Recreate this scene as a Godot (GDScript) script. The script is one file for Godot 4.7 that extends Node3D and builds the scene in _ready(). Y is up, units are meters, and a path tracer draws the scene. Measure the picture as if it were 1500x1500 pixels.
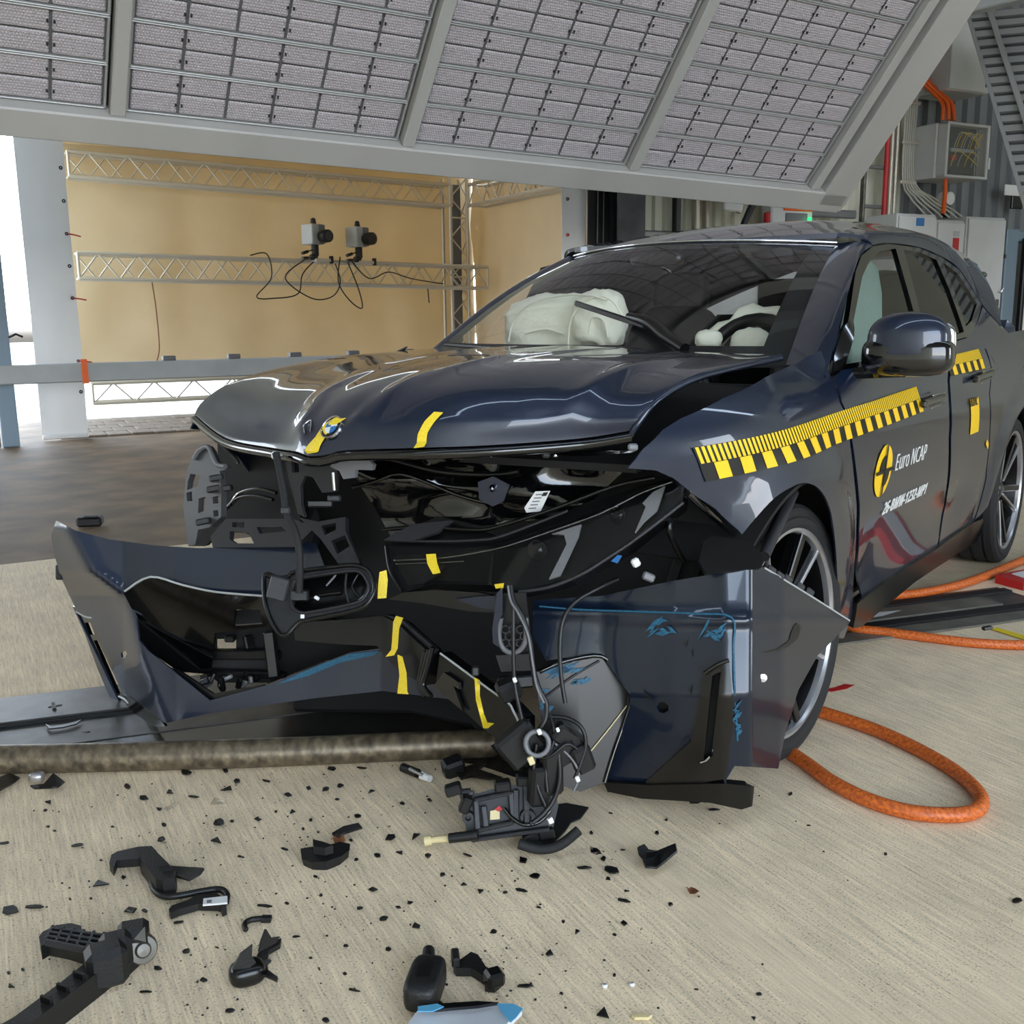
extends Node3D

# ------------------------------------------------------------------ camera and frames
const FOCAL := 1500.0
const EYE := Vector3(0, 1.26, 0)
const PITCH := -0.19
const ROLL := -0.0116
var cam_b: Basis = Basis(Vector3.RIGHT, PITCH) * Basis(Vector3.BACK, ROLL)
var hall_turn := deg_to_rad(28.0)
var hall_b: Basis = Basis(Vector3.UP, deg_to_rad(28.0))
var car_turn := PI / 2 - 0.637
var car_t: Transform3D = Transform3D(Basis(Vector3.UP, PI / 2 - 0.637), Vector3(0.02, 0, -3.28))
var here: Transform3D = Transform3D()      # frame in which surface functions give their points
var rng := RandomNumberGenerator.new()
var M := {}
var used := {}


func ray(x: float, y: float) -> Vector3:
	return cam_b * Vector3((x - 750.0) / FOCAL, -(y - 750.0) / FOCAL, -1.0)

func wp(x: float, y: float, d: float) -> Vector3:          # a point at a distance along the view
	return EYE + ray(x, y) * d

func gp(x: float, y: float, h := 0.0) -> Vector3:          # a point at height h
	var r := ray(x, y)
	return EYE + r * ((h - EYE.y) / r.y)

func cp(x: float, y: float, axis: int, v: float) -> Vector3:   # a point in the car's frame on one of its planes
	var o := car_t.affine_inverse() * EYE
	var r := car_t.basis.inverse() * ray(x, y)
	return o + r * ((v - o[axis]) / r[axis])

func hp(e: float, y: float, a: float) -> Vector3:          # hall frame: e along the track, a away from the camera
	return hall_b * Vector3(e, y, -a)

func shot(p: Vector3) -> Vector2:
	var q := cam_b.inverse() * (p - EYE)
	return Vector2(750.0 - FOCAL * q.x / q.z, 750.0 + FOCAL * q.y / q.z)

func inv(f: Callable, px: Vector2, guess: Vector2) -> Vector2:   # where a surface passes behind a pixel
	var g := guess
	for i in 30:
		var a := shot(here * f.call(g))
		var e := px - a
		if e.length() < 0.02:
			break
		var h := 0.0005
		var du := (shot(here * f.call(g + Vector2(h, 0))) - a) / h
		var dv := (shot(here * f.call(g + Vector2(0, h))) - a) / h
		var det := du.x * dv.y - du.y * dv.x
		if absf(det) < 1.0:
			det = 1.0 if det >= 0 else -1.0
		var s := Vector2((e.x * dv.y - e.y * dv.x) / det, (du.x * e.y - du.y * e.x) / det)
		g += s.limit_length(0.25)
	return g

func invs(f: Callable, pts: Array, guess: Vector2) -> PackedVector2Array:
	var out := PackedVector2Array()
	var g := guess
	for p in pts:
		g = inv(f, p, g)
		out.append(g)
	return out

func V2(a: Array) -> Array:                               # [x, y, x, y ...] to points
	var out := []
	for i in range(0, a.size(), 2):
		out.append(Vector2(a[i], a[i + 1]))
	return out

func pk(a: Array) -> PackedVector2Array:
	var out := PackedVector2Array()
	for p in V2(a):
		out.append(p)
	return out


# ------------------------------------------------------------------ mesh building
class Shape:
	var v := PackedVector3Array()
	var n := PackedVector3Array()
	var uv := PackedVector2Array()

	func tri(a: Vector3, b: Vector3, c: Vector3, na: Vector3, nb: Vector3, nc: Vector3, ua := Vector2(), ub := Vector2(), uc := Vector2()) -> void:
		if (b - a).cross(c - a).dot(na + nb + nc) > 0.0:
			v.append_array([a, c, b]); n.append_array([na, nc, nb]); uv.append_array([ua, uc, ub])
		else:
			v.append_array([a, b, c]); n.append_array([na, nb, nc]); uv.append_array([ua, ub, uc])

	func flat(a: Vector3, b: Vector3, c: Vector3, out: Vector3) -> void:
		var k := (b - a).cross(c - a)
		if k.length_squared() < 1e-16:
			return
		k = k.normalized()
		if k.dot(out) < 0:
			k = -k
		tri(a, b, c, k, k, k, Vector2(a.x, a.y), Vector2(b.x, b.y), Vector2(c.x, c.y))

	func quad(a: Vector3, b: Vector3, c: Vector3, d: Vector3, out: Vector3) -> void:
		flat(a, b, c, out); flat(a, c, d, out)

	func box(c: Vector3, s: Vector3, ch := 0.0, b := Basis()) -> Shape:
		var h := s / 2.0
		ch = minf(ch, minf(h.x, minf(h.y, h.z)) * 0.9)
		var P := func(sx: int, sy: int, sz: int, ax: int) -> Vector3:
			var q := Vector3(sx * (h.x - (ch if ax != 0 else 0.0)), sy * (h.y - (ch if ax != 1 else 0.0)), sz * (h.z - (ch if ax != 2 else 0.0)))
			return c + b * q
		for s1 in [-1, 1]:
			quad(P.call(s1, -1, -1, 0), P.call(s1, 1, -1, 0), P.call(s1, 1, 1, 0), P.call(s1, -1, 1, 0), b * Vector3(s1, 0, 0))
			quad(P.call(-1, s1, -1, 1), P.call(1, s1, -1, 1), P.call(1, s1, 1, 1), P.call(-1, s1, 1, 1), b * Vector3(0, s1, 0))
			quad(P.call(-1, -1, s1, 2), P.call(1, -1, s1, 2), P.call(1, 1, s1, 2), P.call(-1, 1, s1, 2), b * Vector3(0, 0, s1))
			if ch > 0:
				for s2 in [-1, 1]:
					quad(P.call(s1, s2, -1, 0), P.call(s1, s2, 1, 0), P.call(s1, s2, 1, 1), P.call(s1, s2, -1, 1), b * Vector3(s1, s2, 0))
					quad(P.call(-1, s1, s2, 1), P.call(1, s1, s2, 1), P.call(1, s1, s2, 2), P.call(-1, s1, s2, 2), b * Vector3(0, s1, s2))
					quad(P.call(s1, -1, s2, 0), P.call(s1, 1, s2, 0), P.call(s1, 1, s2, 2), P.call(s1, -1, s2, 2), b * Vector3(s1, 0, s2))
					for s3 in [-1, 1]:
						flat(P.call(s1, s2, s3, 0), P.call(s1, s2, s3, 1), P.call(s1, s2, s3, 2), b * Vector3(s1, s2, s3))
		return self

	func bar(a: Vector3, b: Vector3, w: float, h: float, ch := 0.0, up := Vector3.UP) -> Shape:
		var x := (b - a).normalized()
		if absf(x.dot(up)) > 0.97:
			up = Vector3.RIGHT if absf(x.x) < 0.8 else Vector3.BACK
		var z := x.cross(up).normalized()
		var y := z.cross(x)
		return box((a + b) / 2, Vector3(a.distance_to(b), h, w), ch, Basis(x, y, z))

	func tube(pts: Array, r, sides := 8, caps := true) -> Shape:
		var rings := []
		var norms := []
		var up := Vector3.UP
		for i in pts.size():
			var t: Vector3 = (pts[mini(i + 1, pts.size() - 1)] - pts[maxi(i - 1, 0)]).normalized()
			if absf(t.dot(up)) > 0.98 and i == 0:
				up = Vector3.RIGHT
			var x := t.cross(up).normalized()
			var y := x.cross(t).normalized()
			up = y
			var ring := []
			var nn := []
			var rr: float = r[i] if r is Array else r
			for k in sides:
				var d := x * cos(TAU * k / sides) + y * sin(TAU * k / sides)
				ring.append(pts[i] + d * rr); nn.append(d)
			rings.append(ring); norms.append(nn)
		for i in pts.size() - 1:
			for k in sides:
				var l := (k + 1) % sides
				tri(rings[i][k], rings[i + 1][k], rings[i + 1][l], norms[i][k], norms[i + 1][k], norms[i + 1][l], Vector2(i, float(k) / sides), Vector2(i + 1, float(k) / sides), Vector2(i + 1, (k + 1.0) / sides))
				tri(rings[i][k], rings[i + 1][l], rings[i][l], norms[i][k], norms[i + 1][l], norms[i][l], Vector2(i, float(k) / sides), Vector2(i + 1, (k + 1.0) / sides), Vector2(i, (k + 1.0) / sides))
		if caps and pts.size() > 1:
			for e in [0, pts.size() - 1]:
				var o: Vector3 = (pts[0] - pts[1]) if e == 0 else (pts[e] - pts[e - 1])
				for k in range(1, sides - 1):
					flat(rings[e][0], rings[e][k], rings[e][k + 1], o)
		return self

	func lathe(prof: Array, xf: Transform3D, sides := 32) -> Shape:     # Vector2(radius, height along xf's y)
		for i in prof.size() - 1:
			var a: Vector2 = prof[i]
			var b: Vector2 = prof[i + 1]
			var t := (b - a)
			if t.length() < 1e-7:
				continue
			var m := Vector2(t.y, -t.x).normalized()
			for k in sides:
				var c := TAU * k / sides
				var d := TAU * (k + 1) / sides
				var P := func(p: Vector2, w: float) -> Vector3: return xf * Vector3(p.x * cos(w), p.y, p.x * sin(w))
				var N := func(w: float) -> Vector3: return (xf.basis * Vector3(m.x * cos(w), m.y, m.x * sin(w))).normalized()
				tri(P.call(a, c), P.call(b, c), P.call(b, d), N.call(c), N.call(c), N.call(d))
				tri(P.call(a, c), P.call(b, d), P.call(a, d), N.call(c), N.call(d), N.call(d))
		return self

	func prism(poly: PackedVector2Array, xf: Transform3D, d: float, ch := 0.0) -> Shape:    # a flat shape with thickness along xf's z
		if Geometry2D.is_polygon_clockwise(poly):
			poly = poly.duplicate(); poly.reverse()
		var k := poly.size()
		var inner := PackedVector2Array()
		for i in k:
			var e1 := (poly[i] - poly[(i + k - 1) % k]).normalized()
			var e2 := (poly[(i + 1) % k] - poly[i]).normalized()
			var m := (Vector2(-e1.y, e1.x) + Vector2(-e2.y, e2.x))
			m = m.normalized() / maxf(0.35, m.length() / 2.0) if m.length() > 0.01 else Vector2()
			inner.append(poly[i] + m * ch)
		var top := inner if ch > 0 else poly
		var id := Geometry2D.triangulate_polygon(top)
		if id.is_empty():
			top = poly; id = Geometry2D.triangulate_polygon(top); ch = 0.0
		var z := xf.basis.z.normalized()
		for i in range(0, id.size(), 3):
			flat(xf * Vector3(top[id[i]].x, top[id[i]].y, d), xf * Vector3(top[id[i + 1]].x, top[id[i + 1]].y, d), xf * Vector3(top[id[i + 2]].x, top[id[i + 2]].y, d), z)
		id = Geometry2D.triangulate_polygon(poly)
		for i in range(0, id.size(), 3):
			flat(xf * Vector3(poly[id[i]].x, poly[id[i]].y, 0), xf * Vector3(poly[id[i + 1]].x, poly[id[i + 1]].y, 0), xf * Vector3(poly[id[i + 2]].x, poly[id[i + 2]].y, 0), -z)
		for i in k:
			var j := (i + 1) % k
			var e := poly[j] - poly[i]
			var o := xf.basis * Vector3(e.y, -e.x, 0)
			quad(xf * Vector3(poly[i].x, poly[i].y, 0), xf * Vector3(poly[j].x, poly[j].y, 0), xf * Vector3(poly[j].x, poly[j].y, d - ch), xf * Vector3(poly[i].x, poly[i].y, d - ch), o)
			if ch > 0:
				quad(xf * Vector3(poly[i].x, poly[i].y, d - ch), xf * Vector3(poly[j].x, poly[j].y, d - ch), xf * Vector3(top[j].x, top[j].y, d), xf * Vector3(top[i].x, top[i].y, d), o.normalized() + z)
		return self

	func grid(rows: Array, thick := 0.0, hint := Vector3.UP, closed := false) -> Shape:      # a smooth surface through rows of points
		var R := rows.size()
		var C: int = rows[0].size()
		var N := []
		for i in R:
			var l := []
			for j in C:
				var a: Vector3 = rows[mini(i + 1, R - 1)][j] - rows[maxi(i - 1, 0)][j]
				var b: Vector3 = (rows[i][(j + 1) % C] - rows[i][(j + C - 1) % C]) if closed else (rows[i][mini(j + 1, C - 1)] - rows[i][maxi(j - 1, 0)])
				l.append(a.cross(b).normalized())
			N.append(l)
		var s := 0.0
		for i in R:
			for j in C:
				s += N[i][j].dot(hint)
		var sg := -1.0 if s < 0 else 1.0
		if closed:
			var mid := Vector3()
			for i in R:
				for j in C:
					mid += rows[i][j] / (R * C)
			s = 0.0
			for i in R:
				for j in C:
					s += N[i][j].dot(rows[i][j] - mid)
			sg = -1.0 if s < 0 else 1.0
		for i in R - 1:
			for j in (C if closed else C - 1):
				var k := (j + 1) % C
				var q := [[i, j], [i + 1, j], [i + 1, k], [i, k]]
				for t in [[0, 1, 2], [0, 2, 3]]:
					var p := []
					var m := []
					var u := []
					for w in t:
						p.append(rows[q[w][0]][q[w][1]]); m.append(N[q[w][0]][q[w][1]] * sg); u.append(Vector2(float(q[w][1]) / (C - 1), float(q[w][0]) / (R - 1)))
					tri(p[0], p[1], p[2], m[0], m[1], m[2], u[0], u[1], u[2])
					if thick > 0:
						tri(p[0] - m[0] * thick, p[1] - m[1] * thick, p[2] - m[2] * thick, -m[0], -m[1], -m[2], u[0], u[1], u[2])
		if thick > 0 and not closed:
			var edge := []
			for j in C: edge.append([0, j])
			for i in range(1, R): edge.append([i, C - 1])
			for j in range(C - 2, -1, -1): edge.append([R - 1, j])
			for i in range(R - 2, -1, -1): edge.append([i, 0])
			for k in edge.size() - 1:
				var a: Vector3 = rows[edge[k][0]][edge[k][1]]
				var b: Vector3 = rows[edge[k + 1][0]][edge[k + 1][1]]
				var na: Vector3 = N[edge[k][0]][edge[k][1]] * sg * thick
				var nb: Vector3 = N[edge[k + 1][0]][edge[k + 1][1]] * sg * thick
				quad(a, b, b - nb, a - na, (b - a).cross(na))
		return self

	func skin(f: Callable, poly: PackedVector2Array, cell: float, thick := 0.004, sg := 1.0, holes := [], h := 0.001) -> Shape:     # a cut-out of a curved surface, with thickness
		if Geometry2D.is_polygon_clockwise(poly):
			poly = poly.duplicate(); poly.reverse()
		var lo := poly[0]
		var hi := poly[0]
		for p in poly:
			lo = lo.min(p); hi = hi.max(p)
		var PN := func(p: Vector2) -> Array:
			var q: Vector3 = f.call(p)
			var a: Vector3 = f.call(p + Vector2(h, 0)) - f.call(p - Vector2(h, 0))
			var b: Vector3 = f.call(p + Vector2(0, h)) - f.call(p - Vector2(0, h))
			return [q, a.cross(b).normalized() * sg]
		for i in ceili((hi.x - lo.x) / cell):
			for j in ceili((hi.y - lo.y) / cell):
				var o := lo + Vector2(i, j) * cell
				var sq := PackedVector2Array([o, o + Vector2(cell, 0), o + Vector2(cell, cell), o + Vector2(0, cell)])
				var bits := Geometry2D.intersect_polygons(sq, poly)
				for hole in holes:
					var nextb: Array[PackedVector2Array] = []
					for b in bits:
						nextb.append_array(Geometry2D.clip_polygons(b, hole))
					bits = nextb
				for b in bits:
					if Geometry2D.is_polygon_clockwise(b):
						continue
					var id := Geometry2D.triangulate_polygon(b)
					var pn := []
					for p in b:
						pn.append(PN.call(p))
					for k in range(0, id.size(), 3):
						var A: Array = pn[id[k]]
						var B: Array = pn[id[k + 1]]
						var D: Array = pn[id[k + 2]]
						tri(A[0], B[0], D[0], A[1], B[1], D[1], b[id[k]], b[id[k + 1]], b[id[k + 2]])
						if thick > 0:
							tri(A[0] - A[1] * thick, B[0] - B[1] * thick, D[0] - D[1] * thick, -A[1], -B[1], -D[1], b[id[k]], b[id[k + 1]], b[id[k + 2]])
		if thick > 0:
			for ring in [poly] + holes:
				for k in ring.size():
					var p: Vector2 = ring[k]
					var q: Vector2 = ring[(k + 1) % ring.size()]
					var m := maxi(1, ceili(p.distance_to(q) / cell))
					for i in m:
						var A: Array = PN.call(p.lerp(q, float(i) / m))
						var B: Array = PN.call(p.lerp(q, (i + 1.0) / m))
						quad(A[0], B[0], B[0] - B[1] * thick, A[0] - A[1] * thick, (B[0] - A[0]).cross(A[1]) * sg * (-1.0 if ring != poly else 1.0))
		return self

	func blob(c: Vector3, s: Vector3, b := Basis(), power := 1.0, sides := 24, bump = null) -> Shape:    # a rounded lump; power under 1 squares it
		var rows := []
		for i in sides / 2 + 1:
			var la := PI * i / (sides / 2) - PI / 2
			var row := []
			for j in sides:
				var lo := TAU * j / sides
				var P := func(w: float) -> float: return signf(w) * pow(absf(w), power)
				var q := Vector3(P.call(cos(la)) * P.call(cos(lo)), P.call(sin(la)), P.call(cos(la)) * P.call(sin(lo)))
				if bump != null:
					q *= bump.call(q)
				row.append(c + b * (q * s))
			rows.append(row)
		return grid(rows, 0.0, Vector3.UP, true)

	func mesh() -> ArrayMesh:
		var a := []
		a.resize(Mesh.ARRAY_MAX)
		a[Mesh.ARRAY_VERTEX] = v
		a[Mesh.ARRAY_NORMAL] = n
		a[Mesh.ARRAY_TEX_UV] = uv
		var m := ArrayMesh.new()
		m.add_surface_from_arrays(Mesh.PRIMITIVE_TRIANGLES, a)
		return m


func curve(pts: Array, per := 6) -> Array:                 # a smooth line through points
	var out := []
	for i in pts.size() - 1:
		var a: Vector3 = pts[maxi(i - 1, 0)]
		var b: Vector3 = pts[i]
		var c: Vector3 = pts[i + 1]
		var d: Vector3 = pts[mini(i + 2, pts.size() - 1)]
		for k in per:
			out.append(b.cubic_interpolate(c, a, d, float(k) / per))
	out.append(pts[-1])
	return out


# ------------------------------------------------------------------ naming
func numbered(called: String) -> String:
	var k: int = used.get(called, 0)
	used[called] = k + 1
	return called if k == 0 else "%s_%03d" % [called, k]

func tag(o: Node, label: String, category: String, group := "") -> Node:
	o.set_meta("label", label); o.set_meta("category", category)
	if group:
		o.set_meta("group", group)
	return o

func thing(called: String, label: String, category: String, at := Vector3.ZERO, turn := 0.0, group := "") -> Node3D:
	var o := Node3D.new()
	o.name = numbered(called)
	add_child(o)
	o.position = at; o.rotation.y = turn
	tag(o, label, category, group)
	return o

func part(called: String, s, m: Material, parent: Node3D, xf := Transform3D()) -> MeshInstance3D:
	var o := MeshInstance3D.new()
	o.name = called
	o.mesh = s.mesh() if s is Shape else s
	o.material_override = m
	o.transform = xf
	parent.add_child(o, true)
	return o

func wpart(called: String, s, m: Material, parent: Node3D) -> MeshInstance3D:    # a part whose shape was made in the world's frame
	return part(called, s, m, parent, parent.transform.affine_inverse() if parent.get_parent() == self else Transform3D())

func solo(called: String, s, m: Material, label: String, category: String, group := "", at := Vector3.ZERO, turn := 0.0) -> MeshInstance3D:
	var o := MeshInstance3D.new()
	o.name = numbered(called)
	o.mesh = s.mesh() if s is Shape else s
	o.material_override = m
	o.position = at; o.rotation.y = turn
	add_child(o)
	tag(o, label, category, group)
	return o

func struct(called: String, s, m: Material, at := Vector3.ZERO, turn := 0.0, label := "") -> MeshInstance3D:
	var o := MeshInstance3D.new()
	o.name = numbered(called)
	o.mesh = s.mesh() if s is Shape else s
	o.material_override = m
	o.position = at; o.rotation.y = turn
	o.set_meta("kind", "structure")
	if label: o.set_meta("label", label)
	add_child(o)
	return o


# ------------------------------------------------------------------ materials
func mat(c: Color, rough := 0.6, metal := 0.0, coat := 0.0) -> StandardMaterial3D:
	var m := StandardMaterial3D.new()
	m.albedo_color = c
	m.roughness = rough
	m.metallic = metal
	if coat > 0:
		m.clearcoat_enabled = true
		m.clearcoat = coat
		m.clearcoat_roughness = 0.03
	return m

func glass(c: Color, alpha: float) -> StandardMaterial3D:
	var m := mat(c, 0.02)
	m.albedo_color = Color(c.r, c.g, c.b, alpha)
	m.transparency = BaseMaterial3D.TRANSPARENCY_ALPHA
	return m

func noise(freq: float, seed_: int, oct := 3, type := FastNoiseLite.TYPE_SIMPLEX_SMOOTH) -> FastNoiseLite:
	var n := FastNoiseLite.new()
	n.noise_type = type
	n.frequency = freq
	n.seed = seed_
	n.fractal_octaves = oct
	return n

func stained(m: StandardMaterial3D, a: Color, b: Color, scale: float, seed_: int, size := 256, freq := 0.02, oct := 4) -> StandardMaterial3D:
	var im := Image.create(size, size, false, Image.FORMAT_RGB8)
	var src := noise(freq, seed_, oct).get_seamless_image(size, size)
	for y in size:
		for x in size:
			im.set_pixel(x, y, a.lerp(b, src.get_pixel(x, y).r))
	m.albedo_texture = ImageTexture.create_from_image(im)
	m.uv1_triplanar = true
	m.uv1_scale = Vector3.ONE * scale
	return m

func grained(m: StandardMaterial3D, scale: float, seed_: int, depth := 0.5, freq := 0.1) -> StandardMaterial3D:
	var t := NoiseTexture2D.new()
	t.width = 256; t.height = 256; t.seamless = true; t.as_normal_map = true; t.bump_strength = 4.0
	t.noise = noise(freq, seed_, 3)
	m.normal_enabled = true
	m.normal_texture = t
	m.normal_scale = depth
	m.uv1_triplanar = true
	m.uv1_scale = Vector3.ONE * scale
	return m

func floor_image(size: int, base: Color, streak: float, seed_: int) -> Image:
	# broom finish: fine lines that run along v, over soft blotches and dark specks
	var lines := noise(0.11, seed_, 3).get_seamless_image(size, 32)
	lines.resize(size, size, Image.INTERPOLATE_CUBIC)
	var fine := noise(0.30, seed_ + 9, 2).get_seamless_image(size, 64)
	fine.resize(size, size, Image.INTERPOLATE_CUBIC)
	var blot := noise(0.006, seed_ + 1, 4).get_seamless_image(size, size)
	var grit := noise(0.25, seed_ + 2, 2).get_seamless_image(size, size)
	for k in [lines, fine, blot, grit]:
		k.convert(Image.FORMAT_L8)
	var L: PackedByteArray = lines.get_data()
	var Fi: PackedByteArray = fine.get_data()
	var Bl: PackedByteArray = blot.get_data()
	var G: PackedByteArray = grit.get_data()
	var out := PackedByteArray()
	out.resize(size * size * 3)
	for i in size * size:
		var k := 1.0 + (L[i] - 128) / 128.0 * 0.06 * streak + (Fi[i] - 128) / 128.0 * 0.09 * streak + (Bl[i] - 128) / 128.0 * 0.045 + (G[i] - 128) / 128.0 * 0.07
		if Fi[i] < 62 and G[i] < 105:
			k *= 0.80
		if G[i] < 48:
			k *= 0.70
		out[i * 3] = clampi(int(base.r * 255 * k), 0, 255)
		out[i * 3 + 1] = clampi(int(base.g * 255 * k), 0, 255)
		out[i * 3 + 2] = clampi(int(base.b * 255 * (k * 0.97 + 0.03)), 0, 255)
	return Image.create_from_data(size, size, false, Image.FORMAT_RGB8, out)

func textured(im: Image, rough: float, scale: float, bump := 0.0) -> StandardMaterial3D:
	var m := mat(Color.WHITE, rough)
	m.albedo_texture = ImageTexture.create_from_image(im)
	if bump > 0:
		var b: Image = im.duplicate()
		b.bump_map_to_normal_map(bump)
		m.normal_enabled = true
		m.normal_texture = ImageTexture.create_from_image(b)
	m.uv1_triplanar = true
	m.uv1_scale = Vector3.ONE * scale
	return m

func make_materials() -> void:
	M.paint = mat(Color(0.045, 0.10, 0.19), 0.4, 0.25, 1.0)
	M.paint_dull = mat(Color(0.045, 0.09, 0.155), 0.3, 0.15, 0.6)
	M.black = grained(mat(Color(0.045, 0.045, 0.048), 0.5), 6.0, 3, 0.25)
	M.gloss = mat(Color(0.02, 0.02, 0.023), 0.12, 0.0, 0.8)
	M.trim = mat(Color(0.03, 0.03, 0.033), 0.28)
	M.matte_black = mat(Color(0.02, 0.02, 0.022), 0.75)  # plain matte black for liners, grooves and backings
	M.grey_plastic = grained(mat(Color(0.13, 0.13, 0.14), 0.5), 8.0, 4, 0.3)
	M.hex = stained(mat(Color.WHITE, 0.3), Color(0.06, 0.054, 0.048), Color(0.11, 0.10, 0.085), 3.0, 5)
	M.teal = stained(mat(Color.WHITE, 0.6), Color(0.05, 0.22, 0.32), Color(0.16, 0.42, 0.52), 14.0, 6, 128, 0.06)
	M.rubber = grained(mat(Color(0.075, 0.075, 0.078), 0.75), 5.0, 8, 0.4)
	M.silver = mat(Color(0.75, 0.75, 0.76), 0.28, 0.85)
	M.chrome = mat(Color(0.85, 0.85, 0.86), 0.1, 1.0)
	M.steel = stained(mat(Color.WHITE, 0.45, 0.75), Color(0.30, 0.29, 0.27), Color(0.50, 0.49, 0.46), 1.5, 12)
	M.pipe = stained(mat(Color.WHITE, 0.42, 0.5), Color(0.22, 0.195, 0.16), Color(0.60, 0.54, 0.44), 3.0, 13, 256, 0.03, 5)
	M.alu = mat(Color(0.76, 0.73, 0.67), 0.42, 0.4)
	M.grey_paint = stained(mat(Color.WHITE, 0.5), Color(0.62, 0.63, 0.62), Color(0.68, 0.69, 0.68), 0.7, 14, 128)
	M.panel_paint = stained(mat(Color.WHITE, 0.45), Color(0.63, 0.62, 0.60), Color(0.68, 0.67, 0.65), 0.5, 15, 128)
	M.tray = mat(Color(0.40, 0.40, 0.40), 0.5, 0.2)
	M.tray_edge = mat(Color(0.66, 0.66, 0.65), 0.4, 0.4)
	M.white = mat(Color(0.85, 0.85, 0.84), 0.45)
	M.cabinet = stained(mat(Color.WHITE, 0.45), Color(0.73, 0.73, 0.72), Color(0.78, 0.78, 0.77), 0.8, 16, 128)
	M.yellow = mat(Color(0.93, 0.76, 0.10), 0.45)
	M.tape = stained(mat(Color.WHITE, 0.5), Color(0.84, 0.72, 0.12), Color(0.95, 0.84, 0.22), 20.0, 17, 64, 0.1)
	M.mark = mat(Color(0.025, 0.025, 0.028), 0.4)
	M.orange = stained(mat(Color.WHITE, 0.5), Color(0.50, 0.20, 0.07), Color(0.98, 0.52, 0.18), 7.0, 18, 256, 0.045, 4)
	M.orange_clean = mat(Color(0.90, 0.38, 0.08), 0.5)
	M.wire = mat(Color(0.04, 0.04, 0.045), 0.45)
	M.wire_grey = mat(Color(0.40, 0.40, 0.41), 0.45)
	M.cable_white = mat(Color(0.72, 0.71, 0.66), 0.5)
	M.cream = mat(Color(0.80, 0.74, 0.56), 0.5)
	M.red = mat(Color(0.70, 0.12, 0.12), 0.5)
	M.green = mat(Color(0.03, 0.33, 0.18), 0.4)
	M.blue = mat(Color(0.16, 0.40, 0.62), 0.5)
	M.pale_blue = mat(Color(0.33, 0.60, 0.74), 0.5)
	M.light_guide = mat(Color(0.78, 0.78, 0.79), 0.4)
	M.rib = mat(Color(0.56, 0.56, 0.55), 0.55, 0.1)
	M.bright_trim = mat(Color(0.86, 0.87, 0.89), 0.3, 0.3)
	M.wet = mat(Color(0.17, 0.16, 0.15), 0.22)  # wet floor colour, darkened for the shade under the bumper
	M.bag = grained(mat(Color(0.93, 0.93, 0.84), 0.75), 5.0, 21, 0.5, 0.03)
	M.bag.rim_enabled = true; M.bag.rim = 0.3
	M.curtain = grained(mat(Color(0.60, 0.72, 0.66), 0.8), 3.0, 22, 0.5, 0.02)
	M.glass = glass(Color(0.02, 0.025, 0.025), 0.07)
	M.side_glass = glass(Color(0.02, 0.022, 0.022), 0.28)
	M.tinted = glass(Color(0.01, 0.01, 0.012), 0.80)
	M.lens = glass(Color(0.03, 0.03, 0.033), 0.25)
	M.cloth = stained(mat(Color.WHITE, 0.85), Color(0.77, 0.72, 0.62), Color(0.80, 0.75, 0.65), 0.35, 24, 128)
	M.cloth.backlight_enabled = true; M.cloth.backlight = Color(0.80, 0.75, 0.65)
	M.white_cloth = grained(mat(Color(0.90, 0.89, 0.87), 0.5), 0.7, 25, 0.25, 0.015)
	M.white_cloth.backlight_enabled = true; M.white_cloth.backlight = Color(0.6, 0.6, 0.6)
	M.brown = mat(Color(0.42, 0.24, 0.12), 0.7)
	M.leaf = mat(Color(0.55, 0.33, 0.18), 0.7)
	M.dark_steel = stained(mat(Color.WHITE, 0.55, 0.4), Color(0.24, 0.24, 0.25), Color(0.36, 0.36, 0.37), 1.0, 27, 128)
	M.blue_grey = mat(Color(0.47, 0.54, 0.59), 0.5, 0.1)
	M.mid_grey = mat(Color(0.24, 0.24, 0.24), 0.5)
	var lensim := Image.create(128, 128, false, Image.FORMAT_RGB8)
	var bump := Image.create(128, 128, false, Image.FORMAT_RGB8)
	for y in 128:
		for x in 128:
			var a := fposmod(x / 16.0 + (0.5 if (y / 16) % 2 else 0.0), 1.0) - 0.5
			var b := fposmod(y / 16.0, 1.0) - 0.5
			var d := maxf(0.0, 1.0 - sqrt(a * a * 3.2 + b * b * 5.0) * 1.5)
			bump.set_pixel(x, y, Color(d, d, d))
			lensim.set_pixel(x, y, Color(0.66, 0.63, 0.64).lerp(Color(0.98, 0.95, 0.96), smoothstep(0.15, 0.65, d)))  # light and dark dots put the prism glints into the colour
	bump.bump_map_to_normal_map(6.0)
	M.prism = mat(Color.WHITE, 0.3, 0.0)
	M.prism.albedo_texture = ImageTexture.create_from_image(lensim)
	M.prism.normal_enabled = true
	M.prism.normal_texture = ImageTexture.create_from_image(bump)
	M.prism.uv1_triplanar = true
	M.prism.uv1_scale = Vector3.ONE * 9.0
	M.concrete = textured(floor_image(1536, Color(0.87, 0.79, 0.665), 1.0, 31), 0.72, 0.42, 1.2)
	M.asphalt = stained(mat(Color.WHITE, 0.7), Color(0.33, 0.265, 0.19), Color(0.52, 0.43, 0.32), 0.3, 33, 512, 0.012, 5)
	M.outside = stained(mat(Color.WHITE, 0.9), Color(0.70, 0.69, 0.66), Color(0.78, 0.77, 0.74), 0.3, 34, 128)
	M.paver = stained(mat(Color.WHITE, 0.85), Color(0.36, 0.31, 0.26), Color(0.52, 0.46, 0.39), 1.2, 35, 256, 0.03)
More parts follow.
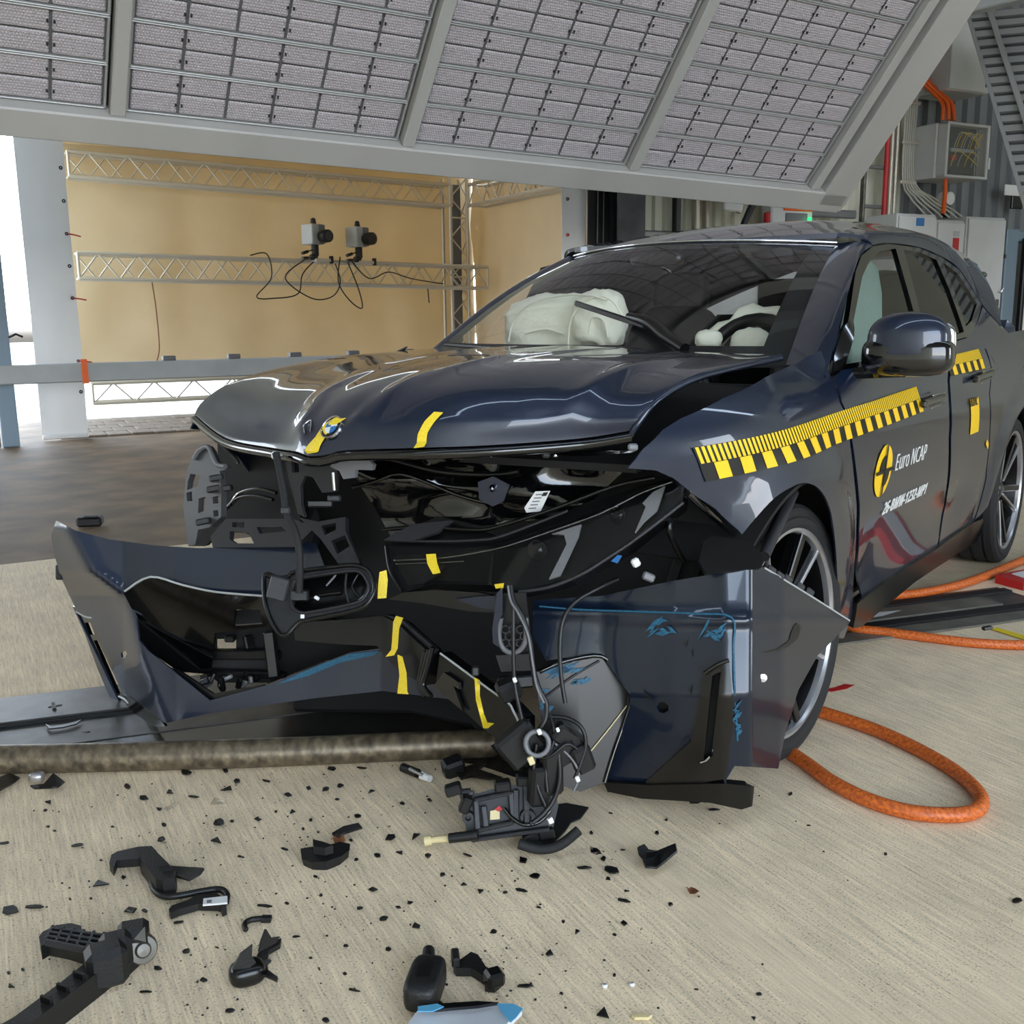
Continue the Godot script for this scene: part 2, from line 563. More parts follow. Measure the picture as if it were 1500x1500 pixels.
	M.track = stained(mat(Color.WHITE, 0.38, 0.35), Color(0.19, 0.185, 0.18), Color(0.36, 0.35, 0.33), 1.1, 36, 256, 0.02, 5)
	M.track_pale = stained(mat(Color.WHITE, 0.5, 0.1), Color(0.34, 0.33, 0.30), Color(0.46, 0.44, 0.40), 1.1, 37, 256, 0.02, 5)  # paler grey plates at the right end of the track
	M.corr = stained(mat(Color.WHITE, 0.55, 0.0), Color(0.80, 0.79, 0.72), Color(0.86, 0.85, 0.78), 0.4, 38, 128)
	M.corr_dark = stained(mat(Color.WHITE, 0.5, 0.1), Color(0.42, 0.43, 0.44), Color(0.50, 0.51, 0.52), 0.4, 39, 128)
	M.ceiling = mat(Color(0.48, 0.49, 0.50), 0.7)


# ------------------------------------------------------------------ camera, sky, exposure
func setup() -> void:
	var cam := Camera3D.new()
	cam.name = "camera"
	cam.fov = rad_to_deg(2.0 * atan(750.0 / FOCAL))
	cam.transform = Transform3D(cam_b, EYE)
	cam.near = 0.05
	add_child(cam)
	cam.current = true
	var env := Environment.new()
	env.background_mode = Environment.BG_SKY
	var sky := Sky.new()
	var sm := ProceduralSkyMaterial.new()
	sm.sky_top_color = Color(0.80, 0.88, 0.97)
	sm.sky_horizon_color = Color(0.97, 0.97, 0.97)
	sm.ground_horizon_color = Color(0.75, 0.74, 0.72)
	sm.ground_bottom_color = Color(0.5, 0.49, 0.47)
	sm.sky_energy_multiplier = 3.2
	sm.ground_energy_multiplier = 1.2
	sky.sky_material = sm
	env.sky = sky
	env.tonemap_mode = Environment.TONE_MAPPER_LINEAR
	env.tonemap_exposure = 0.60
	env.sdfgi_enabled = true
	env.ssao_enabled = true
	env.ssil_enabled = true
	var we := WorldEnvironment.new()
	we.name = "surroundings"
	we.environment = env
	add_child(we)
	var sun := DirectionalLight3D.new()
	sun.name = "veiled_sun"
	sun.light_color = Color(1.0, 0.96, 0.88)
	sun.light_energy = 0.0
	sun.shadow_enabled = true
	sun.visible = false


# ------------------------------------------------------------------ the hall
func corrugated(a0: float, a1: float, y0: float, y1: float, pitch: float, deep: float) -> Shape:     # a sheet with ribs that stand up, facing +z
	var rows := [[], []]
	var x := a0
	while x < a1 - 0.001:
		for k in [[0.0, 0.0], [0.38, 0.0], [0.5, 1.0], [0.88, 1.0]]:
			var q: float = minf(x + k[0] * pitch, a1)
			rows[0].append(Vector3(q, y0, k[1] * deep)); rows[1].append(Vector3(q, y1, k[1] * deep))
		x += pitch
	rows[0].append(Vector3(a1, y0, 0)); rows[1].append(Vector3(a1, y1, 0))
	var s := Shape.new()
	for j in rows[0].size() - 1:
		s.quad(rows[0][j], rows[0][j + 1], rows[1][j + 1], rows[1][j], Vector3(0, 0, 1))
		var b := Vector3(0, 0, 0.004)
		s.quad(rows[0][j] - b, rows[0][j + 1] - b, rows[1][j + 1] - b, rows[1][j] - b, Vector3(0, 0, -1))
	return s

func build_setting() -> void:
	var s := Shape.new()
	s.box(Vector3(4, -0.1, 0.2), Vector3(20, 0.2, 12.2), 0.0)          # concrete from a = -5.9 to 6.3, seen from z = -6
	struct("floor", s, M.concrete, Vector3.ZERO, hall_turn, "pale beige concrete floor with a broom finish")
	s = Shape.new()
	s.box(Vector3(3, -0.11, -8.95), Vector3(22, 0.2, 6.1), 0.0)
	struct("floor_asphalt", s, M.asphalt, Vector3.ZERO, hall_turn, "stained brown floor strip before the tent")
	s = Shape.new()
	s.box(Vector3(3, -0.15, 0), Vector3(140, 0.2, 140), 0.0)
	struct("ground", s, M.outside, Vector3.ZERO, hall_turn)
	var pv := struct("paving", Shape.new().box(Vector3(3.6, -0.03, -13.2), Vector3(7.0, 0.04, 2.4)), M.asphalt, Vector3.ZERO, hall_turn, "brown brick paving under the tent")
	var brick := Shape.new().box(Vector3.ZERO, Vector3(0.235, 0.05, 0.375), 0.008).mesh()
	for i in 16:
		for j in 5:
			part("brick", brick, M.paver, pv, Transform3D(Basis(), Vector3(1.0 + i * 0.245 + (0.12 if j % 2 else 0.0), -0.006 - 0.003 * ((i * 7 + j * 3) % 3), -12.25 - j * 0.385)))
	# roof and walls out of view, their gaps placed to shape light and reflections
	s = Shape.new()
	for q in [[8.0, -0.85], [-1.2, -12.0]]:           # roof strips with skylight gaps between them
		s.box(Vector3(3.5, 6.4, (q[0] + q[1]) / 2), Vector3(20, 0.2, q[0] - q[1]), 0.0)
	var roof := struct("ceiling", s, M.ceiling, Vector3.ZERO, hall_turn, "high grey hall ceiling")
	for i in 7:
		part("beam", Shape.new().box(Vector3(3.5, 6.2, 5.5 - i * 2.0), Vector3(19.6, 0.22, 0.14), 0.01), M.grey_paint, roof)
	for i in 34:
		part("purlin", Shape.new().box(Vector3(-5.6 + i * 0.56, 6.26, 3.6), Vector3(0.16, 0.06, 8.6), 0.01), M.tray, roof)
	struct("added_wall_back", Shape.new().box(Vector3(9.4, 3.15, 7.0), Vector3(8.2, 6.3, 0.2)), M.corr, Vector3.ZERO, hall_turn)  # added unseen wall, closes the back to darken windscreen reflections
	struct("added_wall_far_top", Shape.new().box(Vector3(3.9, 4.95, -12.1), Vector3(8.4, 2.7, 0.1)), M.corr, Vector3.ZERO, hall_turn)  # added unseen wall, keeps bright sky out of the bonnet reflection
	struct("wall_left", Shape.new().box(Vector3(-6.1, 3.15, 2.5), Vector3(0.2, 6.3, 11.0)).box(Vector3(-6.1, 3.15, -5.5), Vector3(0.2, 6.3, 5.0)).box(Vector3(-6.1, 5.2, -10.0), Vector3(0.2, 2.2, 4.0)), M.corr, Vector3.ZERO, hall_turn)
	struct("added_wall_far_left", Shape.new().box(Vector3(-3.25, 3.15, -12.0), Vector3(5.9, 6.3, 0.2)), M.corr, Vector3.ZERO, hall_turn)  # added unseen wall, dims the daylight from the left
	struct("wall_right", Shape.new().box(Vector3(13.4, 3.15, -2.0), Vector3(0.2, 6.3, 11.0)).box(Vector3(13.4, 5.3, 5.2), Vector3(0.2, 2.0, 3.6)), M.corr, Vector3.ZERO, hall_turn)
	# far wall: cladding sheets between posts
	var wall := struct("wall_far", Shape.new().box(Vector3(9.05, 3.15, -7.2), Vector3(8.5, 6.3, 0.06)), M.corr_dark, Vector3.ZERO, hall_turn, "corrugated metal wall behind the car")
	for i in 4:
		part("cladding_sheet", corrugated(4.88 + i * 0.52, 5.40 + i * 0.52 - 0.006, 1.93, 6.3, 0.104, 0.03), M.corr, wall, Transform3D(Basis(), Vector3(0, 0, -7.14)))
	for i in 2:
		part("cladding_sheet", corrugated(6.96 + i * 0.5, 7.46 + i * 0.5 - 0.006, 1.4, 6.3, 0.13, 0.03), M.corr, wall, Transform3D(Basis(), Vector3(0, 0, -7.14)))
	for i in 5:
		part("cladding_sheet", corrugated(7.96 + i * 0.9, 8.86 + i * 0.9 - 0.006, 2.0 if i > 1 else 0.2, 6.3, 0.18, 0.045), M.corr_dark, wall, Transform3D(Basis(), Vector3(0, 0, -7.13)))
	part("base_panel", Shape.new().box(Vector3(6.1, 1.40, -7.12), Vector3(2.5, 1.04, 0.06), 0.01), M.grey_paint, wall)
	part("base_rail", Shape.new().box(Vector3(5.02, 1.80, -7.08), Vector3(0.55, 0.09, 0.08), 0.01), M.wire, wall)
	for q in [[5.32, 0.055, M.wire], [6.72, 0.05, M.wire], [5.52, 0.045, M.alu], [5.62, 0.035, M.alu], [6.25, 0.04, M.alu], [6.98, 0.06, M.alu]]:
		part("post", Shape.new().box(Vector3(q[0], 2.6, -7.06), Vector3(q[1], 3.4, 0.06), 0.006), q[2], wall)
	# steel column and the dark gap beside the tent
	s = Shape.new()
	s.box(Vector3(0, 2.6, 0.10), Vector3(0.26, 5.2, 0.02), 0.004).box(Vector3(0, 2.6, -0.10), Vector3(0.26, 5.2, 0.02), 0.004).box(Vector3(0, 2.6, 0), Vector3(0.02, 5.2, 0.2))
	struct("column", s, M.dark_steel, hp(4.76, 0, 7.0), hall_turn, "grey steel column with peeled sticker marks")
	s = Shape.new()
	s.box(Vector3(0, 2.0, 0), Vector3(0.20, 4.0, 0.03), 0.004)
	var dark := solo("strip_curtain", s, M.rubber, "dark rubber curtain strip between white tent flap and steel column", "curtain", "", hp(4.56, 0, 7.06), hall_turn)
	for k in 2:
		part("cord", Shape.new().tube([Vector3(-0.05 + k * 0.06, 0.4, 0.03), Vector3(-0.01 + k * 0.05, 3.6, 0.03)], 0.005, 6), M.wire_grey, dark)
	# doorway at the far right
	var dw := struct("door_1", Shape.new().box(Vector3(0.09, 1.02, 0), Vector3(0.18, 2.04, 0.14), 0.01).box(Vector3(1.1, 1.97, 0.0), Vector3(2.0, 0.10, 0.13), 0.01), M.blue_grey, hp(9.22, 0, 6.95), hall_turn, "blue grey doorway at the right edge")
	part("door_leaf", Shape.new().box(Vector3(0.24, 1.0, 0.10), Vector3(0.05, 1.9, 0.05), 0.008), M.wire, dw)
	part("pane", Shape.new().box(Vector3(0.42, 1.0, 0.06), Vector3(0.30, 1.8, 0.01)), M.white, dw)
	# left opening: jamb with its hinges
	var jb := struct("door_2", Shape.new().box(Vector3(0, 1.9, 0), Vector3(0.16, 3.8, 0.16), 0.01), M.blue_grey, hp(0.38, 0, 11.6), hall_turn, "blue grey jamb of the open gate at the left edge")
	part("rail", Shape.new().box(Vector3(-0.12, 1.9, 0.05), Vector3(0.05, 3.8, 0.05), 0.006), M.steel, jb)
	part("handle", Shape.new().tube([Vector3(0.08, 1.10, 0.08), Vector3(0.14, 1.13, 0.14), Vector3(0.2, 1.10, 0.14)], 0.012, 6), M.wire, jb)
	# sunken steel track across the floor
	var a := gp(-60, 1105) + (gp(-60, 1105) - gp(1560, 893)) * 0.25
	var b := gp(1560, 893)
	var d := (b - a).normalized()
	var turn := atan2(-d.z, d.x)
	var L := a.distance_to(b)
	var tr := struct("track", Shape.new().box(Vector3(L / 2, -0.001, -0.17), Vector3(L, 0.01, 0.42), 0.001), M.track, a, turn, "dark steel rail track let into the floor")
	part("plate", Shape.new().box(Vector3(0.90, 0.010, -0.30), Vector3(2.6, 0.012, 0.24), 0.002), M.track, tr)
	part("plate", Shape.new().box(Vector3(L - 1.1, 0.006, 0.02), Vector3(1.8, 0.008, 0.10), 0.002), M.track_pale, tr)
	part("plate", Shape.new().box(Vector3(L - 1.1, 0.006, -0.20), Vector3(1.8, 0.010, 0.13), 0.002), M.track_pale, tr)
	part("groove", Shape.new().box(Vector3(L - 1.1, 0.005, -0.085), Vector3(2.2, 0.012, 0.055)), M.matte_black, tr)
	part("groove", Shape.new().box(Vector3(L - 1.1, 0.005, -0.315), Vector3(2.2, 0.012, 0.05)), M.matte_black, tr)
	part("groove", Shape.new().box(Vector3(1.0, 0.005, -0.165), Vector3(3.0, 0.012, 0.02)), M.matte_black, tr)
	struct("floor_wet_shade_patch", Shape.new().skin(face(gd(0.0012)), pk([226, 1064, 360, 1046, 470, 1020, 600, 1012, 720, 1030, 800, 1080, 860, 1130, 790, 1150, 700, 1120, 560, 1100, 400, 1092, 260, 1096, 160, 1102, 60, 1110, 120, 1085]), 30.0, 0.001, -1.0, [], 0.5), M.wet, Vector3.ZERO, 0.0, "dark wet patch with painted shade on the floor under the bumper")  # wet floor together with the bumper's shade painted dark
	part("stain", Shape.new().prism(pk([0, 0, 0.25, 0.02, 0.38, 0.06, 0.20, 0.075, 0.06, 0.05]), Transform3D(Basis(Vector3.RIGHT, -PI / 2), Vector3(L - 1.05, 0.0105, -0.15)), 0.0006), M.white, tr)


# ------------------------------------------------------------------ lamp wall
func lamp_wall() -> void:
	var A := 5.42                         # lower edge, in the hall's frame
	var k := 0.815                        # size of the modules
	var t := thing("floodlight_wall", "huge tilted wall of floodlight trays with square ribbed lamp glasses above the car", "lamp wall", hp(0.27, 2.262, A), hall_turn)
	t.rotation.z = -0.031
	# local: x along the wall, panel plane spanned by x and u (up and towards the camera)
	var u := Vector3(0.0, 0.743, 0.669).normalized()
	var n := Vector3(0, -0.669, 0.743)      # out of the lamps, down and towards the camera
	var bas := Basis(Vector3.RIGHT, u, n)
	var W := 1.385                          # one column of trays
	var x0 := 4.97                          # right end of the last column
	var rows := 9
	var p := 0.226
	var f := Shape.new()
	var left := x0 - 5 * 1.475
	f.box(bas * Vector3((left + x0) / 2 + 0.06, -0.075, 0.03), Vector3(x0 - left + 0.4, 0.15, 0.12), 0.008, bas)
	part("frame_beam", f, M.panel_paint, t)
	part("frame_beam", Shape.new().box(bas * Vector3(x0 + 0.16, rows * p / 2, 0.03), Vector3(0.24, rows * p + 0.2, 0.12), 0.008, bas), M.panel_paint, t)
	part("bracket", Shape.new().box(bas * Vector3(x0 + 0.33, -0.10, -0.06), Vector3(0.14, 0.20, 0.10), 0.006, bas), M.panel_paint, t)
	part("frame_beam", Shape.new().box(bas * Vector3((left + x0) / 2, rows * p + 0.1, 0.03), Vector3(x0 - left + 0.4, 0.2, 0.12), 0.008, bas), M.panel_paint, t)
	part("back_plate", Shape.new().box(bas * Vector3((left + x0) / 2, rows * p / 2, -0.10), Vector3(x0 - left + 0.3, rows * p + 0.3, 0.03), 0.0, bas), M.tray, t)
	for c in 6:
		part("mullion", Shape.new().box(bas * Vector3(left + c * 1.475 - 0.04, rows * p / 2, 0.02), Vector3(0.07, rows * p, 0.10), 0.006, bas), M.panel_paint, t)
	var cellx := W / 6.0
	# one tray and two kinds of lamp glass, shared by all
	var e := Shape.new()
	e.box(Vector3(W / 2, 0.004, 0.008), Vector3(W, 0.008, 0.032), 0.003).box(Vector3(W / 2, p - 0.006, 0.008), Vector3(W, 0.008, 0.032), 0.003)
	e.box(Vector3(0.004, p / 2, 0.008), Vector3(0.012, p - 0.006, 0.032), 0.003).box(Vector3(W - 0.004, p / 2, 0.008), Vector3(0.012, p - 0.006, 0.032), 0.003)
	var frame_m := e.mesh()
	var bk := Shape.new().box(Vector3(W / 2, p / 2, -0.008), Vector3(W - 0.01, p - 0.02, 0.02)).mesh()
	var gl := Shape.new()
	gl.box(Vector3(0, 0, -0.006), Vector3(cellx - 0.012, 0.096, 0.03), 0.004)
	var gm := []
	for side in [-1, 1]:
		var q := Shape.new()
		q.box(Vector3(0, 0, 0.008), Vector3(cellx - 0.018, 0.098, 0.012), 0.006)
		gm.append(q.mesh())
	var rim_m := gl.mesh()
	var knob := Shape.new().box(Vector3(0, 0, 0.016), Vector3(0.009, 0.016, 0.012), 0.003).mesh()
	for c in 5:
		for r in rows:
			var o := Transform3D(bas, bas * Vector3(left + c * 1.475, r * p + 0.004, 0.0))
			# is any of it inside the photograph?
			var seen := false
			for q in [Vector3(0, 0, 0), Vector3(W, 0, 0), Vector3(0, p, 0), Vector3(W, p, 0), Vector3(W / 2, 0, 0)]:
				var px := shot(t.transform * (o * q))
				if px.x > -20 and px.x < 1520 and px.y > -20:
					seen = true
			var fr := part("tray", frame_m, M.tray_edge, t, o)
			part("tray_floor", bk, M.tray, fr)
			if seen:
				for i in 6:
					for j in 2:
						var at := Vector3(0.012 + (i + 0.5) * (W - 0.024) / 6.0, 0.060 + j * 0.106, 0.0)
						part("lamp_glass", gm[i % 2], M.prism, fr, Transform3D(Basis(), at))
						part("catch", knob, M.grey_plastic, fr, Transform3D(Basis(), at + Vector3((cellx / 2 - 0.016) * (1 if i % 2 == 0 else -1), 0, 0.004)))
			else:
				var all := Shape.new()
				for i in 6:
					for j in 2:
						all.box(Vector3(0.012 + (i + 0.5) * (W - 0.024) / 6.0, 0.060 + j * 0.106, 0.008), Vector3(cellx - 0.018, 0.098, 0.012), 0.006)
				var g := part("lamp_glasses", all, M.prism, fr)
				g.set_meta("kind", "stuff")


# ------------------------------------------------------------------ tent of trusses and tarpaulins
func rod(called: String, parent: Node3D, a: Vector3, b: Vector3, r: float, m: Material) -> MeshInstance3D:
	if not M.has("rod_mesh"):
		M.rod_mesh = Shape.new().tube([Vector3(0, -0.5, 0), Vector3(0, 0.5, 0)], 1.0, 10).mesh()
	var y := b - a
	var x := y.normalized().cross(Vector3(0.3, 0.2, 0.9)).normalized()
	var z := x.cross(y.normalized())
	return part(called, M.rod_mesh, m, parent, Transform3D(Basis(x * r, y, z * r), (a + b) / 2))

func truss(parent: Node3D, a: Vector3, b: Vector3, across: Vector3, h: float, bays: int, both := true) -> void:   # square box truss, a to b on its lower near chord
	var up := Vector3.UP if absf((b - a).normalized().y) < 0.7 else hall_axis_up
	var d := [Vector3.ZERO, up * h, across, across + up * h]
	for q in d:
		rod("chord", parent, a + q, b + q, 0.026, M.alu)
	for i in bays:
		var p := a.lerp(b, float(i) / bays)
		var q := a.lerp(b, (i + 1.0) / bays)
		var lo := Vector3.ZERO
		var hi := up * h
		rod("brace", parent, p + (lo if i % 2 == 0 else hi), q + (hi if i % 2 == 0 else lo), 0.011, M.alu)
		if both:
			rod("brace", parent, p + across + (hi if i % 2 == 0 else lo), q + across + (lo if i % 2 == 0 else hi), 0.011, M.alu)
	rod("end_strut", parent, a, a + up * h, 0.018, M.alu)
	rod("end_strut", parent, b, b + up * h, 0.018, M.alu)
	rod("end_strut", parent, a, a + across, 0.016, M.alu)
	rod("end_strut", parent, a + up * h, a + across + up * h, 0.016, M.alu)

var hall_axis_up := Vector3(1, 0, 0)

func sheet_cloth(e0: float, e1: float, y0: float, y1: float, wave: float, seed_: int, nx := 24, ny := 16) -> Shape:
	var nz := noise(0.9, seed_, 3)
	var rows := []
	for j in ny + 1:
		var row := []
		for i in nx + 1:
			var p := Vector3(lerpf(e0, e1, float(i) / nx), lerpf(y0, y1, float(j) / ny), 0)
			p.z = nz.get_noise_2d(p.x * 0.9, p.y * 0.55) * wave
			row.append(p)
		rows.append(row)
	return Shape.new().grid(rows, 0.003, Vector3(0, 0, 1))

func tent() -> void:
	var Ab := 14.5
	# yellow cloth: back, side, roof
	solo("tarpaulin", sheet_cloth(0.75, 7.0, 0.42, 3.5, 0.06, 3, 40, 24), M.cloth, "large sunlit yellow tarpaulin at the back of the tent behind the cameras", "tarpaulin", "", hp(0.3, 0, Ab + 0.42), hall_turn)
	solo("tarpaulin", sheet_cloth(-0.3, 3.05, 0.02, 3.5, 0.10, 5, 24, 20), M.cloth, "creased yellow tarpaulin forming the right side of the tent", "tarpaulin", "", hp(7.30, 0, Ab + 0.1), hall_turn - PI / 2)
	var rf := Shape.new()
	rf.box(Vector3(3.75, 0, 0), Vector3(6.3, 0.006, 3.2))
	solo("tarpaulin", rf, M.cloth, "yellow tarpaulin roof of the tent, a bright strip under the lamp wall", "tarpaulin", "", hp(0.3, 3.50, Ab - 0.9), hall_turn)
	# white flaps
	var fl := solo("tent_flap", sheet_cloth(0.0, 0.46, 0.03, 3.6, 0.10, 8, 12, 40), M.white_cloth, "white tarpaulin flap with eyelets hanging at the left of the tent", "tarpaulin", "", hp(0.70, 0, 12.0), hall_turn)
	for k in 9:
		part("eyelet", Shape.new().lathe([Vector2(0.006, 0.0), Vector2(0.008, 0.012), Vector2(0.016, 0.012), Vector2(0.02, 0)], Transform3D(Basis(Vector3.RIGHT, PI / 2), Vector3(0.42, 0.5 + k * 0.33, 0.03)), 12), M.wire, fl)
	for k in [1, 3, 5]:
		part("bungee", Shape.new().tube([Vector3(0.42, 0.5 + k * 0.33, 0.05), Vector3(0.50, 0.49 + k * 0.33, 0.02), Vector3(0.56, 0.48 + k * 0.33, -0.05)], 0.008, 6), M.red, fl)
	part("hem", Shape.new().box(Vector3(0.23, 0.03, 0.02), Vector3(0.46, 0.05, 0.03), 0.01), M.white_cloth, fl)
	var fr := solo("tent_flap", sheet_cloth(0.0, 0.23, 0.03, 3.6, 0.05, 9, 8, 30), M.white_cloth, "narrow white tarpaulin flap between tent truss post and dark rubber curtain", "tarpaulin", "", hp(4.25, 0, 7.1), hall_turn)
	part("eyelet", Shape.new().lathe([Vector2(0.004, 0.0), Vector2(0.006, 0.008), Vector2(0.012, 0.008), Vector2(0.014, 0)], Transform3D(Basis(Vector3.RIGHT, PI / 2), Vector3(0.035, 2.14, 0.02)), 12), M.wire, fr)
	part("eyelet", Shape.new().lathe([Vector2(0.004, 0.0), Vector2(0.006, 0.008), Vector2(0.012, 0.008), Vector2(0.014, 0)], Transform3D(Basis(Vector3.RIGHT, PI / 2), Vector3(0.035, 1.87, 0.02)), 12), M.red, fr)
	# frame (local: x along the wall, z towards the camera)
	var t := thing("truss_frame", "aluminium truss frame of the tent with corner tower", "truss", hp(0, 0, Ab), hall_turn)
	truss(t, Vector3(1.45, 3.05, 0), Vector3(6.75, 2.88, 0), Vector3(0, 0, -0.28), 0.30, 22)
	truss(t, Vector3(1.5, 0.18, 0), Vector3(6.7, 0.18, 0), Vector3(0, 0, -0.28), 0.26, 20, false)
	truss(t, Vector3(6.98, 2.88, 0.1), Vector3(6.98, 2.88, 2.9), Vector3(0.28, 0, 0), 0.30, 12)
	for q in [[6.72, 0.0], [7.0, 0.0], [6.72, -0.28], [7.0, -0.28]]:
		rod("post", t, Vector3(q[0], 0, q[1]), Vector3(q[0], 3.3, q[1]), 0.026, M.alu)
	for i in 11:
		var y := 0.1 + i * 0.29
		var f := i % 2 == 0
		rod("brace", t, Vector3(6.72 if f else 7.0, y, 0), Vector3(7.0 if f else 6.72, y + 0.29, 0), 0.011, M.alu)
		rod("brace", t, Vector3(7.0, y, 0.0 if f else -0.28), Vector3(7.0, y + 0.29, -0.28 if f else 0.0), 0.011, M.alu)
		if i % 3 == 0:
			rod("brace", t, Vector3(6.72, y, 0), Vector3(7.0, y, 0), 0.013, M.alu)
	part("pole", Shape.new().box(Vector3(6.86, 1.6, -0.14), Vector3(0.15, 3.2, 0.12), 0.01), M.tray, t)
	for q in [[6.96, 2.95], [7.20, 2.95]]:
		rod("post", t, Vector3(q[0], 0, q[1]), Vector3(q[0], 3.3, q[1]), 0.026, M.alu)
	for i in 11:
		var y := 0.1 + i * 0.29
		rod("brace", t, Vector3(6.96 if i % 2 == 0 else 7.2, y, 2.95), Vector3(7.2 if i % 2 == 0 else 6.96, y + 0.29, 2.95), 0.011, M.alu)
		rod("brace", t, Vector3(6.96, y, 2.95), Vector3(7.2, y, 2.95), 0.012, M.alu)
	var c := thing("camera_truss", "horizontal aluminium truss across the tent carrying two cameras", "truss", hp(0, 0, Ab - 0.42), hall_turn)
	truss(c, Vector3(1.42, 1.77, 0), Vector3(7.12, 1.66, 0), Vector3(0, 0, -0.26), 0.31, 24)
	# cloth fold bar under the lamp wall
	var br := thing("curtain_rail", "dark rail with white ties along the top of the tent opening", "rail", hp(0, 0, 12.0), hall_turn)
	rod("rail", br, Vector3(1.2, 3.16, 0), Vector3(7.0, 3.02, 0), 0.03, M.wire)
	for i in 8:
		rod("tie", br, Vector3(2.2 + i * 0.6, 3.14 - i * 0.015, 0.04), Vector3(2.42 + i * 0.6, 3.135 - i * 0.015, 0.04), 0.014, M.white)
	# guard beam with its strap
	var g := thing("guard_beam", "long pale grey box beam standing across the tent at knee height", "beam", hp(0, 0, 11.35), hall_turn)
	part("beam", Shape.new().box(Vector3(3.0, 0.735, 0), Vector3(5.4, 0.19, 0.12), 0.012), M.grey_paint, g)
	for x in [5.6]:
		part("leg", Shape.new().box(Vector3(x, 0.32, -0.02), Vector3(0.09, 0.65, 0.09), 0.008), M.grey_paint, g)
	for i in 5:
		part("bracket", Shape.new().box(Vector3(1.95 + i * 0.68, 0.855, 0), Vector3(0.13, 0.05, 0.10), 0.006), M.tray, g)
	var st := Shape.new()
	st.box(Vector3(1.11, 0.745, 0.066), Vector3(0.06, 0.24, 0.006), 0.002).box(Vector3(1.11, 0.865, 0), Vector3(0.06, 0.006, 0.14), 0.002)
	solo("strap", st, M.orange_clean, "orange strap looped over the grey guard beam beside the white flap", "strap", "", hp(0, 0, 11.35), hall_turn)
	# a cord that hangs from the camera truss at the left
	solo("cord", Shape.new().tube(curve([Vector3(0, 0, 0), Vector3(0.03, -0.4, 0), Vector3(0.03, -0.9, 0.01), Vector3(-0.04, -1.12, 0)]), 0.008, 6), M.brown, "thin brown cord hanging from the camera truss at the left of the tent", "cord", "", hp(2.28, 1.78, Ab - 0.40), hall_turn)
	solo("cord", Shape.new().tube([Vector3(0, 0, 0), Vector3(0.02, -0.25, 0)], 0.008, 6), M.wire, "short dark cord end hanging from the camera truss near the tower", "cord", "", hp(6.14, 1.70, Ab - 0.40), hall_turn)
	for k in 2:
		box_camera(hp([4.42, 5.05][k], [2.03, 2.01][k], Ab - 0.48), ["grey box camera with a black lens, the left of the two on the truss", "grey box camera with a black lens, the right of the two on the truss"][k])
	# loops of cable on the truss
	var loops := [[3.55, [Vector3(0, 0.34, 0.06), Vector3(0.22, 0.36, 0.08), Vector3(0.26, 0.05, 0.09), Vector3(0.05, -0.2, 0.08), Vector3(0.3, -0.22, 0.08), Vector3(0.62, -0.16, 0.08), Vector3(0.70, 0.1, 0.07), Vector3(0.9, 0.3, 0.06)]],
		[4.30, [Vector3(0, 0.30, 0.06), Vector3(-0.3, 0.05, 0.09), Vector3(0.05, -0.22, 0.09), Vector3(0.35, -0.2, 0.09), Vector3(0.48, 0.0, 0.08), Vector3(0.42, 0.25, 0.07)]],
		[4.80, [Vector3(0, 0.34, 0.06), Vector3(-0.05, 0.0, 0.09), Vector3(0.1, -0.25, 0.09), Vector3(0.28, -0.36, 0.09), Vector3(0.24, -0.1, 0.09), Vector3(0.10, 0.28, 0.07)]],
		[4.95, [Vector3(0, 0.30, 0.06), Vector3(0.25, 0.05, 0.09), Vector3(0.55, 0.14, 0.09), Vector3(0.9, 0.05, 0.09), Vector3(1.4, -0.02, 0.08)]]]
	var names := ["slack loop of black cable on the truss left of the cameras", "loop of black cable under the left truss camera", "loop of black cable under the right truss camera", "black cable running along the truss towards the tower"]
	for k in 4:
		solo("camera_cable", Shape.new().tube(curve(loops[k][1]), 0.009, 6), M.wire, names[k], "cable", "", hp(loops[k][0], 1.74, Ab - 0.42), hall_turn)

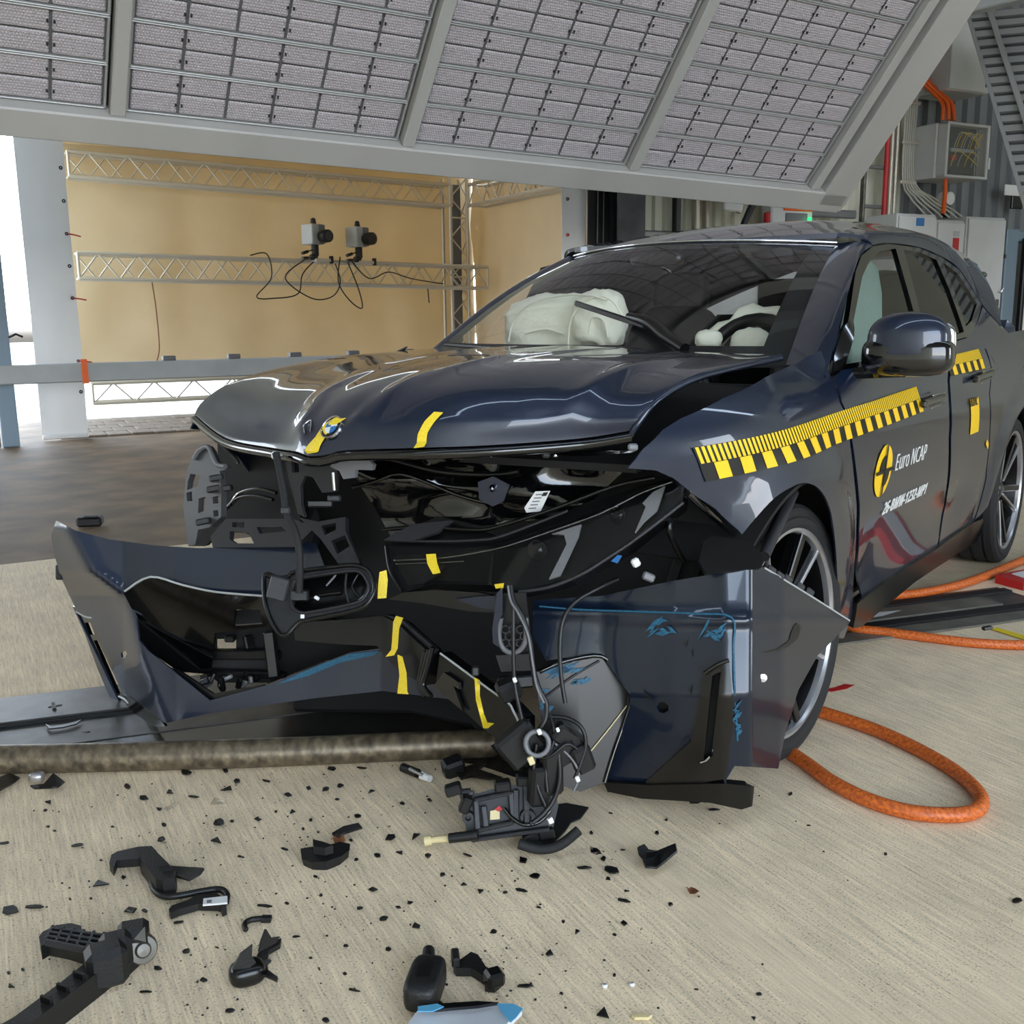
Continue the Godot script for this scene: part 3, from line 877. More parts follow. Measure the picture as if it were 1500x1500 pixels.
func box_camera(at: Vector3, label: String) -> void:
	var t := thing("box_camera", label, "camera", at, hall_turn + 0.3)
	part("body", Shape.new().box(Vector3(0, 0.34, 0), Vector3(0.20, 0.27, 0.26), 0.012), M.grey_paint, t)
	part("plate", Shape.new().box(Vector3(0.06, 0.34, 0.135), Vector3(0.10, 0.25, 0.012), 0.004), M.tray, t)
	part("lens", Shape.new().lathe([Vector2(0, 0.17), Vector2(0.06, 0.17), Vector2(0.085, 0.16), Vector2(0.09, 0.10), Vector2(0.075, 0.0), Vector2(0.0, 0.0)], Transform3D(Basis(Vector3.RIGHT, PI / 2), Vector3(0.06, 0.31, 0.12)), 20), M.trim, t)
	part("lamp", Shape.new().lathe([Vector2(0, 0.09), Vector2(0.03, 0.08), Vector2(0.045, 0.0), Vector2(0, 0)], Transform3D(Basis(), Vector3(0.02, 0.475, 0)), 14), M.wire, t)
	part("tripod_head", Shape.new().box(Vector3(0.03, 0.13, 0), Vector3(0.08, 0.16, 0.09), 0.015).box(Vector3(0.0, 0.04, 0), Vector3(0.10, 0.08, 0.10), 0.02), M.wire, t)
	for k in 2:
		var h := part("pan_handle", Shape.new().tube([Vector3(0, 0.14 - k * 0.11, 0), Vector3(-0.20, 0.09 - k * 0.07, 0.06)], 0.010, 8), M.steel, t)
		part("grip", Shape.new().tube([Vector3(-0.12, 0.11 - k * 0.085, 0.04), Vector3(-0.23, 0.08 - k * 0.065, 0.07)], 0.022, 8), M.wire, h)
	part("base_plate", Shape.new().box(Vector3(0.12, 0.0, 0.02), Vector3(0.26, 0.045, 0.12), 0.006), M.alu, t)
	part("clamp", Shape.new().box(Vector3(0.25, 0.01, 0.06), Vector3(0.05, 0.10, 0.05), 0.008), M.wire, t)


# ------------------------------------------------------------------ electrics on the far wall
func electrics() -> void:
	var A := 6.95
	var t := thing("control_cabinet", "large blank grey wall cabinet with green mushroom button, topmost on the wall", "cabinet", hp(8.09, 3.16, A), hall_turn)
	part("body", Shape.new().box(Vector3(0, 0.35, 0.20), Vector3(0.52, 0.72, 0.40), 0.01), M.cabinet, t)
	part("door", Shape.new().box(Vector3(0, 0.35, 0.41), Vector3(0.52, 0.71, 0.025), 0.006), M.cabinet, t)
	part("lock", Shape.new().box(Vector3(0.21, 0.06, 0.425), Vector3(0.018, 0.035, 0.012), 0.003), M.tray, t)
	part("button", Shape.new().lathe([Vector2(0, 0.07), Vector2(0.05, 0.06), Vector2(0.06, 0.035), Vector2(0.05, 0.02), Vector2(0.03, 0.015), Vector2(0.03, 0), Vector2(0, 0)], Transform3D(Basis(Vector3.BACK, PI / 2), Vector3(-0.26, 0.62, 0.26)), 18), M.green, t)
	t = thing("switch_cabinet", "open fronted grey wall cabinet with coloured wires behind its window", "cabinet", hp(8.13, 2.42, A), hall_turn)
	part("body", Shape.new().box(Vector3(-0.02, 0.235, 0.16), Vector3(0.54, 0.47, 0.30), 0.008), M.cabinet, t)
	part("back_board", Shape.new().box(Vector3(0.02, 0.235, 0.315), Vector3(0.40, 0.42, 0.01)), M.trim, t)
	for q in [[-0.255, 0.235, 0.03, 0.47], [0.275, 0.235, 0.04, 0.47], [0.0, 0.458, 0.54, 0.025], [0.0, 0.012, 0.54, 0.025]]:
		part("frame", Shape.new().box(Vector3(q[0], q[1], 0.36), Vector3(q[2], q[3], 0.10), 0.005), M.cabinet, t)
	part("handle", Shape.new().box(Vector3(0.29, 0.14, 0.415), Vector3(0.025, 0.10, 0.02), 0.005), M.white, t)
	part("terminal_rail", Shape.new().box(Vector3(0.03, 0.25, 0.33), Vector3(0.30, 0.03, 0.02), 0.003), M.grey_paint, t)
	part("terminal_rail", Shape.new().box(Vector3(0.03, 0.07, 0.33), Vector3(0.30, 0.025, 0.02), 0.003), M.grey_plastic, t)
	part("breaker", Shape.new().box(Vector3(-0.09, 0.18, 0.335), Vector3(0.07, 0.04, 0.03), 0.004), M.red, t)
	for k in 12:
		var x := -0.12 + k * 0.03
		var low := k % 3 == 0
		var y := 0.11 if low else 0.27
		part("wire", Shape.new().tube(curve([Vector3(x, y, 0.34), Vector3(x + 0.02, y + 0.08, 0.355), Vector3(x + 0.08, y + 0.13, 0.36), Vector3(0.235, y + 0.02 + (k % 4) * 0.03, 0.345)], 4), 0.004, 5), M.yellow if k % 2 == 0 else M.cable_white, t)
	part("window", Shape.new().box(Vector3(0.0, 0.235, 0.395), Vector3(0.48, 0.42, 0.006)), M.glass, t)
	# cabinets on the floor
	var xs := [[7.62, 0.50, "left one of the three pale grey floor cabinets, with a blue sticker"], [8.06, 0.38, "middle one of the three pale grey floor cabinets, with a red sign"], [8.52, 0.54, "tall pale grey floor cabinet with a lock, nearest the blue doorway"]]
	for k in 3:
		var w: float = xs[k][1]
		var h := 2.10 if k != 1 else 2.06
		var a := A - (0.0 if k == 2 else -0.02)
		t = thing("floor_cabinet", xs[k][2], "cabinet", hp(xs[k][0], 0, a), hall_turn)
		part("plinth", Shape.new().box(Vector3(0, 0.05, 0.18), Vector3(w - 0.02, 0.1, 0.34), 0.005), M.grey_plastic, t)
		part("body", Shape.new().box(Vector3(0, 0.10 + (h - 0.1) / 2, 0.18), Vector3(w - 0.01, h - 0.1, 0.36), 0.008), M.cabinet, t)
		part("door", Shape.new().box(Vector3(0, 0.11 + (h - 0.1) / 2, 0.37), Vector3(w - 0.035, h - 0.16, 0.022), 0.006), M.cabinet, t)
		if k == 0:
			part("sticker", Shape.new().box(Vector3(0.02, h - 0.07, 0.383), Vector3(0.10, 0.07, 0.004)), M.blue, t)
		if k == 1:
			part("sign", Shape.new().box(Vector3(0.06, h - 0.22, 0.383), Vector3(0.08, 0.13, 0.004)), M.red, t)
			part("sticker", Shape.new().box(Vector3(0.06, h - 0.12, 0.383), Vector3(0.08, 0.05, 0.004)), M.grey_paint, t)
		if k == 2:
			for y in [0.45, 1.05, 1.75]:
				part("hinge", Shape.new().box(Vector3(0.26, y, 0.385), Vector3(0.025, 0.04, 0.02), 0.004), M.wire, t)
			part("lock", Shape.new().box(Vector3(0.20, 1.30, 0.385), Vector3(0.03, 0.11, 0.02), 0.006), M.trim, t)
			part("handle", Shape.new().tube([Vector3(0.20, 1.42, 0.385), Vector3(0.20, 1.42, 0.42), Vector3(0.23, 1.46, 0.42)], 0.010, 6), M.chrome, t)
	# small control box on an arm
	t = thing("control_box", "small control box with orange front and a lit green lamp above the car roof", "control box", hp(6.32, 1.97, A), hall_turn)
	part("body", Shape.new().box(Vector3(-0.02, 0.10, 0.12), Vector3(0.46, 0.24, 0.14), 0.012), M.cabinet, t)
	part("cover", Shape.new().box(Vector3(0.04, 0.165, 0.195), Vector3(0.33, 0.085, 0.02), 0.006), M.orange_clean, t)
	part("screen", Shape.new().box(Vector3(0.02, 0.06, 0.195), Vector3(0.24, 0.09, 0.015), 0.004), M.wire_grey, t)
	for k in 4:
		part("knob", Shape.new().lathe([Vector2(0, 0.02), Vector2(0.016, 0.018), Vector2(0.018, 0)], Transform3D(Basis(Vector3.RIGHT, PI / 2), Vector3(-0.08 + k * 0.08, 0.165, 0.203)), 10), M.wire, t)
	var lamp := mat(Color(0.2, 0.9, 0.55), 0.4)
	lamp.emission_enabled = true
	lamp.emission = Color(0.15, 0.95, 0.5)
	lamp.emission_energy_multiplier = 1.5
	part("signal_lamp", Shape.new().lathe([Vector2(0, 0.02), Vector2(0.018, 0.017), Vector2(0.022, 0)], Transform3D(Basis(Vector3.RIGHT, PI / 2), Vector3(0.155, 0.055, 0.20)), 12), lamp, t)
	var li := OmniLight3D.new()
	li.name = "signal_light"
	li.position = Vector3(0.155, 0.055, 0.24)
	li.light_color = Color(0.15, 0.95, 0.5); li.light_energy = 0.004; li.light_size = 0.02; li.omni_range = 4.0; li.omni_attenuation = 2.0; li.shadow_enabled = true
	t.add_child(li)
	part("arm", Shape.new().box(Vector3(0.52, 0.13, 0.06), Vector3(0.62, 0.07, 0.06), 0.01), M.tray, t)
	solo("conduit", Shape.new().tube(curve([Vector3(0, -0.15, 0), Vector3(0.10, 0.05, 0.02), Vector3(0.25, 0.12, 0.04), Vector3(0.36, 0.10, 0.05)]), 0.028, 10), M.grey_plastic, "bent dark grey conduit beside the small control box", "conduit", "", hp(5.84, 2.10, A - 0.10), hall_turn)
	solo("wall_fitting", Shape.new().box(Vector3(0, 0, 0), Vector3(0.05, 0.09, 0.05), 0.012), M.red, "small red fitting on the left side of the control box", "fitting", "", hp(6.04, 2.03, A - 0.17), hall_turn)
	# dome of a surveillance camera on its plate
	t = thing("wall_camera", "white wall camera plate with black lens hanging below the lamp wall", "camera", hp(5.80, 2.13, A), hall_turn)
	part("plate", Shape.new().box(Vector3(-0.06, 0.06, 0.08), Vector3(0.20, 0.22, 0.05), 0.01), M.white, t)
	part("lens", Shape.new().lathe([Vector2(0, 0.05), Vector2(0.03, 0.045), Vector2(0.036, 0)], Transform3D(Basis(Vector3.RIGHT, PI / 2), Vector3(-0.09, 0.06, 0.105)), 14), M.trim, t)
	part("bracket", Shape.new().bar(Vector3(0.08, 0.12, 0.08), Vector3(0.0, -0.06, 0.08), 0.04, 0.05, 0.006), M.alu, t)
	# cable ladder, pipes and bundles
	t = thing("cable_ladder", "steel cable ladder running up the far wall behind the lamp wall", "cable ladder", hp(7.26, 0, A), hall_turn)
	for x in [0.0, 0.30]:
		part("rail", Shape.new().box(Vector3(x, 2.9, 0.04), Vector3(0.025, 3.2, 0.05), 0.004), M.steel, t)
	for i in 9:
		part("rung", Shape.new().box(Vector3(0.15, 1.5 + i * 0.34, 0.05), Vector3(0.30, 0.03, 0.03), 0.004), M.tray, t)
	for k in 3:
		solo("pipe", Shape.new().tube([Vector3(0, 1.3, 0), Vector3(0, 5.5, 0)], [0.022, 0.016, 0.016][k], 10), [M.red, M.alu, M.alu][k], ["thin red pipe running up beside the cable ladder", "grey conduit just right of the red pipe", "grey conduit closest to the white cable bundle"][k], "pipe", "", hp([7.49, 7.55, 7.61][k], 0, A - 0.08), hall_turn)
	for k in 6:
		solo("white_cable", Shape.new().tube(curve([Vector3(0, 5.0, 0), Vector3(0.0, 3.2, 0.01), Vector3(0.01, 2.45, 0.01), Vector3(0.02 + k * 0.035, 2.26, 0.10), Vector3(0.08 + k * 0.06, 2.16, 0.16), Vector3(0.16 + k * 0.07, 2.09, 0.18)], 5), 0.009, 6), M.cable_white, "white cable, " + ["leftmost", "second from the left", "third from the left", "third from the right", "second from the right", "rightmost"][k] + " in the bundle running down onto the left cabinet", "cable", "white cables in the wall bundle", hp(7.66 + k * 0.028, 0, A - 0.10), hall_turn)
	for i in 6:
		solo("cable_clip", Shape.new().box(Vector3(0, 0, 0), Vector3(0.20, 0.03, 0.03), 0.008), M.alu, ["lowest", "second lowest", "third lowest", "third highest", "second highest", "topmost"][i] + " clip across the white cable bundle on the wall", "clip", "clips on the white cable bundle", hp(7.73, 2.40 + i * 0.34, A - 0.12), hall_turn)
	for k in 5:
		solo("orange_cable", Shape.new().tube(curve([Vector3(0, 1.1, 0), Vector3(0, 0.55, 0), Vector3(0.01, 0.36, 0.03), Vector3(0.10, 0.22, 0.12), Vector3(0.13 + k * 0.01, 0.12, 0.2), Vector3(0.12 + k * 0.02, -0.02, 0.22)], 5), 0.017, 7), M.orange_clean, "orange cable, " + ["leftmost", "second from the left", "middle one", "second from the right", "rightmost"][k] + " of the bundle dropping into the switch cabinet", "cable", "orange cables above the switch cabinet", hp(7.70 + k * 0.018, 2.92, A - 0.16 - (k % 2) * 0.03), hall_turn)
	solo("orange_hose_end", Shape.new().tube(curve([Vector3(0, 0.22, 0), Vector3(0.01, 0.08, 0), Vector3(-0.02, -0.1, 0.02)]), 0.02, 8), M.orange_clean, "short orange cable hanging below the switch cabinet", "cable", "", hp(8.0, 2.22, A - 0.3), hall_turn)
	t = thing("wall_socket", "pale round socket with a black plug below the switch cabinet", "socket", hp(8.28, 2.14, A), hall_turn)
	part("cover", Shape.new().lathe([Vector2(0, 0.10), Vector2(0.06, 0.09), Vector2(0.07, 0.0), Vector2(0, 0)], Transform3D(Basis(Vector3.RIGHT, PI / 2), Vector3(0, 0.14, 0.05)), 16), M.white, t)
	part("plug", Shape.new().box(Vector3(-0.01, 0.03, 0.10), Vector3(0.07, 0.12, 0.07), 0.015), M.wire, t)
	var sg := thing("sign_plate", "blank white plate on the dark wall near the right edge", "sign", hp(9.32, 2.40, A), hall_turn)
	part("plate", Shape.new().box(Vector3(-0.04, 0, 0.08), Vector3(0.34, 0.10, 0.012), 0.003), M.white, sg)
	part("holder", Shape.new().box(Vector3(0.02, -0.08, 0.05), Vector3(0.16, 0.18, 0.03), 0.006), M.trim, sg)
	# ribbed shutter that leans in at the upper right corner
	t = thing("ribbed_shutter", "grey ribbed metal shutter leaning in at the upper right corner", "shutter")
	var p0 := wp(1418, 22, 8.3)
	var p1 := wp(1512, 335, 7.6)
	var q0 := wp(1640, 2, 7.6)
	var q1 := wp(1720, 326, 6.9)
	var n := (q0 - p0).cross(p1 - p0).normalized()
	if n.dot(EYE - p0) < 0: n = -n
	var ribs := 22
	for i in ribs:
		var a := p0.lerp(p1, (i + 0.1) / ribs)
		var b := p0.lerp(p1, (i + 0.72) / ribs)
		var c := q0.lerp(q1, (i + 0.72) / ribs)
		var d := q0.lerp(q1, (i + 0.1) / ribs)
		var s := Shape.new()
		var o := n * 0.035
		s.quad(a + o, b + o, c + o, d + o, n)
		s.quad(a, a + o, d + o, d, p0 - p1); s.quad(b, b + o, c + o, c, p1 - p0); s.quad(a, b, b + o, a + o, p0 - q0)
		wpart("rib", s, M.rib, t)
	wpart("backing", Shape.new().grid([[p0, q0], [p1, q1]], 0.01, n), M.dark_steel, t)
	wpart("edge_rail", Shape.new().bar(p0 + n * 0.02, p1 + n * 0.02, 0.03, 0.04, 0.004, n), M.rib, t)
	wpart("cross_rail", Shape.new().bar(p0.lerp(q0, 0.16) + n * 0.05, p1.lerp(q1, 0.22) + n * 0.05, 0.04, 0.05, 0.004, n), M.rib, t)
	solo("roof_girder", Shape.new().bar(wp(1395, 12, 7.4), wp(1800, -90, 6.0), 0.12, 0.14, 0.01), M.grey_paint, "pale girder end at the top right above the ribbed shutter", "girder")


# ------------------------------------------------------------------ the car (local: x to the rear, y up, z to its left side)
func side_z(X: float, Y: float) -> float:
	var z := 0.945
	if X < 0: z -= 0.30 * pow(-X / 0.9, 2.2)
	if X > 3.2: z -= 0.25 * pow((X - 3.2) / 0.8, 2.0)
	if Y < 0.85: z -= 0.05 * pow((0.85 - Y) / 0.5, 2.0)
	var t := maxf(0.0, Y - 0.95)
	z -= 1.2 * t * t if t < 0.26 else 0.081 + 0.62 * (t - 0.26)
	z -= (1.0 - smoothstep(0.2, 0.6, X)) * 3.0 * pow(maxf(0.0, Y - 0.93), 2.0)
	for wx in [0.0, 2.897]:
		var r := Vector2(X - wx, Y - 0.37).length()
		z += 0.030 * (1.0 - smoothstep(0.42, 0.58, r)) * smoothstep(0.1, 0.4, Y)
	z -= 0.022 * exp(-pow((Y - 0.44) / 0.14, 2.0)) * smoothstep(0.5, 0.8, X) * (1.0 - smoothstep(1.9, 2.3, X))
	z += 0.006 * exp(-pow((Y - 0.84) / 0.09, 2.0)) * smoothstep(0.3, 0.7, X)
	return z

func side(off := 0.0, mirror := 1.0) -> Callable:
	return func(p: Vector2) -> Vector3: return Vector3(p.x, p.y, (side_z(p.x, p.y) + off) * mirror)

func ws_pt(q: float, s: float) -> Vector3:               # windscreen: q across, s from cowl to roof
	var zb := 0.73 if q > 0 else 0.78
	var zt := 0.58
	var z := lerpf(zb, zt, s) * q
	var x := lerpf(0.28 + (0.12 if q > 0 else 0.20) * q * q, 1.01 + 0.22 * q * q, s)
	var y := lerpf(1.10, 1.525 - 0.02 * q * q, s) + 0.035 * sin(PI * s)
	return Vector3(x, y, z)

func roof_pt(q: float, s: float) -> Vector3:
	var x := lerpf(1.01 + 0.22 * q * q, 3.75, s)
	var y := 1.525 + 0.15 * sin(clampf((x - 1.0) / 1.3, 0.0, 1.0) * PI / 2) - 0.10 * pow(maxf(0.0, (x - 2.3) / 1.5), 2.0)
	y -= (0.02 + 0.05 * smoothstep(0.0, 0.3, s)) * pow(absf(q), 3.0)
	return Vector3(x, y, (0.58 + 0.03 * sin(PI * minf(1.0, s * 1.3)) - 0.06 * s) * q)

func hood_surface(off := 0.0) -> Callable:               # a patch spanned by the four edges that the photograph shows
	var px := func(a: Array, zs: Array) -> Array:
		var o := []
		for i in zs.size():
			o.append(cp(a[i * 2], a[i * 2 + 1], 2, zs[i]))
		return o
	var front: Array = px.call([285, 607, 330, 641, 400, 656, 450, 662, 510, 659, 610, 656, 720, 652, 850, 642, 926, 630], [-0.79, -0.50, -0.22, -0.03, 0.10, 0.30, 0.46, 0.63, 0.74])
	var rear: Array = px.call([634, 510, 700, 508, 770, 507, 830, 506, 880, 508, 960, 513, 1030, 516, 1090, 518, 1146, 519], [-0.82, -0.58, -0.28, 0.0, 0.18, 0.40, 0.56, 0.68, 0.80])
	var far: Array = px.call([285, 607, 297, 588, 335, 562, 400, 541, 500, 522, 634, 510], [-0.79, -0.80, -0.81, -0.82, -0.82, -0.82])
	var near: Array = px.call([926, 630, 938, 612, 964, 580, 1018, 549, 1090, 530, 1146, 519], [0.74, 0.76, 0.78, 0.79, 0.80, 0.80])
	var at := func(c: Array, t: float) -> Vector3:
		var k := clampf(t, 0.0, 1.0) * (c.size() - 1)
		var i := mini(int(k), c.size() - 2)
		return c[i].cubic_interpolate(c[i + 1], c[maxi(i - 1, 0)], c[mini(i + 2, c.size() - 1)], k - i)
	return func(p: Vector2) -> Vector3:
		var u := p.x
		var v := p.y
		var a: Vector3 = at.call(front, u)
		var b: Vector3 = at.call(rear, u)
		var c: Vector3 = at.call(far, v)
		var d: Vector3 = at.call(near, v)
		var q: Vector3 = a.lerp(b, v) + c.lerp(d, u) - (front[0].lerp(front[-1], u)).lerp(rear[0].lerp(rear[-1], u), v)
		var crown := sin(PI * clampf(u, 0, 1)) * sin(PI * clampf(v, 0, 1))
		q.y += 0.030 * crown
		q.y += 0.022 * sin(PI * pow(clampf(v, 0, 1), 0.45)) * sin(PI * clampf(u, 0, 1))
		for s in [-1, 1]:                                 # the two creases that run from the badge to the windscreen
			var z: float = s * (0.07 + 0.24 * v)
			q.y += 0.012 * exp(-pow((q.z - z) / 0.035, 2.0)) * (1.0 - 0.5 * v) * smoothstep(0.0, 0.1, v)
		q.y -= 0.010 * exp(-pow(q.z / (0.06 + 0.2 * v), 4.0)) * (1.0 - v)
		q.y += 0.014 * exp(-pow((q.z - 0.60 - 0.05 * v) / 0.03, 2.0)) * smoothstep(0.0, 0.2, v) * (1.0 - smoothstep(0.6, 0.9, v))
		q.y += off
		return q

func lettering(words: String, a: Vector2, b: Vector2, off: float, m: Material, parent: Node3D, called: String, font := "Droid Sans", fat := 0.0) -> void:
	# text along the body side from one pixel to another
	var f := side(off)
	var p := inv(f, a, Vector2(1.0, 0.8))
	var q := inv(f, b, Vector2(1.4, 0.8))
	var P: Vector3 = f.call(p)
	var Q: Vector3 = f.call(q)
	var t := TextMesh.new()
	var sf := SystemFont.new()
	sf.font_names = PackedStringArray([font])
	if fat > 0: sf.font_weight = 700
	t.font = sf
	t.text = words
	t.font_size = 64
	t.pixel_size = 0.01
	t.depth = 0.1
	t.horizontal_alignment = HORIZONTAL_ALIGNMENT_LEFT
	t.vertical_alignment = VERTICAL_ALIGNMENT_BOTTOM
	var w := t.get_aabb().size.x
	var k := P.distance_to(Q) / w
	var x := (Q - P).normalized()
	var mid := (p + q) / 2.0
	var z: Vector3 = (f.call(mid + Vector2(0.02, 0)) - f.call(mid)).cross(f.call(mid + Vector2(0, 0.05)) - f.call(mid)).normalized()
	var y := z.cross(x).normalized()
	z = x.cross(y)
	part(called, t, m, parent, Transform3D(Basis(x * k, y * k, z * 0.012), P - x * t.get_aabb().position.x * k))

func wheel(car: Node3D, at: Vector3, tilt: Basis) -> void:
	var xf := Transform3D(tilt * Basis(Vector3.RIGHT, PI / 2), at)      # lathe axis y becomes the axle, outwards
	var R := 0.37
	var tyre := part("tyre", Shape.new().lathe([Vector2(0.29, -0.10), Vector2(0.315, -0.118), Vector2(0.345, -0.115), Vector2(0.364, -0.098), Vector2(0.368, -0.07), Vector2(0.361, -0.068), Vector2(0.361, -0.056), Vector2(0.370, -0.054), Vector2(0.370, -0.012), Vector2(0.362, -0.01), Vector2(0.362, 0.006), Vector2(0.370, 0.008), Vector2(0.369, 0.05), Vector2(0.361, 0.052), Vector2(0.361, 0.064), Vector2(0.368, 0.066), Vector2(0.364, 0.098), Vector2(0.352, 0.112), Vector2(0.335, 0.117), Vector2(0.330, 0.114), Vector2(0.325, 0.119), Vector2(0.308, 0.117), Vector2(0.296, 0.108), Vector2(0.29, 0.098)], Transform3D(), 72), M.rubber, car, xf)
	part("rim", Shape.new().lathe([Vector2(0.288, 0.095), Vector2(0.297, 0.106), Vector2(0.297, 0.112), Vector2(0.289, 0.112), Vector2(0.284, 0.104), Vector2(0.282, 0.088)], Transform3D(), 64), M.silver, tyre)
	part("rim_well", Shape.new().lathe([Vector2(0.284, 0.09), Vector2(0.272, 0.03), Vector2(0.265, -0.08), Vector2(0.10, -0.085), Vector2(0.0, -0.085)], Transform3D(), 48), M.trim, tyre)
	part("brake_disc", Shape.new().lathe([Vector2(0.0, 0.0), Vector2(0.17, 0.0), Vector2(0.175, -0.02), Vector2(0.0, -0.02)], Transform3D(Basis(), Vector3(0, -0.02, 0)), 40), M.steel, tyre)
	part("hub", Shape.new().lathe([Vector2(0, 0.075), Vector2(0.030, 0.073), Vector2(0.055, 0.06), Vector2(0.07, 0.03), Vector2(0.07, -0.02)], Transform3D(), 28), M.trim, tyre)
	for k in 5:
		for s in [-1, 1]:
			var a := TAU * k / 5.0 + 0.30
			var d := Vector3(cos(a), 0, sin(a))
			var w: Vector3 = Vector3(-sin(a), 0, cos(a)) * s
			var face := Shape.new().bar(d * 0.055 + w * 0.014 + Vector3(0, 0.066, 0), d * 0.285 + w * 0.060 + Vector3(0, 0.098, 0), 0.013 if s > 0 else 0.03, 0.012, 0.003)
			part("spoke", face, M.silver if s > 0 else M.trim, tyre)
			part("spoke_back", Shape.new().bar(d * 0.055 + w * 0.012 + Vector3(0, 0.046, 0), d * 0.283 + w * 0.054 + Vector3(0, 0.075, 0), 0.032, 0.04, 0.006), M.trim, tyre)

func round_off(a: Array, from: int, to: int, per: int) -> Array:   # a smooth line through the points from..to of an outline
	var o := a.slice(0, from * 2)
	var c := []
	for i in range(from, to + 1): c.append(Vector3(a[i * 2], a[i * 2 + 1], 0))
	for p in curve(c, per): o.append_array([p.x, p.y])
	return o + a.slice((to + 1) * 2)

func build_car() -> Node3D:
	var car := thing("crashed_car", "dark blue crash-test car with crushed front and yellow scale tape along its side", "car", car_t.origin, car_turn)
	here = car_t
	var f := side()
	var g := Vector2(0.5, 0.8)
	var fender_px := [920, 686, 942, 658, 973, 628, 997, 613, 1060, 583, 1120, 553, 1168, 532, 1203, 514, 1217, 552, 1230, 590, 1244, 640, 1250, 690, 1255, 740, 1254, 780, 1251, 840, 1249, 900, 1236, 935, 1226, 935, 1228, 880, 1226, 830, 1222, 780, 1215, 742, 1201, 717, 1183, 708, 1165, 711, 1135, 729, 1105, 761, 1087, 783, 1081, 776, 1048, 745, 1018, 726, 988, 701, 961, 689]
	fender_px = round_off(fender_px, 18, 27, 4)
	var fender := invs(f, V2(fender_px), Vector2(-0.5, 0.9))
	part("fender", Shape.new().skin(f, fender, 0.045, 0.005), M.paint, car)
	var arch := []
	for a in range(36, 176, 7):
		var q := Vector2(0.04 - cos(deg_to_rad(a)) * 0.405, 0.375 + sin(deg_to_rad(a)) * 0.425)
		arch.append(Vector3(q.x, q.y, side_z(q.x, q.y) - 0.03))
	part("wheel_arch_liner", Shape.new().grid([arch, arch.map(func(q): return q - Vector3(0, 0, 0.32))], 0.01, Vector3.DOWN), M.matte_black, car)
	var d1 := invs(f, V2([1220, 552, 1231, 541, 1269, 533, 1330, 517, 1385, 503, 1388, 560, 1390, 640, 1389, 690, 1383, 738, 1373, 801, 1320, 839, 1263, 878, 1255, 840, 1258, 780, 1259, 740, 1254, 690, 1247, 640, 1233, 590]), Vector2(0.4, 1.0))
	part("door", Shape.new().skin(f, Geometry2D.offset_polygon(d1, -0.003)[0], 0.05, 0.006), M.paint, car)
	var d2 := invs(f, V2([1388, 502, 1416, 494, 1440, 505, 1452, 540, 1449, 578, 1449, 650, 1444, 700, 1434, 740, 1426, 764, 1375, 799, 1385, 740, 1392, 690, 1393, 640, 1391, 560]), Vector2(1.6, 1.0))
	part("door", Shape.new().skin(f, Geometry2D.offset_polygon(d2, -0.003)[0], 0.05, 0.006), M.paint, car)
	# rear quarter, partly beyond the frame
	var qp := invs(f, V2([1427, 764, 1435, 740, 1445, 700, 1450, 650, 1450, 578, 1453, 540, 1442, 505]), Vector2(2.3, 0.45))
	qp.append_array([Vector2(2.45, 1.12), Vector2(2.8, 1.15), Vector2(3.4, 1.16), Vector2(3.95, 1.12), Vector2(4.02, 0.9), Vector2(3.98, 0.5), Vector2(3.9, 0.32), Vector2(3.33, 0.30)])
	for a in range(-8, 189, 10):
		qp.append(Vector2(2.897 + cos(deg_to_rad(a)) * 0.425, 0.37 + sin(deg_to_rad(a)) * 0.425))
	part("quarter_panel", Shape.new().skin(f, qp, 0.06, 0.006), M.paint, car)
	part("body_pillar", Shape.new().skin(f, invs(f, V2([1414, 497, 1432, 472, 1441, 446, 1468, 478, 1490, 503, 1503, 530, 1462, 542, 1446, 512]), Vector2(2.4, 1.15)), 0.05, 0.006), M.paint, car)
	part("sill", Shape.new().skin(side(0.012), invs(side(0.012), V2([1256, 884, 1300, 851, 1374, 803, 1440, 760, 1442, 788, 1415, 803, 1340, 853, 1262, 918, 1250, 920]), Vector2(0.6, 0.35)), 0.05, 0.03), M.trim, car)
	# the far side, from the same outlines
	var fm := side(0.0, -1.0)
	part("fender", Shape.new().skin(fm, fender, 0.06, 0.005, -1.0), M.paint, car)
	part("door", Shape.new().skin(fm, d1, 0.07, 0.006, -1.0), M.paint, car)
	part("door", Shape.new().skin(fm, d2, 0.07, 0.006, -1.0), M.paint, car)
	part("quarter_panel", Shape.new().skin(fm, qp, 0.08, 0.006, -1.0), M.paint, car)
	# windows
	var frame_px := [1219, 546, 1234, 480, 1252, 398, 1261, 374, 1278, 361, 1300, 357, 1345, 363, 1378, 377, 1405, 396, 1437, 446, 1430, 472, 1417, 493, 1351, 511, 1269, 532, 1232, 541]
	var w1 := invs(f, V2([1238, 533, 1249, 470, 1262, 405, 1272, 383, 1288, 368, 1311, 364, 1330, 430, 1347, 500, 1300, 518]), Vector2(0.9, 1.3))
	var w2 := invs(f, V2([1323, 366, 1345, 369, 1371, 381, 1390, 425, 1411, 486, 1385, 495, 1356, 502, 1340, 430]), Vector2(1.6, 1.3))
	var w3 := invs(f, V2([1381, 385, 1402, 401, 1430, 445, 1422, 470, 1414, 478, 1398, 430]), Vector2(2.1, 1.3))
	var fr := invs(f, V2(frame_px), Vector2(0.5, 1.1))
	part("window_frame", Shape.new().skin(side(0.003), fr, 0.05, 0.02, 1.0, [w1, w2, w3]), M.gloss, car)
	part("window", Shape.new().skin(side(-0.008), w1, 0.08, 0.0), M.side_glass, car)
	part("window", Shape.new().skin(side(-0.008), w2, 0.08, 0.004), M.tinted, car)
	part("window", Shape.new().skin(side(-0.006), w3, 0.08, 0.004), M.tinted, car)
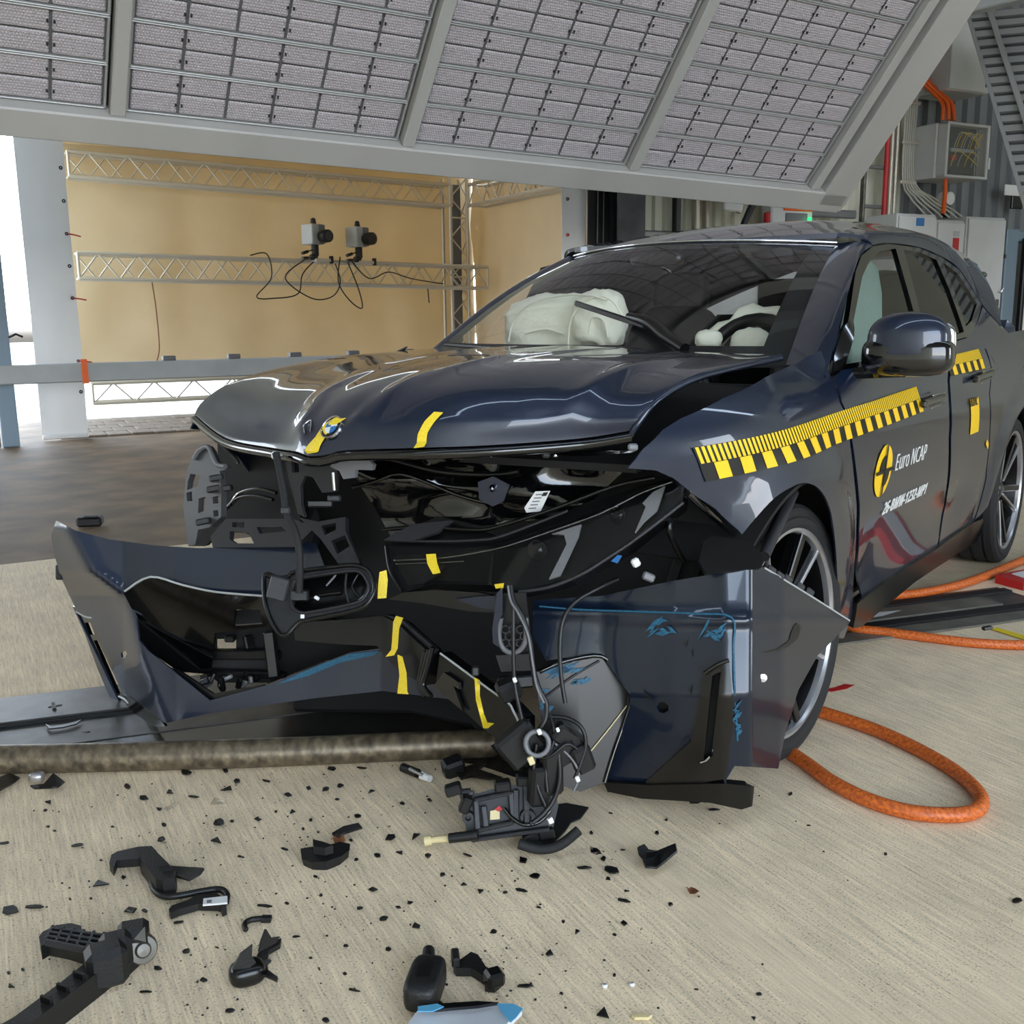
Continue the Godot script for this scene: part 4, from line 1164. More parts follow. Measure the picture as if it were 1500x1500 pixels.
	var far_w := Shape.new().skin(side(-0.004, -1.0), Geometry2D.intersect_polygons(fr, PackedVector2Array([Vector2(1.15, 0.5), Vector2(4, 0.5), Vector2(4, 2), Vector2(1.15, 2)]))[0], 0.09, 0.006, -1.0)
	part("window", far_w, M.tinted, car)
	# pillars and the rail along the roof
	var belt := invs(f, V2([1208, 552, 1216, 520, 1227, 480, 1239, 435, 1250, 396, 1260, 373, 1277, 359]), Vector2(0.5, 1.12))
	var top := invs(f, V2([1277, 359, 1300, 356, 1345, 362, 1378, 376, 1405, 395, 1438, 446, 1466, 477]), Vector2(1.2, 1.5))
	for mirror in [1.0, -1.0]:
		for k in 2:
			var edge := []
			for p in (belt if k == 0 else top):
				edge.append(Vector3(p.x, p.y, side_z(p.x, p.y) + 0.004))
			edge = curve(edge, 4)
			var rows := []
			for i in edge.size():
				var s := float(i) / (edge.size() - 1)
				var inner := ws_pt(1.0, s) if k == 0 else roof_pt(1.0, s * 0.97)
				if mirror < 0 and k == 0:                    # the far pillar stands close to the glass
					inner = ws_pt(-1.0, s) * Vector3(1, 1, -1)
					edge[i] = inner + Vector3(0.07, 0.0, 0.045)
				var row := []
				for j in 8:
					var t := j / 7.0
					var p: Vector3 = inner.lerp(edge[i], t)
					var o := Vector3(-0.5 if k == 0 else 0.0, 0.5, 0.8).normalized()
					p += o * 0.022 * sin(PI * t)
					row.append(Vector3(p.x, p.y, p.z * mirror))
				rows.append(row)
			part("windscreen_pillar" if k == 0 else "roof_rail", Shape.new().grid(rows, 0.015, Vector3(0, 0.5, mirror)), M.paint, car)
	# roof and windscreen
	var rows := []
	for j in 19:
		var row := []
		for i in 21:
			row.append(roof_pt(lerpf(-1, 1, i / 20.0), j / 18.0))
		rows.append(row)
	part("roof", Shape.new().grid(rows, 0.02, Vector3.UP), M.paint, car)
	rows = []
	for j in 9:
		var row := []
		for i in 25:
			row.append(ws_pt(lerpf(-1, 1, i / 24.0), j / 8.0))
		rows.append(row)
	var ws := part("windscreen", Shape.new().grid(rows, 0.0, Vector3(-1, 1, 0)), M.glass, car)
	for e in [[-1.0, -0.93, 0.0, 1.0], [0.88, 1.0, 0.0, 1.0], [-1.0, 1.0, 0.0, 0.12], [-1.0, 1.0, 0.95, 1.0]]:
		var rr := []
		for j in 7:
			var row := []
			for i in 13:
				row.append(ws_pt(lerpf(e[0], e[1], i / 12.0), lerpf(e[2], e[3], j / 6.0)) - Vector3(-0.002, 0.008, 0))
			rr.append(row)
		part("dark_border", Shape.new().grid(rr, 0.001, Vector3(-1, 1, 0)), M.matte_black, ws)
	var seam := []
	for i in 25:
		seam.append(ws_pt(lerpf(-1, 1, i / 24.0), 1.0) + Vector3(0.0, 0.006, 0))
	part("seal", Shape.new().tube(seam, 0.006, 6), M.chrome, ws)
	# bonnet
	var hf := hood_surface()
	var hp_ := PackedVector2Array([Vector2(0, 0), Vector2(1, 0), Vector2(1, 1), Vector2(0, 1)])
	var hood := part("bonnet", Shape.new().skin(hf, hp_, 0.025, 0.012), M.paint, car)
	var rim := []
	for i in 41:
		rim.append(hf.call(Vector2(i / 40.0, 0.0)) - Vector3(0.0, 0.016, 0))
	part("bonnet_lip", Shape.new().tube(rim, 0.013, 8), M.gloss, hood)
	rim = []
	for i in 21:
		rim.append(hf.call(Vector2(1.0, i / 20.0)) - Vector3(0.0, 0.012, 0.004))
	part("edge_fold", Shape.new().tube(rim, 0.008, 8), M.paint, hood)
	# round badge under the tape
	var bc := inv(hf, Vector2(487, 627), Vector2(0.45, 0.05))
	var bp: Vector3 = hf.call(bc)
	var bx: Vector3 = (hf.call(bc + Vector2(0.01, 0)) - bp).normalized()
	var by: Vector3 = (hf.call(bc + Vector2(0, 0.01)) - bp).normalized()
	var bn := by.cross(bx).normalized()
	if bn.y < 0: bn = -bn
	by = bn.cross(bx)
	var bt := Transform3D(Basis(bx, bn, -by), bp + bn * 0.001)
	var badge := part("badge", Shape.new().lathe([Vector2(0, 0.003), Vector2(0.024, 0.003), Vector2(0.026, 0.005), Vector2(0.032, 0.004), Vector2(0.033, -0.012)], bt, 36), M.gloss, hood)
	part("badge_ring", Shape.new().lathe([Vector2(0.029, 0.004), Vector2(0.030, 0.006), Vector2(0.033, 0.006), Vector2(0.034, 0.0)], bt, 36), M.chrome, badge)
	for k in 4:
		var q := PackedVector2Array([Vector2.ZERO])
		for i in 7:
			q.append(Vector2(cos(k * PI / 2 + i * PI / 12), sin(k * PI / 2 + i * PI / 12)) * 0.019)
		part("badge_field", Shape.new().prism(q, bt * Transform3D(Basis(Vector3.RIGHT, -PI / 2), Vector3(0, 0.004, 0)), 0.002), M.blue if k % 2 else M.white, badge)
	part("badge_crumple", Shape.new().tube(curve([hf.call(inv(hf, Vector2(448, 636), bc)) + bn * 0.004, hf.call(inv(hf, Vector2(447, 624), bc)) + bn * 0.004, hf.call(inv(hf, Vector2(457, 617), bc)) + bn * 0.004, hf.call(inv(hf, Vector2(456, 634), bc)) + bn * 0.004]), 0.0025, 6), M.chrome, hood)
	for tp in [[[492, 611, 506, 612, 487, 624, 476, 640, 463, 662, 450, 664, 446, 659, 462, 640, 474, 622]], [[636, 603, 649, 604, 636, 618, 626, 634, 621, 654, 606, 656, 612, 636, 622, 617]]]:
		var h2 := hood_surface(0.012)
		part("tape_strip", Shape.new().skin(h2, invs(h2, V2(tp[0]), Vector2(0.5, 0.05)), 0.01, 0.0015), M.tape, hood)
	# dark structure under the skin
	part("bay_cover", Shape.new().grid([[Vector3(-0.58, 0.90, -0.72), Vector3(-0.62, 0.90, 0.0), Vector3(-0.50, 0.90, 0.72)], [Vector3(0.0, 1.02, -0.76), Vector3(0.0, 1.04, 0.0), Vector3(0.0, 1.00, 0.76)], [Vector3(0.40, 1.04, -0.78), Vector3(0.30, 1.06, 0.0), Vector3(0.40, 1.03, 0.78)]], 0.02), M.matte_black, car)
	part("firewall", Shape.new().box(Vector3(0.36, 0.62, 0), Vector3(0.05, 0.84, 1.56), 0.01), M.matte_black, car)
	part("underbody", Shape.new().box(Vector3(1.9, 0.27, 0), Vector3(3.6, 0.14, 1.5), 0.02), M.matte_black, car)
	part("tub", Shape.new().box(Vector3(1.5, 0.45, 0), Vector3(2.0, 0.3, 1.7), 0.02), M.matte_black, car)
	part("tailgate", Shape.new().box(Vector3(3.95, 0.75, 0), Vector3(0.10, 0.9, 1.4), 0.04), M.paint, car)
	part("hatch_window", Shape.new().grid([[Vector3(3.72, 1.45, -0.52), Vector3(3.74, 1.50, 0), Vector3(3.72, 1.45, 0.52)], [Vector3(3.99, 1.15, -0.64), Vector3(4.02, 1.15, 0), Vector3(3.99, 1.15, 0.64)]], 0.01), M.gloss, car)
	var spo := side(-0.07)
	part("spoiler", Shape.new().skin(spo, invs(spo, V2([1402, 376, 1419, 379, 1436, 408, 1464, 452, 1466, 478, 1444, 446]), Vector2(2.8, 1.45)), 0.05, 0.03), M.gloss, car)
	part("spoiler_blade", Shape.new().box(Vector3(3.85, 1.46, 0), Vector3(0.28, 0.035, 1.05), 0.012), M.gloss, car)
	# inside
	part("dashboard", Shape.new().grid([[Vector3(0.42, 1.02, -0.74), Vector3(0.38, 1.03, 0), Vector3(0.42, 1.02, 0.74)], [Vector3(0.78, 1.00, -0.74), Vector3(0.74, 1.01, 0), Vector3(0.78, 1.00, 0.74)], [Vector3(0.95, 0.78, -0.74), Vector3(0.92, 0.78, 0), Vector3(0.95, 0.78, 0.74)]], 0.04), M.trim, car)
	for z in [-0.38, 0.38]:
		var seat := part("seat_back", Shape.new().blob(Vector3(1.75, 0.95, z), Vector3(0.10, 0.36, 0.25), Basis(Vector3.BACK, -0.28), 0.6), M.grey_plastic, car)
		part("headrest", Shape.new().blob(Vector3(1.86, 1.34, z), Vector3(0.06, 0.11, 0.14), Basis(Vector3.BACK, -0.2), 0.6), M.grey_plastic, seat)
		part("seat_cushion", Shape.new().blob(Vector3(1.45, 0.62, z), Vector3(0.28, 0.09, 0.26), Basis(), 0.6), M.grey_plastic, seat)
	part("bench_seat", Shape.new().box(Vector3(2.75, 0.9, 0), Vector3(0.2, 0.7, 1.3), 0.06), M.trim, car)
	part("cabin_blocker", Shape.new().box(Vector3(3.25, 0.95, 0), Vector3(0.05, 1.0, 1.16), 0.01), M.matte_black, car)  # added upright plate, blocks the bright view through the cabin
	var sw := cp(1098, 533, 0, 0.86)
	var ring := []
	for k in 25:
		ring.append(sw + Basis(Vector3.BACK, -0.45) * Vector3(0, sin(TAU * k / 24), cos(TAU * k / 24)) * 0.175)
	part("steering_wheel", Shape.new().tube(ring, 0.024, 12), M.trim, car)
	var nz := noise(1.6, 40, 3)
	var bumpf := func(q: Vector3) -> float: return 1.0 + 0.16 * nz.get_noise_3dv(q * 1.0) - 0.05 * absf(nz.get_noise_3dv(q * 3.0))
	var drape := []
	var thick := []
	for k in 15:
		var w := lerpf(0.10, 3.05, k / 14.0)
		drape.append(sw + Vector3(0.035, 0.0, 0.0) + Basis(Vector3.BACK, -0.45) * Vector3(0, sin(w), cos(w)) * (0.195 + 0.008 * sin(k * 2.3)))
		thick.append(0.036 + 0.010 * sin(k * 1.7) + 0.004 * sin(k * 4.1))
	part("airbag", Shape.new().tube(drape, thick, 12), M.bag, car)
	part("airbag_flap", Shape.new().blob(sw + Vector3(0.0, 0.07, 0.0), Vector3(0.04, 0.06, 0.075), Basis(Vector3.BACK, -0.45), 0.8, 24, bumpf), M.bag, car)
	part("airbag_flap", Shape.new().blob(cp(1038, 497, 0, 0.80), Vector3(0.05, 0.035, 0.05), Basis(Vector3.UP, 0.4), 0.8, 20, bumpf), M.bag, car)
	var pb := cp(822, 472, 0, 0.86)
	part("airbag", Shape.new().blob(pb + Vector3(0.02, -0.03, -0.02), Vector3(0.16, 0.145, 0.225), Basis(Vector3.UP, 0.15), 0.72, 40, bumpf), M.bag, car)
	part("airbag", Shape.new().blob(cp(880, 468, 0, 0.78), Vector3(0.13, 0.115, 0.10), Basis(Vector3.UP, 0.3), 0.75, 32, bumpf), M.bag, car)
	for sm in [[[745, 500, 752, 470, 775, 446, 815, 434, 860, 432, 890, 440]], [[832, 505, 836, 470, 852, 445, 880, 434, 902, 446, 914, 474]], [[770, 488, 800, 482, 826, 490]], [[862, 490, 868, 466, 884, 470, 890, 494]]]:
		var sp := []
		for q in V2(sm[0]): sp.append(cp(q.x, q.y, 0, 0.70 if q.x < 830 else 0.66))
		part("airbag_seam", Shape.new().tube(curve(sp, 4), 0.004, 6), M.bag, car)
	var rv := cp(962, 380, 0, 0.98)
	part("cabin_mirror", Shape.new().blob(rv, Vector3(0.03, 0.03, 0.115), Basis(), 0.6, 16), M.trim, car)
	# the pale curtain bag behind the front side window
	var cu := side(-0.09)
	part("curtain_airbag", Shape.new().skin(cu, invs(cu, V2([1228, 540, 1240, 500, 1250, 430, 1262, 396, 1276, 383, 1286, 392, 1292, 430, 1292, 480, 1287, 520, 1262, 548]), Vector2(0.8, 1.3)), 0.04, 0.05), M.curtain, car)
	# door mirror
	var mc := cp(1331, 505, 0, 0.52)
	var mw := absf(cp(1398, 505, 0, 0.52).z - cp(1265, 505, 0, 0.52).z) / 2
	var mb := Basis(Vector3.UP, 0.12)
	var mh := 0.092
	var mf := func(q: Vector3) -> float: return 1.0 if q.y < 0 else 1.0 - 0.10 * absf(q.z)
	var mir := part("door_mirror", Shape.new().blob(mc + Vector3(0, 0.005, 0), Vector3(0.085, mh, mw), mb, 0.74, 36, mf), M.paint, car)
	part("mirror_base", Shape.new().blob(mc + Vector3(0.0, -0.032, 0.0), Vector3(0.083, mh * 0.66, mw * 1.0), mb, 0.6, 32), M.gloss, mir)
	var foot := cp(1240, 546, 0, 0.55)
	part("mirror_foot", Shape.new().bar(Vector3(0.53, foot.y + 0.0, 0.87), mc + Vector3(0, -0.075, 0.02), 0.10, 0.035, 0.014), M.gloss, mir)
	part("mirror_glass", Shape.new().blob(mc + Vector3(0.072, 0.0, 0), Vector3(0.02, mh * 0.8, mw * 0.88), mb, 0.6, 24), M.chrome, mir)
	# wipers
	var wa := cp(1003, 511, 0, 0.30)
	part("wiper_arm", Shape.new().tube(curve([wa, cp(975, 492, 0, 0.36), cp(950, 472, 0, 0.42), cp(920, 463, 0, 0.46)], 4), [0.019, 0.02, 0.02, 0.02, 0.022, 0.022, 0.022, 0.021, 0.02, 0.018, 0.016, 0.014, 0.012], 8), M.trim, car)
	part("wiper_blade", Shape.new().bar(cp(843, 444, 0, 0.62), cp(945, 478, 0, 0.48), 0.014, 0.020, 0.004), M.wire, car)
	part("wiper_blade", Shape.new().bar(ws_pt(-0.9, 0.06) + Vector3(-0.02, 0.02, 0), ws_pt(0.05, 0.02) + Vector3(-0.02, 0.02, 0), 0.014, 0.016, 0.004), M.wire, car)
	# wheels
	wheel(car, Vector3(0.03, 0.37, 0.815), Basis(Vector3.RIGHT, -0.05) * Basis(Vector3.UP, -0.05))
	wheel(car, Vector3(2.897, 0.37, 0.825), Basis())
	wheel(car, Vector3(0.06, 0.37, -0.815), Basis(Vector3.UP, PI))
	wheel(car, Vector3(2.897, 0.37, -0.825), Basis(Vector3.UP, PI))
	part("suspension_strut", Shape.new().tube([cp(1162, 722, 2, 0.90), cp(1119, 815, 2, 0.94)], 0.016, 8), M.grey_plastic, car)
	# door handles
	for h in [[1352, 592, 1382, 582], [1428, 556, 1453, 546]]:
		var a: Vector3 = side(0.02).call(inv(side(0.02), Vector2(h[0], h[1]), Vector2(1.2, 0.9)))
		var b: Vector3 = side(0.02).call(inv(side(0.02), Vector2(h[2], h[3]), Vector2(1.4, 0.9)))
		var hd := part("door_handle", Shape.new().bar(a, b, 0.022, 0.026, 0.006), M.gloss, car)
		part("handle_edge", Shape.new().bar(a.lerp(b, 0.35) + Vector3(0, 0.022, 0.006), b + Vector3(0, 0.020, 0.006), 0.008, 0.006, 0.002), M.chrome, hd)
		part("handle_edge", Shape.new().bar(a.lerp(b, 0.35) - Vector3(0, 0.022, -0.004), b - Vector3(0, 0.020, -0.004), 0.008, 0.006, 0.002), M.chrome, hd)
	# scale tape along fender and front door, its short continuation on the rear door
	scale_tape(car, [1015, 656, 1342, 566, 1353, 603, 1034, 706], 17, 5)
	scale_tape(car, [1383, 523, 1433, 511, 1443, 540, 1393, 551], 5, 5)
	# round test-lab mark, lettering and sticker
	var lf := side(0.004)
	var c0 := inv(lf, Vector2(1294.5, 690), Vector2(0.8, 0.7))
	var rx := absf(inv(lf, Vector2(1306, 687), c0).x - c0.x)
	var ry := absf(inv(lf, Vector2(1294.5, 654), c0).y - c0.y)
	var rr_ := (rx + ry) / 2.0
	var disc := PackedVector2Array()
	for i in 40:
		disc.append(c0 + Vector2(cos(TAU * i / 40), sin(TAU * i / 40)) * rr_)
	var lm := part("round_mark", Shape.new().skin(lf, disc, 0.04, 0.001), M.yellow, car)
	for k in 4:
		var q := PackedVector2Array()
		var a0 := k * PI / 2 + 0.04
		var r0 := 0.0 if k % 2 == 0 else 0.0
		var r1 := rr_ * 0.62
		q.append(c0 + Vector2(cos(a0 + 0.7), sin(a0 + 0.7)) * rr_ * 0.05)
		for i in 9:
			q.append(c0 + Vector2(cos(a0 + i * (PI / 2 - 0.08) / 8), sin(a0 + i * (PI / 2 - 0.08) / 8)) * r1)
		if k % 2 == 1:
			part("mark_field", Shape.new().skin(side(0.0085), q, 0.03, 0.001), M.mark, lm)
	for k in 2:
		var ax := Vector2(1, 0) if k == 0 else Vector2(0, 1)
		var ay := Vector2(ax.y, ax.x) * 0.006
		part("mark_line", Shape.new().skin(side(0.0095), PackedVector2Array([c0 - ax * rr_ - ay, c0 + ax * rr_ - ay, c0 + ax * rr_ + ay, c0 - ax * rr_ + ay]), 0.05, 0.0008), M.mark, lm)
	lettering("Euro NCAP", Vector2(1310, 698), Vector2(1354, 680), 0.006, M.white, car, "lettering")
	lettering("26-BMW-1232-MP1", Vector2(1290, 761), Vector2(1353, 729), 0.006, M.white, car, "lettering", "Droid Sans", 1.0)
	var st := invs(side(0.003), V2([1421, 585, 1433, 581, 1433, 632, 1421, 637]), Vector2(2.0, 0.85))
	var stk := part("sticker", Shape.new().skin(side(0.004), st, 0.04, 0.001), M.yellow, car)
	lettering("ADAC", Vector2(1421.8, 600.5), Vector2(1432.2, 597), 0.0075, M.mark, car, "sticker_lettering", "Droid Sans", 1.0)
	var bo := invs(side(0.004), V2([1446, 644, 1448, 650, 1447, 658, 1444, 651]), Vector2(2.3, 0.7))
	part("mark", Shape.new().skin(side(0.005), bo, 0.02, 0.001), M.yellow, car)
	return car

func scale_tape(car: Node3D, c: Array, blocks: int, per: int) -> void:
	var f := side(0.003)
	var q := invs(f, V2(c), Vector2(-0.4, 0.9))
	var at := func(s: float, t: float) -> Vector2: return q[0].lerp(q[1], s).lerp(q[3].lerp(q[2], s), t)
	var strip := func(s0: float, s1: float, t0: float, t1: float) -> PackedVector2Array:
		var o := PackedVector2Array()
		var m := maxi(1, int((s1 - s0) * 20))
		for i in m + 1: o.append(at.call(lerpf(s0, s1, float(i) / m), t0))
		for i in m + 1: o.append(at.call(lerpf(s1, s0, float(i) / m), t1))
		return o
	var base := part("scale_tape", Shape.new().skin(f, strip.call(0, 1, 0, 1), 0.05, 0.001), M.mark, car)
	var g := side(0.0045)
	var ticks := Shape.new()
	for i in blocks * per:
		var s := (i + 0.25) / (blocks * per)
		ticks.skin(g, strip.call(s, s + 0.55 / (blocks * per), 0.0, 0.47), 0.2, 0.0008)
	var tk := part("scale_ticks", ticks, M.yellow, base)
	tk.set_meta("kind", "stuff")
	for i in blocks:
		var s := (i + 0.48) / blocks
		part("scale_block", Shape.new().skin(g, strip.call(s, s + 0.5 / blocks, 0.49, 0.98), 0.1, 0.0008), M.yellow, base)


# ------------------------------------------------------------------ the crushed front
func pl(a: Vector3, b: Vector3, c: Vector3) -> Callable:   # a plane through three seen points (x, y, distance)
	var A := wp(a.x, a.y, a.z)
	var n := (wp(b.x, b.y, b.z) - A).cross(wp(c.x, c.y, c.z) - A)
	return func(p: Vector2) -> float: return n.dot(A - EYE) / n.dot(ray(p.x, p.y))

func cd(axis: int, v: float) -> Callable:                  # distance to a plane of the car
	var o := car_t.affine_inverse() * EYE
	return func(p: Vector2) -> float: return (v - o[axis]) / (car_t.basis.inverse() * ray(p.x, p.y))[axis]

func lin(a: Array, lean := 0.0, y0 := 900.0) -> Callable:  # distance that follows x
	return func(p: Vector2) -> float:
		var d: float = a[-1]
		if p.x <= a[0]: d = a[1]
		else:
			for i in range(0, a.size() - 2, 2):
				if p.x <= a[i + 2]:
					var t: float = (p.x - a[i]) / (a[i + 2] - a[i])
					d = lerpf(a[i + 1], a[i + 3], t); break
		return d + (y0 - p.y) * lean

func plus(f: Callable, k: float) -> Callable:
	return func(p: Vector2) -> float: return f.call(p) + k

func face(d: Callable) -> Callable:
	return func(p: Vector2) -> Vector3: return wp(p.x, p.y, d.call(p))

func sheet(called: String, parent: Node3D, m: Material, d: Callable, poly: Array, thick := 0.004, holes := [], cell := 16.0) -> MeshInstance3D:
	var hs := []
	for h in holes: hs.append(pk(h))
	return wpart(called, Shape.new().skin(face(d), pk(poly), cell, thick, -1.0, hs, 0.5), m, parent)

func P3(a: Array) -> Array:                                # [x, y, distance, ...] to points
	var o := []
	for i in range(0, a.size(), 3):
		o.append(wp(a[i], a[i + 1], a[i + 2]))
	return o

func wire(called: String, parent: Node3D, m: Material, r: float, a: Array, per := 5) -> MeshInstance3D:
	return wpart(called, Shape.new().tube(curve(P3(a), per), r, 7), m, parent)

func line_on(called: String, parent: Node3D, m: Material, r: float, d: Callable, a: Array, per := 4) -> MeshInstance3D:
	var o := []
	for p in V2(a):
		o.append(wp(p.x, p.y, d.call(p)))
	return wpart(called, Shape.new().tube(curve(o, per), r, 6), m, parent)

func lump(called: String, parent: Node3D, m: Material, x: float, y: float, d: float, s: Vector3, turn := Vector3.ZERO, ch := 0.004) -> MeshInstance3D:
	return wpart(called, Shape.new().box(wp(x, y, d), s, ch, cam_b * Basis.from_euler(turn)), m, parent)

func build_front(car: Node3D) -> void:
	here = Transform3D()
	# black panels between the wheels
	sheet("dark_bay_fill", car, M.matte_black, cd(0, -0.22), [345, 668, 500, 655, 760, 655, 925, 662, 995, 705, 1075, 790, 1060, 850, 905, 900, 790, 1000, 640, 985, 560, 950, 430, 905, 395, 800, 340, 770], 0.03)  # plain black sheet, fills the front bay with darkness
	sheet("wheel_arch_panel", car, M.matte_black, cd(0, -0.18), [905, 720, 985, 706, 1050, 750, 1085, 785, 1118, 840, 1060, 870, 960, 850, 905, 800], 0.02)
	# upper shroud with its label
	var ds := pl(Vector3(520, 665, 2.80), Vector3(930, 662, 2.55), Vector3(720, 770, 2.72))
	var wavy := func(p: Vector2) -> float: return ds.call(p) + 0.02 * sin(p.x * 0.035) * sin(p.y * 0.06) - 0.03 * exp(-pow((p.y - 705.0 - (p.x - 600.0) * 0.12) / 14.0, 2.0))
	var sh := sheet("shroud", car, M.gloss, wavy, [500, 664, 620, 662, 760, 664, 930, 660, 912, 692, 870, 730, 812, 758, 752, 766, 705, 770, 640, 756, 575, 790, 548, 742, 520, 700], 0.006, [], 12.0)
	line_on("shroud_rib", sh, M.gloss, 0.006, plus(ds, -0.035), [516, 714, 552, 704, 584, 694, 620, 704, 668, 724, 712, 736, 738, 736])
	line_on("shroud_rib", sh, M.trim, 0.008, plus(ds, -0.02), [560, 668, 640, 690, 720, 695, 760, 690])
	sheet("tower_cap", sh, M.paint, plus(ds, -0.045), [700, 706, 722, 698, 746, 710, 738, 734, 722, 742, 702, 732], 0.006)
	wpart("bolt", Shape.new().lathe([Vector2(0, 0.012), Vector2(0.007, 0.010), Vector2(0.009, 0.0)], Transform3D(cam_b * Basis(Vector3.RIGHT, PI / 2 - 0.4), wp(721, 716, ds.call(Vector2(721, 716)) - 0.05)), 12), M.chrome, sh)
	var lb := sheet("label", sh, M.white, plus(ds, -0.035), [784, 720, 806, 719, 792, 749, 771, 751, 768, 744], 0.001)
	for k in 5:
		sheet("label_print", lb, M.wire_grey, plus(ds, -0.0375), [785 - k * 2.6, 724 + k * 5, 796 - k * 2.6, 723.4 + k * 5, 795.4 - k * 2.6, 725 + k * 5, 784.4 - k * 2.6, 725.6 + k * 5], 0.0004)
	sheet("label_print", lb, M.wire, plus(ds, -0.0375), [796, 721.5, 803, 721, 800, 726.5, 793, 727], 0.0004)
	lump("sensor", car, M.grey_plastic, 800, 666, 2.48, Vector3(0.02, 0.016, 0.02))
	lump("clip", car, M.chrome, 814, 667, 2.5, Vector3(0.012, 0.012, 0.012))
	lump("clip", car, M.wire_grey, 927, 655, 2.24, Vector3(0.022, 0.016, 0.012))
	# latch carrier in the middle
	var dl := pl(Vector3(430, 665, 2.72), Vector3(545, 668, 2.62), Vector3(440, 755, 2.74))
	var la := sheet("latch_carrier", car, M.grey_plastic, dl, [434, 664, 479, 665, 481, 674, 490, 675, 494, 690, 492, 720, 472, 722, 458, 699, 447, 697, 440, 712, 441, 740, 446, 758, 436, 752, 424, 706, 418, 678], 0.012, [[426, 672, 437, 672, 438, 692, 428, 692]], 10.0)
	sheet("latch_plate", la, M.wire_grey, plus(dl, -0.03), [482, 664, 498, 663, 500, 672, 540, 675, 547, 681, 545, 689, 521, 688, 519, 700, 503, 702, 497, 690, 484, 684], 0.014, [], 10.0)
	line_on("latch_bolt", la, M.chrome, 0.005, plus(dl, -0.04), [488, 692, 490, 718])
	lump("latch_clip", la, M.white, 403, 667, 2.70, Vector3(0.018, 0.02, 0.016))
	lump("latch_block", la, M.trim, 470, 738, 2.75, Vector3(0.07, 0.02, 0.03))
	lump("latch_block", la, M.grey_plastic, 490, 730, 2.74, Vector3(0.035, 0.018, 0.03))
	# carrier struts below
	var dt := pl(Vector3(310, 800, 3.12), Vector3(460, 770, 2.98), Vector3(330, 760, 3.12))
	sheet("lamp_carrier", car, M.grey_plastic, dt, [308, 786, 331, 760, 428, 760, 462, 772, 432, 801, 312, 802], 0.02, [[337, 778, 364, 780, 372, 796, 345, 796, 336, 790], [376, 772, 412, 772, 420, 778, 380, 782], [340, 765, 358, 765, 358, 773, 340, 772]], 10.0)
	sheet("lamp_carrier", car, M.grey_plastic, pl(Vector3(440, 758, 2.95), Vector3(520, 800, 2.85), Vector3(500, 756, 2.90)), [438, 758, 466, 764, 506, 757, 506, 778, 524, 818, 532, 838, 500, 832, 470, 790], 0.02, [[470, 770, 492, 766, 492, 776, 476, 784], [485, 792, 505, 784, 512, 800, 494, 812]], 10.0)
	# broken lamp bracket on the far corner
	var db := pl(Vector3(283, 664, 3.28), Vector3(325, 690, 3.18), Vector3(285, 772, 3.26))
	var lbk := sheet("lamp_bracket", car, M.mid_grey, db, [283, 664, 304, 653, 309, 660, 316, 678, 330, 682, 331, 688, 322, 690, 324, 718, 324, 757, 308, 772, 290, 776, 286, 798, 276, 800, 268, 742, 273, 692], 0.02, [[279, 694, 292, 696, 289, 712, 274, 718, 275, 706], [273, 722, 281, 720, 282, 734, 274, 734], [291, 730, 301, 728, 300, 748, 290, 752], [311, 728, 320, 726, 321, 737, 312, 738], [312, 748, 319, 747, 320, 756, 313, 757]], 10.0)
	line_on("bracket_rim", lbk, M.wire_grey, 0.008, plus(db, -0.012), [284, 672, 292, 660, 304, 654, 310, 664, 318, 680, 330, 683])
	line_on("bracket_rim", lbk, M.trim, 0.007, plus(db, 0.05), [290, 668, 302, 664, 310, 676])
	for q in [[318, 700, 14], [314, 716, 10], [330, 716, 12], [298, 764, 12]]:
		lump("bracket_tab", lbk, M.grey_plastic, q[0], q[1], 3.2, Vector3(0.045, 0.02, 0.03), Vector3(0, 0, 0.2))
	sheet("dark_liner", car, M.matte_black, cd(0, -0.34), [318, 640, 420, 660, 440, 760, 430, 805, 330, 770, 300, 800, 282, 800, 300, 760, 322, 740], 0.02)
	line_on("hood_hinge", car, M.grey_plastic, 0.008, cd(0, -0.62), [322, 640, 333, 660, 345, 672, 348, 680])
	line_on("fan_hoop", car, M.gloss, 0.007, cd(0, -0.40), [338, 740, 352, 722, 378, 716, 405, 722])
	line_on("fan_hoop", car, M.trim, 0.007, cd(0, -0.40), [332, 745, 348, 730, 372, 726, 400, 732])
	# left headlamp
	var dh := pl(Vector3(565, 800, 2.76), Vector3(985, 705, 2.52), Vector3(760, 866, 2.55))
	var hl := sheet("headlamp", car, M.trim, dh, [562, 792, 604, 770, 660, 765, 736, 786, 820, 752, 922, 717, 982, 701, 1002, 712, 1000, 735, 919, 800, 838, 848, 760, 866, 718, 857, 640, 855, 596, 866, 572, 836], 0.05)
	sheet("headlamp_visor", hl, M.grey_plastic, plus(dh, -0.03), [562, 791, 604, 768, 662, 762, 640, 780, 600, 793], 0.01)
	for ln in [[M.grey_plastic, 0.004, [577, 792, 640, 793, 700, 791, 736, 785, 820, 753, 830, 748]], [M.chrome, 0.0032, [577, 821, 640, 818, 690, 811, 742, 800, 805, 779, 880, 752, 940, 722, 984, 706]], [M.grey_plastic, 0.005, [1001, 736, 960, 768, 925, 794, 880, 824, 850, 842, 805, 860, 760, 867]], [M.chrome, 0.002, [580, 826, 640, 824, 680, 822]], [M.trim, 0.006, [566, 800, 572, 836, 590, 866]], [M.trim, 0.006, [560, 776, 620, 772, 700, 776, 740, 768, 812, 745, 900, 712, 960, 700]]]:
		line_on("lamp_moulding", hl, ln[0], ln[1], plus(dh, -0.022), ln[2])
